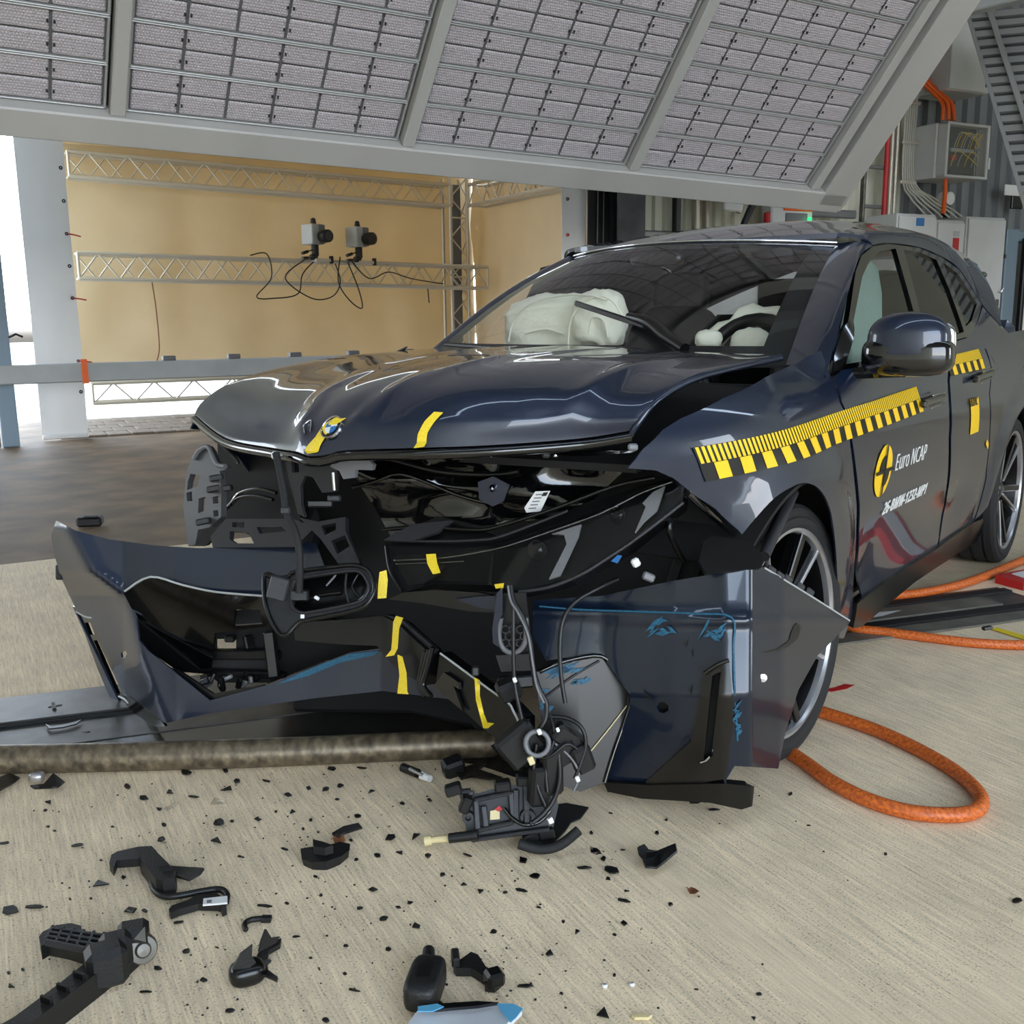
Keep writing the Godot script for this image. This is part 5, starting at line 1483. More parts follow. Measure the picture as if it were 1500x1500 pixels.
	for q in [[808, 782, 826, 783, 830, 797, 804, 848, 820, 843, 847, 786, 851, 768], [941, 737, 956, 721, 974, 712, 962, 748, 943, 764, 930, 780, 946, 742]]:
		sheet("daytime_strip", hl, M.light_guide, plus(dh, -0.02), q, 0.006, [], 8.0)
	for q in [[787, 806, 0.024], [905, 755, 0.020]]:
		var pj := Transform3D(cam_b * Basis(Vector3.RIGHT, PI / 2), wp(q[0], q[1], dh.call(Vector2(q[0], q[1])) - 0.012))
		wpart("projector", Shape.new().lathe([Vector2(0, 0.012), Vector2(q[2] * 0.5, 0.008), Vector2(q[2] * 0.8, 0.0), Vector2(q[2], 0.006), Vector2(q[2] * 1.1, 0.0)], pj, 24), M.gloss, hl)
	sheet("lamp_divider", hl, M.grey_plastic, plus(dh, -0.02), [719, 812, 722, 811, 719, 856, 716, 856], 0.004)
	sheet("trim_plate", hl, M.grey_plastic, plus(dh, -0.014), [590, 828, 652, 828, 636, 846, 618, 855, 604, 842], 0.004)
	sheet("headlamp_glass", hl, M.lens, plus(dh, -0.032), [575, 815, 640, 810, 742, 794, 805, 773, 880, 746, 940, 716, 985, 704, 998, 715, 996, 734, 917, 798, 836, 846, 762, 862, 720, 853, 640, 850, 598, 858], 0.003)
	sheet("tape_strip", hl, M.tape, plus(dh, -0.04), [624, 812, 638, 811, 640, 824, 645, 839, 634, 841, 626, 826], 0.0015, [], 8.0)
	sheet("tape_strip", hl, M.tape, plus(dh, -0.04), [724, 856, 738, 854, 737, 861, 726, 862], 0.0015, [], 8.0)
	sheet("tape_strip", hl, M.tape, func(_p): return 2.66, [556, 838, 566, 835, 568, 850, 566, 876, 553, 877, 554, 856], 0.0015, [], 8.0)
	# torn panels between lamp, arch and bumper
	sheet("arch_flap", car, M.trim, pl(Vector3(1030, 792, 2.50), Vector3(1120, 819, 2.52), Vector3(1035, 838, 2.46)), [1030, 793, 1042, 785, 1066, 788, 1099, 792, 1121, 820, 1114, 832, 1034, 840, 1024, 822], 0.01)
	line_on("fender_lip", car, M.gloss, 0.010, cd(2, 0.86), [1006, 722, 1040, 752, 1072, 780, 1084, 787])
	line_on("arch_stay", car, M.trim, 0.008, cd(2, 0.78), [1000, 744, 980, 770, 990, 800, 1002, 822])
	lump("lamp_plug", car, M.white, 931, 824, 2.5, Vector3(0.02, 0.022, 0.02), Vector3(0, 0, 0.5), 0.004)
	lump("lamp_plug", car, M.wire_grey, 950, 845, 2.5, Vector3(0.03, 0.02, 0.02), Vector3(0, 0, -0.4), 0.004)
	sheet("paint_flake", car, M.blue, plus(dh, -0.02), [895, 822, 905, 813, 911, 814, 904, 825], 0.002, [], 8.0)
	# crossbeam with the crash tapes
	var dc := lin([430, 2.92, 560, 2.84, 632, 2.70, 770, 2.52])
	var cb := sheet("crossbeam", car, M.trim, dc, [430, 912, 500, 908, 560, 902, 583, 914, 606, 936, 634, 961, 624, 1004, 596, 990, 574, 972, 552, 946, 500, 944, 432, 938], 0.05)
	sheet("beam_flange", cb, M.grey_plastic, plus(dc, 0.02), [560, 900, 586, 906, 640, 952, 634, 962, 606, 937, 582, 914], 0.01)
	sheet("beam_cap", cb, M.trim, dc, [644, 957, 700, 1000, 748, 1034, 772, 1060, 768, 1086, 742, 1092, 706, 1066, 676, 1038, 638, 1006], 0.05)
	sheet("beam_facet", cb, M.gloss, plus(dc, -0.02), [650, 985, 672, 1000, 672, 1010, 664, 1004, 678, 1042, 652, 1020, 636, 1004], 0.01, [], 10.0)
	line_on("beam_edge", cb, M.grey_paint, 0.003, plus(dc, -0.015), [645, 957, 690, 990, 720, 1012, 745, 1030, 752, 1042, 760, 1058])
	for k in 3:
		line_on("clamp", cb, M.trim, 0.008, plus(dc, -0.02), [634 - k * 5, 948 + k * 3, 626 - k * 4, 980, 620 - k * 3, 1004, 632 - k * 4, 1020])
	lump("beam_bolt", cb, M.wire, 697, 983, 2.58, Vector3(0.02, 0.025, 0.02))
	sheet("tape_strip", cb, M.tape, lin([567, 2.78, 600, 2.72]), [580, 902, 590, 905, 584, 921, 582, 950, 577, 960, 565, 962, 573, 952, 574, 941, 576, 911], 0.0015, [], 6.0)
	sheet("tape_strip", cb, M.tape, lin([567, 2.78, 600, 2.72]), [582, 959, 589, 962, 595, 986, 596, 1013, 598, 1017, 582, 1016, 585, 989], 0.0015, [], 6.0)
	sheet("tape_strip", cb, M.tape, func(p): return 2.58 + 0.02 * sin((p.y - 990) * 0.09), [695, 993, 703, 997, 703, 1019, 709, 1046, 714, 1059, 724, 1060, 722, 1067, 708, 1067, 704, 1052, 697, 1025], 0.0015, [], 6.0)
	# belly pan
	sheet("belly_pan", car, M.matte_black, pl(Vector3(440, 1000, 3.3), Vector3(640, 990, 3.15), Vector3(700, 1090, 2.95)), [430, 990, 560, 950, 640, 975, 790, 1075, 770, 1120, 735, 1110, 690, 1060, 600, 1040, 430, 1038], 0.02)


# ------------------------------------------------------------------ the torn bumper skin
func bumper() -> void:
	var crease := func(y: float) -> float:
		var a := [775.0, 100.0, 835.0, 132.0, 872.0, 182.0, 900.0, 192.0, 960.0, 208.0, 1060.0, 244.0]
		for i in range(0, 10, 2):
			if y <= a[i + 2]:
				return lerpf(a[i + 1], a[i + 3], clampf((y - a[i]) / (a[i + 2] - a[i]), 0, 1))
		return 244.0
	var base := lin([180, 3.20, 260, 3.12, 450, 3.04, 560, 2.98, 700, 2.80])
	var d := func(p: Vector2) -> float: return base.call(p) + 0.0035 * 7.0 * log(1.0 + exp((crease.call(p.y) - p.x) / 7.0)) - 0.02 * exp(-pow((p.x - crease.call(p.y)) / 16.0, 2.0)) + 0.0004 * maxf(0.0, 860.0 - p.y)
	var t := thing("bumper_cover", "torn dark blue bumper skin lying across the crushed front with scratches and black vents", "bumper", gp(560, 1060), 0.0)
	var skin := sheet("skin", t, M.paint, d, [82, 763, 110, 777, 160, 790, 227, 799, 293, 803, 360, 800, 430, 795, 462, 795, 468, 810, 476, 832, 440, 850, 388, 872, 316, 867, 268, 856, 220, 844, 181, 868, 200, 906, 203, 937, 217, 953, 247, 977, 307, 1026, 390, 1004, 470, 972, 512, 956, 562, 949, 640, 962, 690, 1000, 700, 1030, 640, 1022, 560, 1012, 460, 1023, 373, 1035, 310, 1044, 244, 1059, 186, 1063, 175, 1055, 143, 980, 110, 890, 88, 843, 79, 810, 75, 785], 0.006, [[111, 896, 120, 898, 133, 908, 184, 1014, 188, 1030, 178, 1034, 170, 1020], [177, 957, 183, 952, 186, 958, 183, 964, 178, 963]], 6.0)
	var vent := sheet("vent", skin, M.gloss, plus(d, 0.012), [106, 888, 122, 894, 136, 906, 188, 1012, 194, 1032, 176, 1040, 166, 1022], 0.012, [[124, 912, 132, 912, 139, 930, 131, 930], [137, 938, 143, 938, 178, 1012, 179, 1020, 171, 1016]], 8.0)
	line_on("vent_edge", vent, M.grey_paint, 0.003, plus(d, 0.0), [112, 896, 124, 903, 134, 905])
	line_on("vent_edge", vent, M.white, 0.003, plus(d, -0.004), [174, 1020, 182, 1024, 188, 1030])
	lump("tow_clip", skin, M.wire, 90, 838, 3.42, Vector3(0.03, 0.05, 0.03))
	sheet("trim", skin, M.gloss, plus(d, -0.006), [190, 1020, 238, 1058, 242, 1064, 185, 1066, 176, 1056], 0.008)
	# black lower intake, torn
	var di := pl(Vector3(200, 880, 3.16), Vector3(385, 890, 3.02), Vector3(300, 985, 3.20))
	sheet("intake_panel", t, M.gloss, di, [181, 869, 220, 845, 268, 857, 316, 868, 386, 874, 394, 905, 389, 918, 315, 927, 308, 982, 292, 982, 200, 905], 0.008, [[345, 893, 381, 893, 384, 914, 342, 917]], 14.0)
	line_on("intake_edge", t, M.grey_paint, 0.0035, plus(di, -0.008), [183, 866, 220, 845, 268, 857, 316, 867, 386, 873])
	sheet("intake_wall", t, M.trim, pl(Vector3(200, 905, 3.18), Vector3(300, 985, 3.14), Vector3(240, 975, 3.24)), [199, 907, 292, 982, 309, 982, 309, 988, 262, 984, 217, 953, 204, 937], 0.008)
	sheet("intake_floor", t, M.trim, plus(d, 0.02), [262, 982, 306, 1012, 312, 1016, 385, 1003, 392, 1008, 310, 1032, 246, 978], 0.01)
	sheet("intake_back", t, M.matte_black, func(_p): return 3.27, [300, 900, 396, 888, 396, 1000, 320, 1000, 296, 980], 0.01, [[317, 936, 346, 936, 346, 952, 317, 953]], 12.0)
	for b in [[312, 958, 413, 958, 0.030, 3.22], [300, 985, 420, 988, 0.02, 3.24], [394, 925, 402, 992, 0.034, 3.16], [330, 935, 345, 935, 0.02, 3.2], [362, 930, 366, 950, 0.02, 3.2]]:
		wpart("intake_bar", Shape.new().bar(wp(b[0], b[1], b[5]), wp(b[2], b[3], b[5]), 0.03, b[4], 0.004), M.trim, t)
	var r2 := RandomNumberGenerator.new()
	r2.seed = 11
	for i in 14:
		lump("broken_bit", t, M.trim if i % 3 else M.silver, r2.randf_range(282, 385), r2.randf_range(988, 1006), r2.randf_range(3.16, 3.24), Vector3(r2.randf_range(0.02, 0.06), 0.012, 0.02), Vector3(r2.randf(), r2.randf(), r2.randf() * 2), 0.003)
	sheet("intake_backdrop", t, M.matte_black, pl(Vector3(400, 890, 3.16), Vector3(560, 890, 3.05), Vector3(470, 960, 3.18)), [392, 900, 440, 905, 560, 930, 560, 948, 470, 970, 392, 1002], 0.01)  # plain black sheet as a dark backdrop behind the intake
	sheet("scuff", skin, M.teal, plus(d, -0.007), [404, 1003, 440, 986, 474, 972, 512, 958, 556, 953, 548, 960, 500, 970, 452, 990], 0.0008, [], 10.0)
	# near half
	var nb := lin([778, 2.64, 885, 2.60, 990, 2.50, 1060, 2.45, 1100, 2.45, 1142, 2.56, 1200, 2.78, 1247, 2.96])
	var dn := func(p: Vector2) -> float: return nb.call(p) + 0.00025 * (1000.0 - p.y) + 0.0009 * maxf(0.0, p.y - 1020.0) - 0.012 * exp(-pow((p.y - 898.0 - (p.x - 790) * 0.03) / 9.0, 2.0)) + 0.006 * sin(p.x * 0.021 + p.y * 0.013)
	var ns := sheet("skin", t, M.paint_dull, dn, [782, 879, 880, 873, 985, 851, 1075, 836, 1120, 831, 1158, 854, 1200, 880, 1246, 910, 1222, 936, 1198, 960, 1170, 1010, 1150, 1075, 1140, 1126, 1076, 1122, 1060, 1149, 950, 1151, 886, 1147, 900, 1100, 922, 1040, 923, 1018, 882, 962, 840, 962, 800, 968, 780, 930], 0.006, [[962, 1036, 966, 1029, 973, 1028, 979, 1034, 979, 1041, 972, 1045, 965, 1043], [1042, 986, 1049, 980, 1056, 984, 1042, 1108, 1034, 1112, 1026, 1108]], 12.0)
	sheet("hole_back", ns, M.matte_black, plus(dn, 0.03), [955, 1022, 986, 1022, 986, 1050, 955, 1050], 0.002)
	line_on("scored_edge", ns, M.teal, 0.003, plus(dn, -0.001), [790, 888, 850, 893, 940, 896, 1020, 899, 1072, 905, 1074, 950, 1076, 1010, 1080, 1085])
	line_on("tip_edge", ns, M.grey_paint, 0.0028, plus(dn, -0.001), [1120, 832, 1158, 855, 1200, 881, 1244, 909])
	for q in [[1128, 838], [1140, 846], [1152, 851], [1170, 862], [1184, 870]]:
		lump("edge_tab", ns, M.grey_plastic, q[0] + 2, q[1] - 2, dn.call(Vector2(q[0], q[1])) + 0.02, Vector3(0.03, 0.022, 0.012), Vector3(0, 0.6, -0.5))
	wpart("sensor_cap", Shape.new().lathe([Vector2(0, 0.006), Vector2(0.010, 0.005), Vector2(0.012, 0.0)], Transform3D(cam_b * Basis(Vector3.RIGHT, PI / 2), wp(1117, 993, dn.call(Vector2(1117, 993)))), 14), M.chrome, ns)
	var nv := sheet("vent", ns, M.hex, plus(dn, -0.012), [1030, 984, 1050, 972, 1068, 965, 1073, 1020, 1074, 1062, 1063, 1141, 1008, 1150, 948, 1151, 946, 1145, 1012, 1086, 1022, 1052], 0.018, [[1043, 990, 1056, 984, 1044, 1108, 1030, 1116, 1036, 1060]], 12.0)
	sheet("vent_back", nv, M.matte_black, plus(dn, 0.02), [1026, 975, 1064, 975, 1056, 1118, 1018, 1122], 0.004)
	line_on("vent_edge", nv, M.chrome, 0.003, plus(dn, -0.016), [1026, 1117, 1034, 1114, 1040, 1108])
	line_on("vent_edge", nv, M.gloss, 0.005, plus(dn, -0.016), [1032, 986, 1050, 974, 1068, 967])
	var lipd := plus(dn, -0.02)
	sheet("lip", t, M.trim, lipd, [884, 1146, 950, 1150, 1062, 1148, 1105, 1152, 1102, 1181, 1086, 1186, 1040, 1176, 940, 1170, 890, 1160], 0.02, [], 12.0)
	# hexagonal dark corner
	var dx := lin([780, 2.60, 850, 2.60, 924, 2.62])
	var hx := sheet("corner_panel", t, M.hex, dx, [786, 985, 812, 974, 880, 962, 924, 1018, 918, 1052, 886, 1146, 850, 1160, 820, 1150, 800, 1100, 790, 1040], 0.012, [], 12.0)
	line_on("corner_ridge_and_highlight", hx, M.grey_plastic, 0.003, plus(dx, -0.004), [800, 1020, 840, 990, 878, 968])
	line_on("corner_ridge_and_highlight", hx, M.cream, 0.0018, plus(dx, -0.004), [864, 1102, 890, 1070, 918, 1034])  # pale line, a highlight painted along the panel edge
	line_on("corner_ridge_and_highlight", hx, M.gloss, 0.006, plus(dx, -0.003), [790, 984, 830, 968, 880, 961, 902, 985, 924, 1018, 916, 1054, 900, 1100, 886, 1146])
	r2.seed = 5
	for q in [[800, 982, 848, 982, 62, 14], [836, 996, 862, 1000, 24, 40], [790, 1010, 806, 1040, 20, 40], [1030, 912, 1062, 935, 40, 36], [1076, 1030, 1090, 1075, 26, 60], [950, 908, 985, 930, 40, 26]]:
		for k in 9:
			var cx := r2.randf_range(q[0], q[2])
			var cy := r2.randf_range(q[1], q[3])
			var on_hex: bool = q[0] < 900
			var w: float = r2.randf_range(0.25, 0.7) * q[4] / 2.0
			var h := r2.randf_range(1.5, 5.0)
			var sl := r2.randf_range(-0.7, -0.1) if on_hex else r2.randf_range(-2.0, 1.0)
			sheet("scuff", hx if on_hex else ns, M.teal, plus(dx if on_hex else dn, -0.005), [cx - w, cy - sl * w, cx, cy - h, cx + w, cy + sl * w, cx, cy + h], 0.0008, [], 30.0)
	for q in [[1000, 940, 1008, 936, 1004, 948], [1116, 956, 1140, 950, 1156, 938, 1162, 918, 1168, 912, 1173, 918, 1170, 934, 1154, 948, 1136, 956], [1010, 955, 1014, 950, 1015, 962], [870, 940, 878, 936, 880, 944], [940, 1008, 952, 1020, 960, 1026, 948, 1022], [1008, 1010, 1014, 1002, 1012, 1018]]:
		sheet("scratch", ns, M.wire, plus(dn, -0.004), q, 0.0006, [], 30.0)


# ------------------------------------------------------------------ loose assemblies that hang or lie before the car
func loose_assemblies() -> void:
	# open sensor housing on its cable
	var d := pl(Vector3(400, 880, 2.66), Vector3(540, 850, 2.60), Vector3(430, 910, 2.62))
	var t := thing("sensor_housing", "open black plastic sensor housing hanging by its cable before the front", "housing", gp(470, 1010), 0.0)
	var outer := [388, 841, 404, 846, 421, 845, 432, 838, 490, 830, 520, 828, 538, 835, 548, 855, 545, 874, 526, 892, 462, 906, 438, 912, 420, 930, 406, 924, 392, 896, 387, 872]
	var inner := [430, 856, 436, 848, 490, 839, 520, 836, 532, 842, 540, 858, 537, 870, 522, 883, 458, 896, 440, 897, 428, 886]
	var bk := sheet("bowl", t, M.trim, plus(d, 0.07), outer, 0.006, [], 12.0)
	sheet("rim", t, M.grey_plastic, d, outer, 0.014, [inner], 10.0)
	for k in 2:
		var ring := []
		for p in V2(inner if k else outer):
			ring.append(wp(p.x, p.y, d.call(p) - 0.004))
		ring.append(ring[0]); ring.append(ring[1])
		wpart("lip", Shape.new().tube(curve(ring, 3), 0.004 if k else 0.006, 6, false), M.grey_plastic if k else M.trim, t)
	var wl := []
	var wl2 := []
	for p in V2(inner + [430, 856]):
		wl.append(wp(p.x, p.y, d.call(p))); wl2.append(wp(p.x + 4, p.y - 3, d.call(p) + 0.07))
	wpart("wall", Shape.new().grid([wl, wl2], 0.003), M.trim, t)
	for q in [[M.grey_plastic, 0.004, [508, 836, 506, 862, 512, 886]], [M.wire_grey, 0.003, [478, 858, 492, 842]], [M.trim, 0.006, [444, 880, 470, 872, 500, 868]], [M.trim, 0.004, [524, 842, 516, 860, 528, 876]]]:
		line_on("rib", bk, q[0], q[1], plus(d, 0.03), q[2])
	lump("circuit_chip", bk, M.white, 464, 876, 2.64, Vector3(0.014, 0.009, 0.006), Vector3(0, 0, -0.5), 0.002)
	lump("connector", bk, M.wire, 440, 872, 2.64, Vector3(0.045, 0.03, 0.03))
	lump("label", t, M.white, 443, 903, 2.58, Vector3(0.010, 0.010, 0.002), Vector3.ZERO, 0.001)
	lump("mounting_ear", t, M.grey_plastic, 408, 862, 2.60, Vector3(0.05, 0.06, 0.02), Vector3(0, 0, -0.25))
	wire("cable", t, M.rubber, 0.010, [404, 664, 2.68, 410, 690, 2.66, 416, 722, 2.64, 420, 752, 2.62, 432, 778, 2.60, 438, 805, 2.59, 439, 835, 2.59, 438, 868, 2.60])
	lump("cable_clip", t, M.grey_plastic, 419, 748, 2.62, Vector3(0.024, 0.02, 0.02))
	# honeycomb horn bracket in the middle
	t = thing("horn_bracket", "black honeycomb plastic bracket hanging below the headlamp among the wires", "bracket", gp(745, 1080), 0.0)
	var dh := pl(Vector3(720, 900, 2.52), Vector3(780, 905, 2.50), Vector3(745, 990, 2.54))
	sheet("plate", t, M.wire, plus(dh, 0.02), [726, 870, 770, 868, 776, 930, 772, 956, 740, 962, 728, 940], 0.01)
	line_on("hoop", t, M.wire_grey, 0.007, dh, [734, 905, 731, 930, 736, 948, 748, 956, 762, 952, 770, 935, 770, 905])
	for i in 3:
		for j in 3:
			var hx := []
			var cx := 740.0 + i * 11 + (5.5 if j % 2 else 0.0)
			var cy := 922.0 + j * 10
			for k in 7:
				hx.append(wp(cx + 6 * cos(k * PI / 3 + PI / 6), cy + 6 * sin(k * PI / 3 + PI / 6), dh.call(Vector2(cx, cy)) + 0.002))
			wpart("honeycomb_cell", Shape.new().tube(hx, 0.003, 5), M.grey_plastic, t)
	sheet("arm", t, M.paint, plus(dh, -0.01), [728, 868, 736, 862, 736, 900, 728, 915, 730, 948, 722, 942, 721, 922], 0.008, [], 10.0)
	sheet("plate", t, M.grey_plastic, dh, [726, 960, 780, 958, 778, 982, 734, 984], 0.014, [], 12.0)
	lump("block", t, M.wire, 755, 998, 2.54, Vector3(0.09, 0.03, 0.05), Vector3(0, 0, 0.1))
	lump("solenoid", t, M.wire, 745, 1010, 2.50, Vector3(0.06, 0.05, 0.05), Vector3(0.3, 0.2, 0.4), 0.01)
	sheet("torn_strip", t, M.trim, plus(dh, 0.03), [570, 878, 620, 884, 690, 896, 742, 898, 742, 876, 700, 868, 640, 864, 590, 868], 0.01)
	sheet("torn_strip", t, M.paint_dull, plus(dh, 0.02), [668, 878, 700, 874, 742, 872, 740, 896, 700, 890], 0.006)
	# wire harness
	t = thing("wire_harness", "tangle of black wires hanging from the headlamp to the floor module", "wires", gp(790, 1150), 0.0)
	for w in [[M.wire, 0.0065, [748, 858, 2.48, 752, 880, 2.47, 766, 905, 2.46, 776, 940, 2.45, 781, 980, 2.45, 790, 1010, 2.44, 800, 1030, 2.44, 798, 1056, 2.43, 784, 1075, 2.43]],
		[M.wire_grey, 0.003, [744, 858, 2.47, 748, 880, 2.46, 760, 900, 2.45, 773, 930, 2.44, 780, 970, 2.44, 786, 1005, 2.43, 797, 1030, 2.43]],
		[M.wire, 0.0055, [905, 848, 2.55, 880, 860, 2.52, 845, 880, 2.50, 826, 905, 2.48, 820, 945, 2.47, 822, 990, 2.46, 828, 1030, 2.45]],
		[M.wire, 0.005, [752, 890, 2.46, 752, 940, 2.45, 754, 1000, 2.45, 764, 1050, 2.44, 776, 1100, 2.42]],
		[M.wire, 0.005, [800, 1050, 2.44, 830, 1052, 2.43, 852, 1066, 2.42, 858, 1092, 2.42, 850, 1120, 2.42, 842, 1140, 2.42]],
		[M.wire, 0.005, [786, 1090, 2.42, 782, 1130, 2.42, 790, 1160, 2.42, 800, 1190, 2.42, 776, 1206, 2.40]],
		[M.wire, 0.006, [818, 1100, 2.42, 820, 1140, 2.42, 812, 1170, 2.42, 796, 1192, 2.41, 780, 1205, 2.40]],
		[M.wire_grey, 0.003, [808, 1085, 2.42, 836, 1110, 2.42, 848, 1135, 2.42, 840, 1160, 2.42]],
		[M.wire, 0.004, [760, 1100, 2.43, 800, 1110, 2.41, 830, 1090, 2.41, 848, 1100, 2.42]],
		[M.wire, 0.005, [806, 1046, 2.44, 812, 1080, 2.42, 800, 1120, 2.42, 802, 1160, 2.42]]]:
		wire("wire", t, w[0], w[1], w[2])
	var ring := []
	for k in 21:
		ring.append(wp(787 + 17 * cos(TAU * k / 20), 1089 + 18 * sin(TAU * k / 20), 2.40))
	wpart("wire_loop", Shape.new().tube(ring, 0.006, 8, false), M.wire_grey, t)
	for q in [[778, 1114, 0.014, M.cream], [790, 1072, 0.010, M.white], [817, 1069, 0.008, M.white], [846, 1141, 0.010, M.white], [754, 996, 0.009, M.white]]:
		lump("connector", t, q[3], q[0], q[1], 2.39, Vector3(q[2], q[2] * 1.4, q[2]), Vector3(0, 0, 0.4), 0.002)
	for q in [[762, 1090, 0.10, 0.09, 0.7], [830, 1080, 0.08, 0.05, -0.6], [808, 1128, 0.05, 0.12, 0.1], [852, 1110, 0.05, 0.07, 0.4], [790, 1150, 0.05, 0.1, 0.0], [826, 1100, 0.06, 0.06, 0.5]]:
		lump("connector_block", t, M.wire, q[0], q[1], 2.44, Vector3(q[2], q[3], 0.04), Vector3(0.2, 0.3, q[4]), 0.008)
	line_on("stay", t, M.grey_paint, 0.003, func(_p): return 2.44, [740, 1076, 748, 1090, 756, 1082])
	# shutter motor module on the floor
	t = thing("shutter_module", "black ribbed shutter motor module lying on the floor under the wires", "module", gp(740, 1225), 0.0)
	var dm := pl(Vector3(690, 1230, 2.47), Vector3(800, 1215, 2.47), Vector3(700, 1160, 2.50))
	sheet("body", t, M.wire, dm, [672, 1160, 700, 1162, 735, 1152, 770, 1148, 806, 1140, 818, 1180, 810, 1214, 770, 1222, 692, 1233, 684, 1225, 680, 1195], 0.05, [], 12.0)
	for q in [[694, 1172, 750, 1160], [700, 1216, 752, 1204], [697, 1172, 700, 1216], [748, 1160, 752, 1204], [708, 1180, 712, 1212], [690, 1230, 805, 1214], [672, 1160, 690, 1158], [690, 1158, 690, 1166], [756, 1156, 756, 1206], [770, 1150, 772, 1210]]:
		wpart("rib", Shape.new().bar(wp(q[0], q[1], dm.call(Vector2(q[0], q[1])) - 0.012), wp(q[2], q[3], dm.call(Vector2(q[2], q[3])) - 0.012), 0.016, 0.010, 0.003), M.grey_plastic, t)
	for q in [[686, 1196, 0.014], [773, 1195, 0.018], [756, 1180, 0.008]]:
		wpart("boss", Shape.new().lathe([Vector2(q[2] * 0.4, 0.004), Vector2(q[2] * 0.5, 0.014), Vector2(q[2], 0.014), Vector2(q[2] * 1.1, 0.0)], Transform3D(cam_b * Basis(Vector3.RIGHT, PI / 2), wp(q[0], q[1], dm.call(Vector2(q[0], q[1])))), 16), M.grey_plastic if q[2] > 0.01 else M.chrome, t)
	sheet("label", t, M.cream, plus(dm, -0.006), [718, 1188, 732, 1185, 732, 1200, 718, 1201], 0.001)
	sheet("label_mark", t, M.red, plus(dm, -0.008), [724, 1186, 731, 1180, 737, 1185, 731, 1189], 0.001)
	line_on("cable", t, M.gloss, 0.005, plus(dm, -0.02), [738, 1184, 750, 1198, 768, 1208, 790, 1204, 806, 1188])
	wpart("rod", Shape.new().tube([wp(680, 1226, 2.44), wp(628, 1231, 2.46)], [0.009, 0.008], 10), M.cream, t)
	wpart("rod_tip", Shape.new().tube([wp(632, 1230.5, 2.46), wp(622, 1232, 2.46)], 0.012, 10), M.cream, t)
	wpart("sleeve", Shape.new().tube([wp(700, 1223, 2.43), wp(658, 1228, 2.44)], 0.012, 10), M.wire, t)
	for q in [[664, 1156, 0.3], [682, 1178, 1.2], [736, 1150, 0.1], [768, 1142, 0.0], [778, 1225, 0.5], [800, 1220, 0.2]]:
		lump("tab", t, M.wire, q[0], q[1], 2.47, Vector3(0.04, 0.025, 0.03), Vector3(0.2, 0.1, q[2]), 0.004)
	line_on("bent_trim", t, M.rubber, 0.012, func(_p): return 2.42, [760, 1236, 790, 1244, 820, 1238, 848, 1216])
	lump("clip", t, M.silver, 806, 1202, 2.40, Vector3(0.014, 0.018, 0.012), Vector3(0, 0, 0.4), 0.003)


# ------------------------------------------------------------------ things that lie on the floor
func gd(h: float) -> Callable:                            # distance to the level at height h
	return func(p: Vector2) -> float: return (h - EYE.y) / ray(p.x, p.y).y

func bowed(h: float, c: Vector2, r: float, lift: float) -> Callable:   # the same, curling up towards one side
	return func(p: Vector2) -> float: return (h + lift * clampf((p - c).length() / r, 0, 1.5) - EYE.y) / ray(p.x, p.y).y

func G3(a: Array, h: float) -> Array:
	var o := []
	for p in V2(a):
		o.append(gp(p.x, p.y, h))
	return o

func flat_at(a: Array) -> Vector3:
	return gp(a[0], a[1], 0.0)

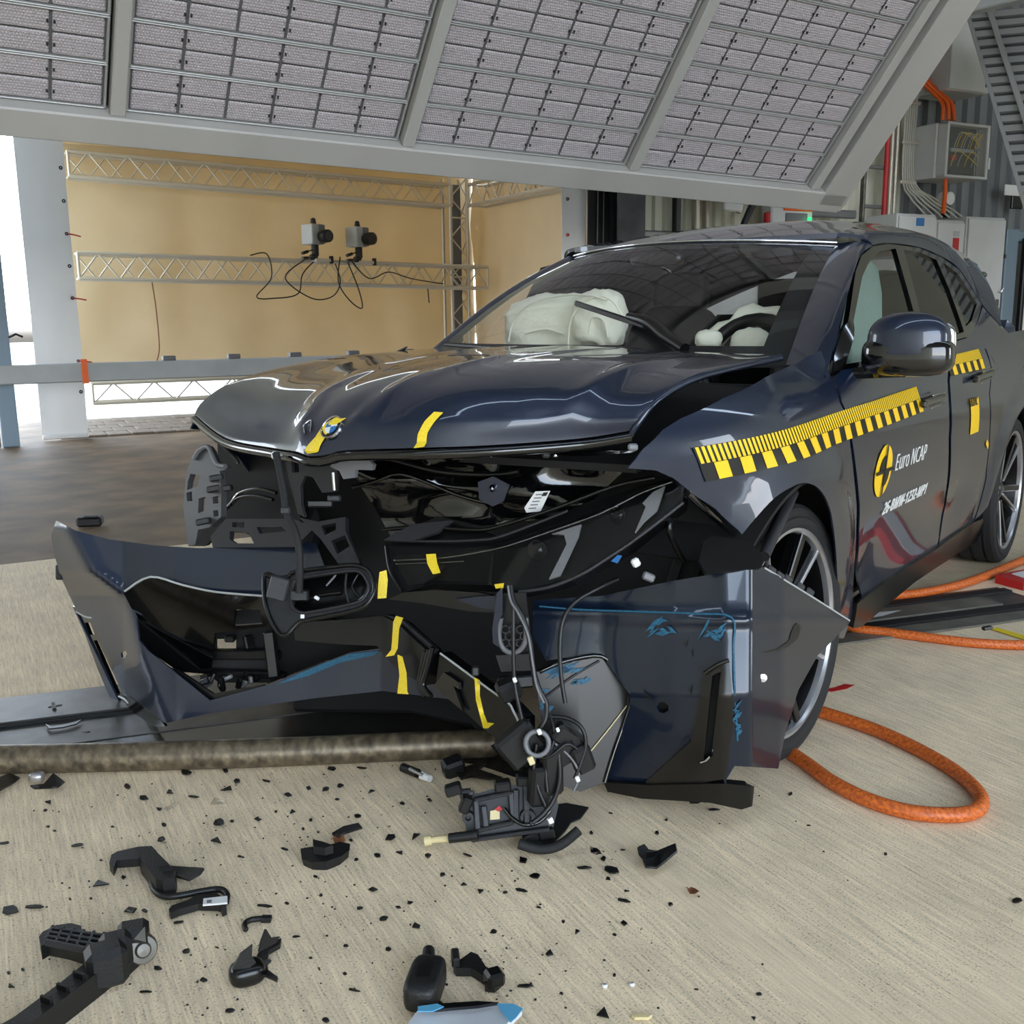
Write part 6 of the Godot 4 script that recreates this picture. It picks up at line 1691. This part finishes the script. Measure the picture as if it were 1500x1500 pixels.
func floor_items() -> void:
	here = Transform3D()
	# steel pipe and orange hoses
	var pts := curve([gp(-420, 1128, 0.04), gp(-60, 1114, 0.04), gp(120, 1110, 0.04), gp(350, 1104, 0.04), gp(560, 1095, 0.04), gp(736, 1088, 0.04)], 8)
	var rr := []
	for i in pts.size(): rr.append(0.041)
	rr[-1] = 0.024; rr[-2] = 0.040
	solo("steel_pipe", Shape.new().tube(pts, rr, 20), M.pipe, "long dark weathered steel pipe lying on the floor under the bumper", "pipe")
	solo("orange_hose", Shape.new().tube(curve(G3([1188, 1038, 1204, 1043, 1245, 1056, 1292, 1073, 1345, 1098, 1395, 1127, 1428, 1155, 1438, 1176, 1424, 1190, 1388, 1194, 1330, 1189, 1270, 1171, 1220, 1146, 1184, 1120, 1156, 1100, 1140, 1080], 0.020), 6), 0.0195, 12), M.orange, "scuffed orange hose laid in a loop beside the front wheel", "hose")
	solo("orange_hose", Shape.new().tube(curve(G3([1215, 905, 1250, 920, 1300, 926, 1360, 934, 1430, 942, 1500, 945, 1580, 944], 0.019), 6), 0.0185, 12), M.orange, "scuffed orange hose running right from under the sill, nearer one of two", "hose")
	solo("orange_hose", Shape.new().tube(curve(G3([1262, 880, 1305, 873, 1350, 868, 1400, 858, 1450, 841, 1500, 820, 1580, 788], 0.022), 6), 0.0200, 12), M.orange, "orange hose beside the track, the farther one behind the sill", "hose")
	solo("orange_hose", Shape.new().tube(curve([gp(1362, 800, 0.10), gp(1366, 812, 0.03), gp(1376, 818, 0.022), gp(1392, 806, 0.06), gp(1404, 786, 0.16)], 5), 0.014, 8), M.orange_clean, "short orange cable bend under the car between the wheels", "hose")
	var tm := solo("measuring_tape", Shape.new().skin(face(gd(0.006)), pk([1452, 921, 1460, 919, 1560, 947, 1550, 952]), 20.0, 0.003, -1.0, [], 0.5), M.tape, "thin yellow tape lying on the floor at the right edge", "tape")
	lump("hook", tm, M.wire, 1446, 920, 3.30, Vector3(0.03, 0.012, 0.02), Vector3(0, 0, 0.2), 0.003)
	solo("red_paint_mark", Shape.new().skin(face(gd(0.0012)), pk([1202, 1010, 1222, 1007, 1236, 1002, 1252, 1003, 1240, 1009, 1218, 1013]), 20.0, 0.001, -1.0, [], 0.5), M.red, "small red paint scuff on the concrete beside the front wheel", "paint mark")
	var bd := solo("red_board", Shape.new().skin(face(gd(0.04)), pk([1458, 842, 1500, 834, 1560, 828, 1560, 852, 1500, 853]), 20.0, 0.04, -1.0, [], 0.5), M.red, "low red and white board lying at the right edge behind the hose", "board")
	sheet("white_face", bd, M.white, gd(0.043), [1482, 840, 1500, 836, 1560, 831, 1560, 840, 1500, 846], 0.003)
	# the larger broken pieces, each with its own shape
	var t := thing("broken_bracket", "black arm-shaped broken bracket with a bent lead and white tag", "bracket", gp(215, 1275))
	sheet("arm", t, M.black, gd(0.035), [160, 1264, 163, 1252, 172, 1247, 203, 1240, 222, 1239, 229, 1246, 228, 1252, 200, 1258, 171, 1260, 166, 1272], 0.02, [], 12.0)
	sheet("body", t, M.black, gd(0.045), [202, 1243, 228, 1246, 258, 1276, 256, 1285, 238, 1289, 228, 1288, 205, 1256], 0.04, [], 12.0)
	sheet("wing", t, M.black, bowed(0.012, Vector2(258, 1280), 40, 0.02), [250, 1268, 298, 1271, 292, 1279, 276, 1288, 258, 1282], 0.006, [], 10.0)
	sheet("recess", t, M.matte_black, gd(0.047), [232, 1269, 246, 1267, 252, 1273, 238, 1276], 0.003, [], 10.0)
	wpart("lead", Shape.new().tube(curve(G3([222, 1288, 226, 1303, 240, 1313, 262, 1312, 300, 1305, 322, 1303, 332, 1310, 331, 1322], 0.014), 5), 0.0075, 8), M.wire, t)
	sheet("clip", t, M.black, gd(0.02), [247, 1332, 252, 1326, 276, 1318, 288, 1310, 318, 1308, 330, 1318, 332, 1330, 325, 1333, 322, 1325, 290, 1324, 262, 1332, 250, 1337], 0.016, [], 10.0)
	sheet("tag", t, M.white, gd(0.026), [298, 1316, 333, 1312, 333, 1322, 297, 1325], 0.004, [], 12.0)
	sheet("tag_print", t, M.wire_grey, gd(0.0268), [303, 1318.5, 310, 1317.5, 310, 1322, 303, 1322.6], 0.0005, [], 12.0)
	t = thing("bumper_bracket", "large black ribbed plastic bracket with a round metal cap, bottom left corner", "bracket", gp(120, 1420))
	sheet("beam", t, M.black, gd(0.05), [-20, 1512, 20, 1490, 90, 1438, 150, 1390, 168, 1378, 186, 1366, 210, 1360, 214, 1370, 176, 1404, 160, 1412, 100, 1458, 40, 1502, 20, 1515], 0.05, [], 14.0)
	sheet("tray", t, M.black, gd(0.055), [57, 1372, 62, 1365, 82, 1355, 104, 1352, 119, 1356, 120, 1364, 166, 1372, 175, 1380, 140, 1399, 100, 1386, 70, 1380, 60, 1386], 0.03, [], 12.0)
	for i in 7:
		var x := 70.0 + i * 15
		wpart("rib", Shape.new().bar(gp(x + 8, 1359 + i * 2.0, 0.06), gp(x - 2, 1378 + i * 3.2, 0.06), 0.006, 0.014, 0.001), M.grey_plastic, t)
	for i in 4:
		wpart("rib", Shape.new().bar(gp(66 + i * 3, 1380 - i * 6, 0.06), gp(150 + i * 5, 1396 - i * 7, 0.06), 0.006, 0.014, 0.001), M.grey_plastic, t)
	for i in 5:
		wpart("rib", Shape.new().bar(gp(60 + i * 24, 1462 - i * 18, 0.055), gp(76 + i * 24, 1468 - i * 18, 0.055), 0.006, 0.014, 0.001), M.trim, t)
	wpart("knuckle", Shape.new().box(gp(156, 1412, 0.045), Vector3(0.075, 0.08, 0.06), 0.012, Basis(Vector3.UP, 0.5)).box(gp(170, 1392, 0.05), Vector3(0.06, 0.07, 0.05), 0.012, Basis(Vector3.UP, 0.4)), M.black, t)
	wpart("cap", Shape.new().lathe([Vector2(0, 0.022), Vector2(0.012, 0.020), Vector2(0.016, 0.014), Vector2(0.026, 0.012), Vector2(0.030, 0.0), Vector2(0.030, -0.03)], Transform3D(cam_b * Basis(Vector3.UP, 0.5) * Basis(Vector3.RIGHT, PI / 2 - 0.2), gp(208, 1390, 0.035)), 22), M.steel, t)
	wpart("housing", Shape.new().box(gp(196, 1380, 0.04), Vector3(0.06, 0.075, 0.06), 0.01, Basis(Vector3.UP, 0.3)), M.black, t)
	sheet("fin", t, M.trim, pl(Vector3(196, 1375, 1.93), Vector3(214, 1358, 1.93), Vector3(210, 1376, 1.90)), [196, 1376, 212, 1357, 214, 1380], 0.005, [], 10.0)
	t = thing("curved_trim", "curved black trim piece with a flat strip, beside a brown leaf", "trim piece", gp(478, 1250))
	sheet("shell", t, M.black, bowed(0.03, Vector2(478, 1240), 40, -0.012), [440, 1243, 458, 1240, 480, 1238, 498, 1233, 513, 1236, 512, 1245, 500, 1254, 478, 1262, 455, 1263, 442, 1258], 0.025, [], 9.0)
	sheet("flange", t, M.black, gd(0.05), [458, 1229, 474, 1233, 488, 1238, 476, 1242, 460, 1240], 0.02, [], 9.0)
	solo("flat_strip", Shape.new().skin(face(bowed(0.01, Vector2(486, 1222), 40, 0.02)), pk([486, 1220, 503, 1210, 525, 1205, 530, 1211, 505, 1219, 492, 1226]), 10.0, 0.006, -1.0, [], 0.5), M.black, "flat black plastic strip lying behind the curved black trim piece", "shard")
	solo("dry_leaf", Shape.new().skin(face(bowed(0.006, Vector2(497, 1228), 10, 0.012)), pk([488, 1228, 494, 1221, 503, 1223, 506, 1231, 498, 1236, 490, 1234]), 4.0, 0.001, -1.0, [], 0.5), M.leaf, "curled brown leaf caught behind the curved black trim piece", "leaf")
	t = thing("dry_leaf", "small brown leaf with an upright stalk on open concrete", "leaf", gp(1014, 1304))
	sheet("blade", t, M.brown, bowed(0.006, Vector2(1015, 1303), 9, 0.008), [1007, 1303, 1012, 1299, 1018, 1301, 1024, 1305, 1018, 1309, 1011, 1309], 0.001, [], 4.0)
	wpart("stalk", Shape.new().tube([gp(1009, 1302, 0.006), gp(1006, 1300, 0.045)], 0.0012, 5), M.brown, t)
	t = thing("shell_fragment", "crumpled black plastic shell with a raised pointed fin", "fragment", gp(372, 1425))
	wpart("shell", Shape.new().blob(gp(362, 1424, 0.02), Vector3(0.035, 0.022, 0.028), Basis(Vector3.UP, 0.4), 0.7, 18), M.trim, t)
	sheet("fin", t, M.black, pl(Vector3(345, 1418, 1.83), Vector3(366, 1384, 1.84), Vector3(374, 1412, 1.85)), [340, 1420, 352, 1398, 370, 1384, 369, 1400, 375, 1410, 366, 1418], 0.004, [], 8.0)
	sheet("wing", t, M.black, bowed(0.012, Vector2(380, 1416), 30, 0.02), [366, 1418, 380, 1406, 396, 1405, 390, 1412, 392, 1420, 406, 1430, 405, 1436, 388, 1428, 376, 1428], 0.005, [], 8.0)
	t = thing("shell_fragment", "black plastic fragment with one upright triangle, behind the crumpled shell", "fragment", gp(393, 1388))
	sheet("base", t, M.black, gd(0.012), [380, 1392, 396, 1381, 412, 1374, 410, 1383, 394, 1392, 392, 1400, 376, 1400], 0.01, [], 8.0)
	sheet("fin", t, M.black, pl(Vector3(380, 1394, 1.88), Vector3(390, 1361, 1.90), Vector3(408, 1376, 1.93)), [380, 1394, 383, 1380, 390, 1361, 398, 1374, 410, 1372, 404, 1382], 0.004, [], 8.0)
	t = thing("bottle_shaped_part", "black bottle-shaped plastic part with a stub neck", "plastic part", gp(622, 1445))
	wpart("body", Shape.new().blob(gp(623, 1440, 0.03), Vector3(0.034, 0.03, 0.06), Basis(Vector3.UP, -0.15), 0.5, 28), M.black, t)
	wpart("neck", Shape.new().tube([gp(627, 1416, 0.035), gp(628, 1392, 0.035)], [0.014, 0.012], 12), M.black, t)
	wpart("collar", Shape.new().box(gp(627, 1417, 0.035), Vector3(0.05, 0.04, 0.02), 0.006, Basis(Vector3.UP, -0.15)), M.trim, t)
	sheet("foot", t, M.black, gd(0.015), [594, 1450, 606, 1446, 640, 1462, 650, 1470, 620, 1474, 604, 1464, 600, 1458], 0.014, [], 8.0)
	t = thing("lever_bracket", "black broken lever with a hinge end, right of the bottle-shaped part", "bracket", gp(700, 1420))
	sheet("plate", t, M.black, gd(0.02), [664, 1412, 676, 1404, 690, 1394, 700, 1398, 712, 1416, 726, 1424, 734, 1424, 734, 1434, 724, 1442, 710, 1440, 712, 1432, 690, 1418, 668, 1418], 0.018, [], 9.0)
	wpart("peg", Shape.new().bar(gp(668, 1412, 0.03), gp(666, 1394, 0.03), 0.016, 0.02, 0.003), M.black, t)
	wpart("hinge", Shape.new().box(gp(724, 1432, 0.022), Vector3(0.035, 0.03, 0.035), 0.006, Basis(Vector3.UP, 0.4)), M.trim, t)
	t = thing("chrome_trim", "shiny trim piece with blue tape, cut off by the bottom edge", "trim piece", gp(690, 1490))
	sheet("blade", t, M.bright_trim, bowed(0.02, Vector2(690, 1480), 80, 0.01), [612, 1480, 640, 1472, 700, 1468, 750, 1470, 764, 1478, 750, 1492, 730, 1512, 600, 1515, 598, 1498], 0.012, [], 10.0)
	sheet("dark_band", t, M.trim, gd(0.036), [612, 1478, 640, 1470, 700, 1466, 730, 1468, 700, 1473, 640, 1478], 0.006, [], 10.0)
	sheet("blue_tape", t, M.pale_blue, gd(0.040), [612, 1474, 640, 1470, 650, 1474, 634, 1481, 612, 1481], 0.002, [], 10.0)
	sheet("blue_tape", t, M.pale_blue, gd(0.041), [728, 1470, 752, 1470, 766, 1477, 756, 1490, 748, 1497, 735, 1482], 0.002, [], 10.0)
	t = thing("sensor_stub", "small black plug with a silver bar and white end, before the pipe", "plug", gp(612, 1132))
	wpart("body", Shape.new().tube([gp(590, 1124, 0.015), gp(612, 1133, 0.015)], 0.013, 10), M.black, t)
	wpart("bar", Shape.new().tube([gp(600, 1126, 0.026), gp(620, 1136, 0.02)], 0.005, 8), M.silver, t)
	wpart("end", Shape.new().tube([gp(618, 1136, 0.014), gp(630, 1141, 0.014)], [0.012, 0.010], 10), M.white, t)
	t = thing("forked_fragment", "forked black plastic fragment lying alone right of the shutter module", "fragment", gp(962, 1255))
	sheet("blade", t, M.black, bowed(0.012, Vector2(960, 1256), 30, 0.025), [935, 1240, 944, 1236, 950, 1244, 962, 1246, 972, 1242, 989, 1235, 991, 1246, 972, 1262, 962, 1270, 946, 1269, 942, 1256, 937, 1250], 0.005, [], 7.0)
	sheet("wall", t, M.trim, pl(Vector3(945, 1262, 2.36), Vector3(962, 1246, 2.40), Vector3(948, 1246, 2.37)), [944, 1264, 947, 1248, 962, 1247, 963, 1262], 0.004, [], 8.0)
	t = thing("debris_cluster", "heap of broken black housing pieces behind the shutter module", "fragment", gp(672, 1125))
	wpart("block", Shape.new().box(gp(664, 1123, 0.025), Vector3(0.06, 0.05, 0.05), 0.008, Basis.from_euler(Vector3(0.2, 0.4, 0.2))), M.black, t)
	sheet("blade", t, M.trim, bowed(0.01, Vector2(690, 1130), 40, 0.02), [668, 1128, 690, 1120, 712, 1118, 700, 1126, 736, 1138, 716, 1140, 690, 1136, 676, 1140], 0.006, [], 9.0)
	t = thing("vent_box", "small black slotted box lying far left on the brown floor", "box", gp(132, 766))
	wpart("body", Shape.new().box(gp(132, 763, 0.03), Vector3(0.15, 0.06, 0.10), 0.012, Basis(Vector3.UP, 0.2)), M.black, t)
	for k in 3:
		wpart("slot", Shape.new().box(gp(126 + k * 7, 757, 0.063), Vector3(0.025, 0.006, 0.05), 0.001, Basis(Vector3.UP, 0.2)), M.matte_black, t)
	solo("torn_mat", Shape.new().skin(face(bowed(0.004, Vector2(820, 1200), 60, 0.02)), pk([782, 1196, 800, 1180, 830, 1176, 862, 1182, 850, 1198, 836, 1204, 828, 1216, 806, 1240, 784, 1244, 770, 1236]), 9.0, 0.004, -1.0, [], 0.5), M.matte_black, "torn black liner scrap lying under the wires beside the shutter module", "scrap")
	t = thing("clip_fragment", "small curved black clip fragment left of the upright triangle fragment", "fragment", gp(375, 1352))
	wpart("hook", Shape.new().tube(curve(G3([360, 1362, 358, 1354, 366, 1348, 378, 1346, 386, 1346], 0.01), 4), 0.006, 6), M.black, t)
	wpart("tab", Shape.new().box(gp(390, 1346, 0.008), Vector3(0.022, 0.012, 0.016), 0.002), M.black, t)
	solo("lens_shard", Shape.new().skin(face(bowed(0.004, Vector2(318, 1174), 14, 0.012)), pk([308, 1178, 314, 1168, 326, 1172, 330, 1177]), 6.0, 0.002, -1.0, [], 0.5), M.glass, "clear lens shard on the concrete before the pipe", "shard")
	solo("lens_shard", Shape.new().skin(face(bowed(0.004, Vector2(250, 1182), 14, 0.010)), pk([240, 1184, 258, 1174, 262, 1176, 246, 1187]), 6.0, 0.002, -1.0, [], 0.5), M.glass, "long clear lens shard left of the other clear shard", "shard")
	solo("cream_sliver", Shape.new().skin(face(gd(0.008)), pk([926, 1487, 934, 1484, 955, 1486, 950, 1490, 930, 1490]), 8.0, 0.006, -1.0, [], 0.5), M.cream, "cream coloured sliver near the bottom edge", "shard")
	for q in [[886, 1444, "white crumb, left of two near the bottom edge"], [926, 1442, "white crumb, right of two near the bottom edge"]]:
		solo("white_crumb", Shape.new().blob(gp(q[0], q[1], 0.004), Vector3(0.006, 0.004, 0.005), Basis(), 0.7, 8), M.white, q[2], "crumb")
	t = thing("lamp_debris", "heap of black and silver lamp pieces at the left edge before the pipe", "fragment", gp(50, 1142))
	sheet("blade", t, M.trim, bowed(0.01, Vector2(20, 1143), 30, 0.02), [-10, 1142, 14, 1132, 28, 1138, 16, 1148, 0, 1157, -12, 1152], 0.005, [], 8.0)
	wpart("reflector", Shape.new().blob(gp(54, 1138, 0.018), Vector3(0.022, 0.016, 0.018), Basis(), 0.8, 14), M.silver, t)
	sheet("blade", t, M.black, bowed(0.012, Vector2(82, 1144), 20, 0.02), [64, 1148, 78, 1132, 94, 1144, 84, 1152, 70, 1153, 50, 1154, 44, 1150], 0.005, [], 8.0)
	solo("trim_strip", Shape.new().skin(face(gd(0.014)), pk([66, 1060, 76, 1064, 96, 1061, 119, 1054, 112, 1060, 92, 1065, 72, 1067]), 8.0, 0.004, -1.0, [], 0.5), M.trim, "long thin black strip lying on the steel plate at the left", "shard")
	solo("cross_fragment", Shape.new().bar(gp(70, 1038, 0.012), gp(92, 1034, 0.012), 0.012, 0.012, 0.003).bar(gp(78, 1032, 0.012), gp(80, 1042, 0.012), 0.012, 0.02, 0.003), M.black, "small cross-shaped black fragment on the concrete behind the steel plate", "fragment")

	# small shards: x, y, length in pixels, kind (0 chip, 1 sliver, 2 triangle, 3 square, 4 curl)
	var at := []
	at += [[186, 1151, 14, 0], [210, 1168, 17, 0], [248, 1159, 13, 3], [283, 1166, 17, 1], [333, 1155, 20, 2], [347, 1143, 13, 0], [422, 1163, 12, 0], [233, 1184, 10, 3], [240, 1207, 9, 0], [321, 1204, 20, 4], [340, 1202, 7, 0], [378, 1199, 12, 3], [428, 1188, 11, 2]]
	at += [[236, 1228, 14, 0], [316, 1230, 21, 2], [113, 1237, 22, 1], [6, 1234, 18, 1], [353, 1254, 13, 1], [417, 1243, 13, 1], [147, 1294, 30, 2], [181, 1284, 11, 3], [191, 1332, 21, 3], [212, 1333, 9, 0], [388, 1326, 22, 1], [261, 1350, 16, 1], [273, 1392, 13, 0], [298, 1434, 11, 0]]
	at += [[433, 1371, 12, 1], [337, 1479, 14, 0], [477, 1493, 14, 0], [15, 1443, 13, 2], [213, 1452, 19, 1], [230, 1417, 14, 4], [33, 1419, 6, 0], [12, 1424, 6, 0], [70, 1210, 5, 0], [72, 1174, 13, 2], [133, 1315, 6, 3], [102, 1316, 5, 0], [462, 1283, 7, 0], [452, 1153, 10, 3], [477, 1155, 12, 4], [272, 1131, 18, 4]]
	at += [[498, 1150, 11, 0], [544, 1159, 13, 2], [530, 1124, 15, 1], [486, 1125, 15, 0], [629, 1171, 9, 3], [590, 1176, 9, 0], [524, 1194, 11, 0], [572, 1226, 19, 0], [610, 1224, 20, 2], [553, 1252, 12, 0], [586, 1248, 12, 2], [522, 1258, 8, 0], [626, 1252, 12, 4], [685, 1252, 16, 1], [766, 1259, 17, 3], [648, 1280, 9, 0]]
	at += [[678, 1294, 12, 2], [703, 1304, 13, 2], [764, 1303, 23, 1], [784, 1282, 16, 0], [547, 1302, 15, 3], [527, 1329, 9, 0], [562, 1344, 14, 0], [584, 1328, 9, 3], [600, 1321, 10, 3], [609, 1355, 15, 3], [723, 1363, 11, 0], [506, 1384, 8, 0], [569, 1389, 12, 0], [518, 1449, 19, 1], [855, 1270, 25, 1], [896, 1273, 23, 0]]
	at += [[884, 1257, 13, 3], [872, 1246, 20, 4], [891, 1286, 9, 3], [914, 1318, 23, 1], [789, 1328, 9, 1], [844, 1364, 13, 2], [825, 1349, 7, 0], [914, 1351, 13, 3], [982, 1323, 9, 0], [804, 1395, 18, 3], [769, 1443, 31, 1], [822, 1454, 6, 3], [900, 1427, 7, 0], [884, 1482, 31, 2], [866, 1219, 8, 0], [894, 1190, 7, 1]]
	at += [[912, 1244, 7, 1], [962, 1219, 9, 4], [976, 1200, 6, 0], [918, 1304, 8, 2], [900, 1368, 6, 0], [740, 1306, 7, 0], [1158, 1162, 9, 3], [1490, 1318, 15, 0], [1297, 1250, 6, 0], [1184, 1208, 6, 1], [1112, 1455, 8, 0], [1020, 1448, 6, 1], [1104, 1490, 9, 2], [1020, 1170, 26, 0], [1045, 1185, 18, 1], [15, 1332, 28, 0], [50, 1327, 30, 1]]
	at += [[125, 1072, 13, 1], [66, 1186, 6, 0], [165, 1210, 5, 0], [80, 1216, 4, 0], [148, 1259, 4, 0], [404, 1188, 5, 0], [455, 1200, 7, 0], [444, 1213, 6, 0], [494, 1170, 6, 0], [514, 1230, 6, 0], [470, 1310, 6, 0], [420, 1322, 6, 0], [505, 1425, 7, 0], [455, 1402, 5, 0], [286, 1374, 5, 0], [318, 1387, 6, 1], [467, 1418, 5, 0], [390, 1143, 14, 1], [330, 1128, 12, 0]]
	var marks := [[Vector2(215, 1265), "the arm-shaped bracket"], [Vector2(130, 1400), "the large ribbed bracket"], [Vector2(478, 1248), "the curved trim piece"], [Vector2(375, 1420), "the crumpled shell"], [Vector2(622, 1440), "the bottle-shaped part"], [Vector2(700, 1420), "the lever bracket"], [Vector2(740, 1195), "the shutter module"], [Vector2(962, 1255), "the forked fragment"], [Vector2(360, 1105), "the steel pipe"], [Vector2(1014, 1304), "the stalked leaf"], [Vector2(690, 1490), "the shiny trim piece"], [Vector2(1050, 1170), "the black bumper lip"], [Vector2(1330, 1190), "the hose loop"], [Vector2(40, 1142), "the lamp pieces"]]
	var r2 := RandomNumberGenerator.new()
	r2.seed = 21
	var kinds := ["chip", "sliver", "triangle", "square piece", "curled piece"]
	var taken := {}
	var order := ["", "second ", "third ", "fourth ", "fifth "]
	for q in at:
		var p := Vector2(q[0], q[1])
		var n := 5 + r2.randi() % 3
		var poly := []
		var L: float = q[2] * 0.5
		var k: int = q[3]
		var turn := r2.randf_range(-0.5, 0.5) + (0.0 if k == 1 else r2.randf() * 3.0)
		if k == 2: n = 3
		if k == 3: n = 4
		for i in n:
			var a := TAU * (i + r2.randf_range(-0.25, 0.25)) / n
			var v := Vector2(cos(a), sin(a) * (0.28 if k == 1 else 0.75)) * L * r2.randf_range(0.75, 1.1)
			v = v.rotated(turn)
			poly.append_array([p.x + v.x, p.y + v.y * 0.62])
		var lift := r2.randf_range(0.002, 0.012) * clampf(L / 8.0, 0.4, 1.5) * (2.2 if k == 4 else 1.0)
		var best := 0
		for i in marks.size():
			if p.distance_to(marks[i][0]) < p.distance_to(marks[best][0]): best = i
		var dlt: Vector2 = p - marks[best][0]
		var where: String = ("right of " if dlt.x > 0 else "left of ") if absf(dlt.x) > absf(dlt.y) else ("in front of " if dlt.y > 0 else "behind ")
		var how: String = "large " if q[2] >= 18 else "small " if q[2] >= 10 else "tiny "
		var label: String = how + "black plastic " + kinds[k] + " lying on the concrete " + where + marks[best][1]
		var c: int = taken.get(label, 0)
		taken[label] = c + 1
		var sh := solo("plastic_shard", Shape.new().skin(face(bowed(0.003 + lift * 0.3, p + Vector2(-L * 0.6, 0), L * 2.0, lift)), pk(poly), 7.0, 0.003, -1.0, [], 0.5), M.black if r2.randf() < 0.7 else M.trim, label, "shard", "black plastic shards on the concrete")
	# fine crumbs that nobody could count
	var crumb := Shape.new().box(Vector3.ZERO, Vector3(0.005, 0.0025, 0.004), 0.0008).mesh()
	var mm := MultiMesh.new()
	mm.transform_format = MultiMesh.TRANSFORM_3D
	mm.mesh = crumb
	mm.instance_count = 300
	for i in 300:
		var x := r2.randfn(470.0, 260.0)
		var y := r2.randf_range(1120, 1490)
		var s := r2.randf_range(0.3, 1.1)
		mm.set_instance_transform(i, Transform3D(Basis(Vector3.UP, r2.randf() * 6.0).scaled(Vector3(s, s, s)), gp(x, y, 0.0015 * s)))
	var mi := MultiMeshInstance3D.new()
	mi.name = "crumbs"
	mi.multimesh = mm
	mi.material_override = M.black
	add_child(mi)
	tag(mi, "fine black plastic crumbs scattered over the concrete before the car", "crumbs")
	mi.set_meta("kind", "stuff")


func _ready() -> void:
	rng.seed = 7
	setup()
	make_materials()
	build_setting()
	lamp_wall()
	tent()
	electrics()
	var car := build_car()
	build_front(car)
	bumper()
	loose_assemblies()
	floor_items()
